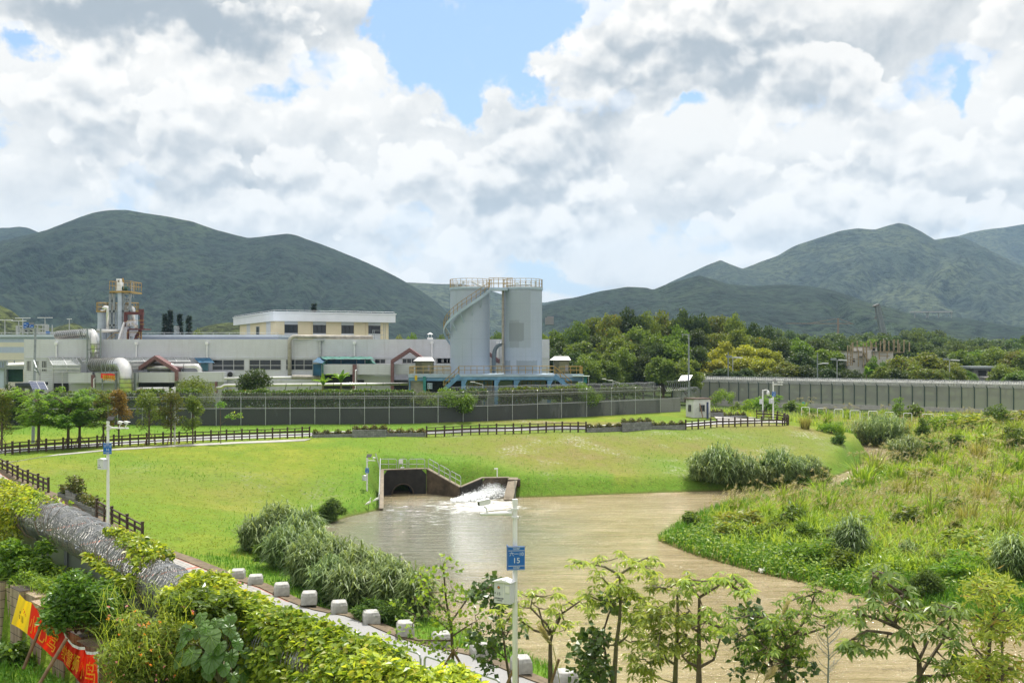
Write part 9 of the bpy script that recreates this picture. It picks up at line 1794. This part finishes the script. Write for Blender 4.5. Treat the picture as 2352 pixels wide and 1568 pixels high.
fg_tree('dark glossy round-leaved shrub tree behind the pole marked 15', 33.5, [(1172, 1568), (1162, 1510), (1155, 1450), (1140, 1390)], [[(1162, 1510), (1120, 1480)], [(1157, 1470), (1185, 1420)]], ell(1135, 1365, 42, 42, 22) + ell(1140, 1480, 48, 56, 22) + [(1195, 1450), (1190, 1420)], 'lf_round', 2, 'round', .20, 13, .05, 'bark', .34)
fg_tree('young tree with a thick cut-off trunk and thin yellow-green branches by the pole marked 15', 31.8, Z(z7, [(570, 1568), (568, 1400), (568, 1260), (585, 1195)]), [Z(z7, q) for q in ([(580, 1200), (610, 1120), (640, 1040)], [(580, 1200), (520, 1150), (480, 1000)], [(585, 1195), (660, 1040), (790, 950)], [(570, 1200), (450, 1170), (350, 1100)], [(585, 1195), (540, 1120), (420, 1000)])], Z(z7, [(440, 860), (400, 930), (345, 890), (470, 950), (620, 890), (640, 950), (740, 935), (580, 1050), (660, 1080), (560, 1000), (520, 1090), (740, 1130), (690, 1120), (380, 1110), (820, 1000), (860, 1000), (330, 980), (210, 1010), (160, 1010), (250, 1100), (200, 1120), (610, 1150), (540, 1040), (470, 900), (600, 920), (330, 1040), (420, 970)]), 'lf_palm', 3, 'palm', .23, 3, .085, 'bark', .22)
fg_tree('tall slim young tree whose spreading top stands against the brown water', 29.9, Z(z7, [(1050, 1568), (1065, 1290), (1090, 1100), (1100, 900), (1090, 750)]), [Z(z7, q) for q in ([(1090, 750), (980, 690), (860, 665), (760, 655)], [(1090, 750), (1180, 690), (1230, 650), (1300, 620)], [(1100, 900), (1030, 850), (960, 770)], [(1095, 1000), (960, 950), (840, 900)], [(1098, 960), (1180, 910), (1270, 930)], [(1080, 1270), (1140, 1220), (1200, 1150)], [(1070, 1280), (1010, 1280), (940, 1180)])],
  Z(z7, [(745, 655), (790, 660), (860, 665), (900, 665), (950, 660), (1090, 700), (1130, 605), (1150, 612), (1200, 650), (1245, 645), (1290, 620), (1320, 625), (1380, 685), (1250, 710), (1310, 715), (1350, 700), (900, 790), (930, 770), (985, 760), (1055, 770), (1140, 795), (1060, 850), (1120, 850), (1050, 880), (1160, 870), (830, 900), (880, 890), (840, 960), (900, 990), (850, 1010), (1200, 890), (1230, 880), (1270, 930), (1300, 960), (1010, 910), (960, 930), (1180, 930), (1130, 820)]) + fill(z7, 1090, 1290, 990, 1280, 14), 'lf_palm', 4, 'palm', .25, 3, .075, 'barkg', .22)
fg_tree('dark round-leaved shrub tree with pale flowers left of the tall slim tree', 30.5, Z(z7, [(1040, 1568), (990, 1380), (960, 1200), (1040, 960)]), [Z(z7, q) for q in ([(1000, 1420), (900, 1380), (820, 1330)], [(970, 1260), (860, 1230), (800, 1190)], [(1040, 1568), (900, 1480), (800, 1480)])], Z(z7, ell(1025, 960, 60, 60, 9) + ell(870, 1220, 130, 60, 14) + ell(840, 1330, 100, 80, 14) + ell(900, 1480, 150, 90, 22)), 'lf_round', 5, 'round', .20, 10, .05, 'bark', .33)
fg_tree('leafy green young tree in the middle of the right foreground', 28.4, Z(z7, [(1510, 1568), (1515, 1430), (1525, 1250), (1530, 1000), (1525, 880)]), [Z(z7, q) for q in ([(1525, 880), (1460, 860), (1400, 845), (1340, 830)], [(1525, 885), (1580, 850), (1620, 800)], [(1515, 1430), (1440, 1380), (1380, 1200)], [(1520, 1300), (1600, 1200)], [(1527, 1150), (1460, 1060)], [(1527, 1120), (1620, 1020)])], Z(z7, [(1325, 835), (1350, 830), (1390, 810), (1420, 800), (1490, 830), (1540, 805), (1590, 765), (1620, 770), (1640, 810), (1560, 840), (1650, 850), (1480, 950), (1560, 960), (1600, 980), (1660, 1060)]) + Z(z7, ell(1440, 1130, 200, 170, 34) + ell(1290, 1400, 160, 120, 16) + ell(1580, 1330, 90, 90, 8)), 'lf_palm', 6, 'palm', .25, 3, .075, 'barkg', .24)
fg_tree('slender young tree with a flat spreading top right of the leafy one', 27.6, Z(z7, [(1690, 1568), (1690, 1450), (1690, 1200), (1693, 920)]), [Z(z7, q) for q in ([(1693, 920), (1640, 870), (1590, 830)], [(1693, 920), (1760, 880), (1840, 830), (1900, 800)], [(1900, 800), (1960, 850), (2010, 880)], [(1690, 1450), (1610, 1410), (1560, 1360)], [(1690, 1450), (1800, 1390), (1850, 1230)], [(1690, 1180), (1640, 1150)])], Z(z7, [(1590, 790), (1630, 850), (1620, 770), (1690, 800), (1740, 790), (1770, 810), (1850, 775), (1890, 790), (1830, 790), (1990, 765), (2020, 775), (2000, 830), (2040, 840), (2010, 885), (2050, 870), (1730, 1010), (1760, 1040), (1790, 1070), (1740, 1100), (1800, 1160), (1870, 1150), (1900, 1140), (1840, 1150), (1750, 1210), (1770, 1290), (1650, 1290), (1660, 1390), (1880, 1180), (1640, 1060), (1730, 1180)]), 'lf_palm', 7, 'palm', .25, 3, .085, 'bark', .20)
fg_tree('bushy young tree with bright tips left of the bare sapling', 25.9, Z(z8, [(455, 1568), (460, 1400), (470, 1270), (490, 1240)]), [Z(z8, q) for q in ([(490, 1240), (560, 1170), (640, 1040), (690, 880)], [(480, 1250), (420, 1160), (330, 1080)], [(465, 1330), (340, 1240), (200, 1120)], [(490, 1240), (600, 1200), (760, 1150)], [(460, 1420), (330, 1340)], [(470, 1300), (560, 1250)])], Z(z8, [(690, 840), (740, 860), (650, 860), (620, 915), (790, 905), (820, 900), (560, 915), (440, 955), (700, 960), (640, 970), (860, 1040), (820, 1090), (720, 1010), (900, 1050), (880, 1030), (120, 1030), (200, 1050), (270, 1060), (350, 1060), (20, 1010), (60, 1080), (20, 1060), (300, 1110), (400, 1080), (480, 1040), (560, 1060), (600, 1000), (760, 1130), (690, 1100)]) + Z(z8, ell(380, 1160, 300, 130, 26) + ell(480, 1330, 180, 100, 14) + ell(220, 1360, 130, 120, 11)), 'lf_palm2', 8, 'palm', .19, 4, .075, 'bark', .22)
fg_tree('dark round-leaved shrub tree tangled into the bushy bright-tipped one', 26.4, Z(z8, [(420, 1568), (350, 1400), (240, 1230), (200, 1000)]), [Z(z8, q) for q in ([(330, 1370), (500, 1330)], [(240, 1230), (100, 1200)])], Z(z8, ell(210, 1020, 50, 50, 6) + ell(250, 1230, 160, 100, 15) + ell(500, 1430, 160, 110, 16) + ell(180, 1450, 110, 80, 8) + [(60, 1260), (90, 1240)]), 'lf_round', 9, 'round', .18, 9, .05, 'bark', .28)
fg_tree('large-leaved young tree with a forked leaning trunk near the right corner', 23.4, Z(z8, [(1480, 1568), (1472, 1390)]), [Z(z8, q) for q in ([(1472, 1390), (1400, 1220), (1290, 1120), (1230, 1080), (1180, 1020)], [(1480, 1500), (1600, 1320), (1660, 1230), (1700, 1130), (1720, 1020)], [(1290, 1120), (1330, 1000), (1350, 900)], [(1400, 1220), (1240, 1190), (1080, 1170), (960, 1240)], [(1340, 1160), (1150, 1080), (1010, 1040)], [(1350, 900), (1240, 820), (1130, 760)], [(1480, 1520), (1680, 1510), (1850, 1480)], [(1472, 1390), (1540, 1250)])],
  Z(z8, [(1120, 720), (1160, 715), (1200, 705), (1260, 740), (1340, 735), (1100, 820), (1140, 850), (1220, 830), (1300, 850), (1380, 850), (1420, 870), (1400, 920), (1090, 890), (1330, 910), (1010, 965), (1040, 1000), (990, 1060), (1020, 1080), (1110, 1000), (1180, 990), (1250, 1050), (1340, 1000), (1400, 1010), (1480, 980), (1560, 970), (1650, 960), (1700, 990), (1780, 1000), (1820, 1040), (1460, 1040), (1520, 1080), (1700, 1080), (1600, 1130), (1560, 1200), (1650, 1220), (1780, 1180), (1800, 1280), (1720, 1260), (910, 1260), (950, 1240), (1000, 1230), (1080, 1200), (1150, 1200), (1220, 1250), (1100, 1290), (980, 1280), (1380, 1340), (1350, 1200), (1420, 1180), (1600, 1420), (1700, 1400), (1780, 1370), (1840, 1420), (1650, 1470), (1550, 1510), (1440, 1540), (1740, 1460), (1880, 1440)]), 'lf_palm3', 10, 'palm', .27, 3, .085, 'bark', .20)
fg_tree('airy yellowish fine-leaved tree in the bottom right corner', 22.0, Z(z8, [(1990, 1568), (1995, 1400), (2010, 1220), (2050, 950)]), [Z(z8, q) for q in ([(2010, 1220), (1960, 1100), (1900, 1050)], [(2030, 1080), (2120, 1020), (2160, 930)], [(1990, 1400), (1890, 1300), (1850, 1200)], [(2100, 1560), (2100, 1250), (2120, 1080)])], Z(z8, ell(2040, 830, 130, 90, 14) + ell(2010, 1080, 150, 150, 18) + ell(1900, 880, 60, 60, 5) + ell(2020, 1480, 260, 110, 36) + ell(2180, 1130, 80, 60, 6)), 'lf_lantana', 11, 'fine', .19, 26, .055, 'bark', .34)
def bare_sapling():
 D = 25.4; base = on_ground(1902, D); root = thing('bare_sapling', 'leafless thin sapling standing before the brown water at lower right', 'sapling', base); t = MB(); rng = random.Random(4); L = lambda x, y: P(*z8(x, y), D); t.tube([base, L(785, 1568), L(790, 1350), L(775, 1130)], [.035, .025, .018, .006], 6)
 for i in range(18): y = rng.uniform(1220, 1540); sd = rng.choice((-1, 1)); a = L(787, y); ln = rng.uniform(90, 210); e = P(*z8(787 + sd * ln * rng.uniform(.4, .9), y - ln), D + rng.uniform(-.5, .5)); t.tube([a, a.lerp(e, .5) + Vector((sd * .04, 0, -.03)), e], [.010, .007, .003], 4)
 obj('trunk', t, 'greysteel', root)
bare_sapling()
def plume_stalk(label, pts, D, w_, seed):
 rng = np.random.default_rng(seed); q = [P(x, y, D) for x, y in pts]; root = thing('plume_grass_stalk', label, 'plume grass', on_ground(pts[0][0], D)); t = MB(); t.tube([Vector(root.location)] + q, .012, 5); obj('stalk', t, 'gr_dry', root); m = MB(); P_, Dr = [], []; a, b = q[-2], q[-1]; d = (b - a).normalized()
 for i in range(420): f = rng.uniform(0, 1); c = a.lerp(b, f); P_.append(np.array(c)); Dr.append(np.array(d) * 1.1 + np.array([-.45 * rng.uniform(.1, 1), rng.normal(0, .25), -.25 * rng.uniform(0, 1)]))
 m.arr(*leaves(np.array(P_), w_, rng, .05, .2, 0, np.array(Dr))); obj('plume', m, 'plume', root)
plume_stalk('tall straw-coloured plume crossing the thick cut-off trunk', Z(z7, [(640, 1568), (612, 1400), (588, 1290), (545, 1200)]), 30.6, .42, 1)
plume_stalk('pale straw plume at the bottom edge left of the bushy tree', Z(z8, [(270, 1620), (300, 1560), (345, 1510)]), 24.5, .3, 2)
plume_stalk('thin straw plume in the bushy bright-tipped tree', Z(z8, [(235, 1568), (380, 1200), (440, 1060), (475, 990)]), 24.9, .2, 3)
for lb, D, a, b in (('brown stake propping the round-leaved tree trunk, left one', 34.6, (985, 1590), (1043, 1490)), ('brown stake propping the round-leaved tree trunk, right one', 34.6, (1085, 1570), (1040, 1492)), ('pair of brown stakes leaning behind the pole marked 15, left one', 32.5, (1155, 1590), (1182, 1530)), ('pair of brown stakes leaning behind the pole marked 15, upright one', 32.6, (1189, 1590), (1188, 1510)), ('brown stake propping the thick cut-off trunk', 31.5, (1262, 1580), (1284, 1512))):
 q = MB(); A = P(*a, D); B = P(*b, D); g = on_ground(a[0], D - .3); q.tube([g, A, B], .045, 7); one('stake', q, 'bamboo', lb, 'stake')
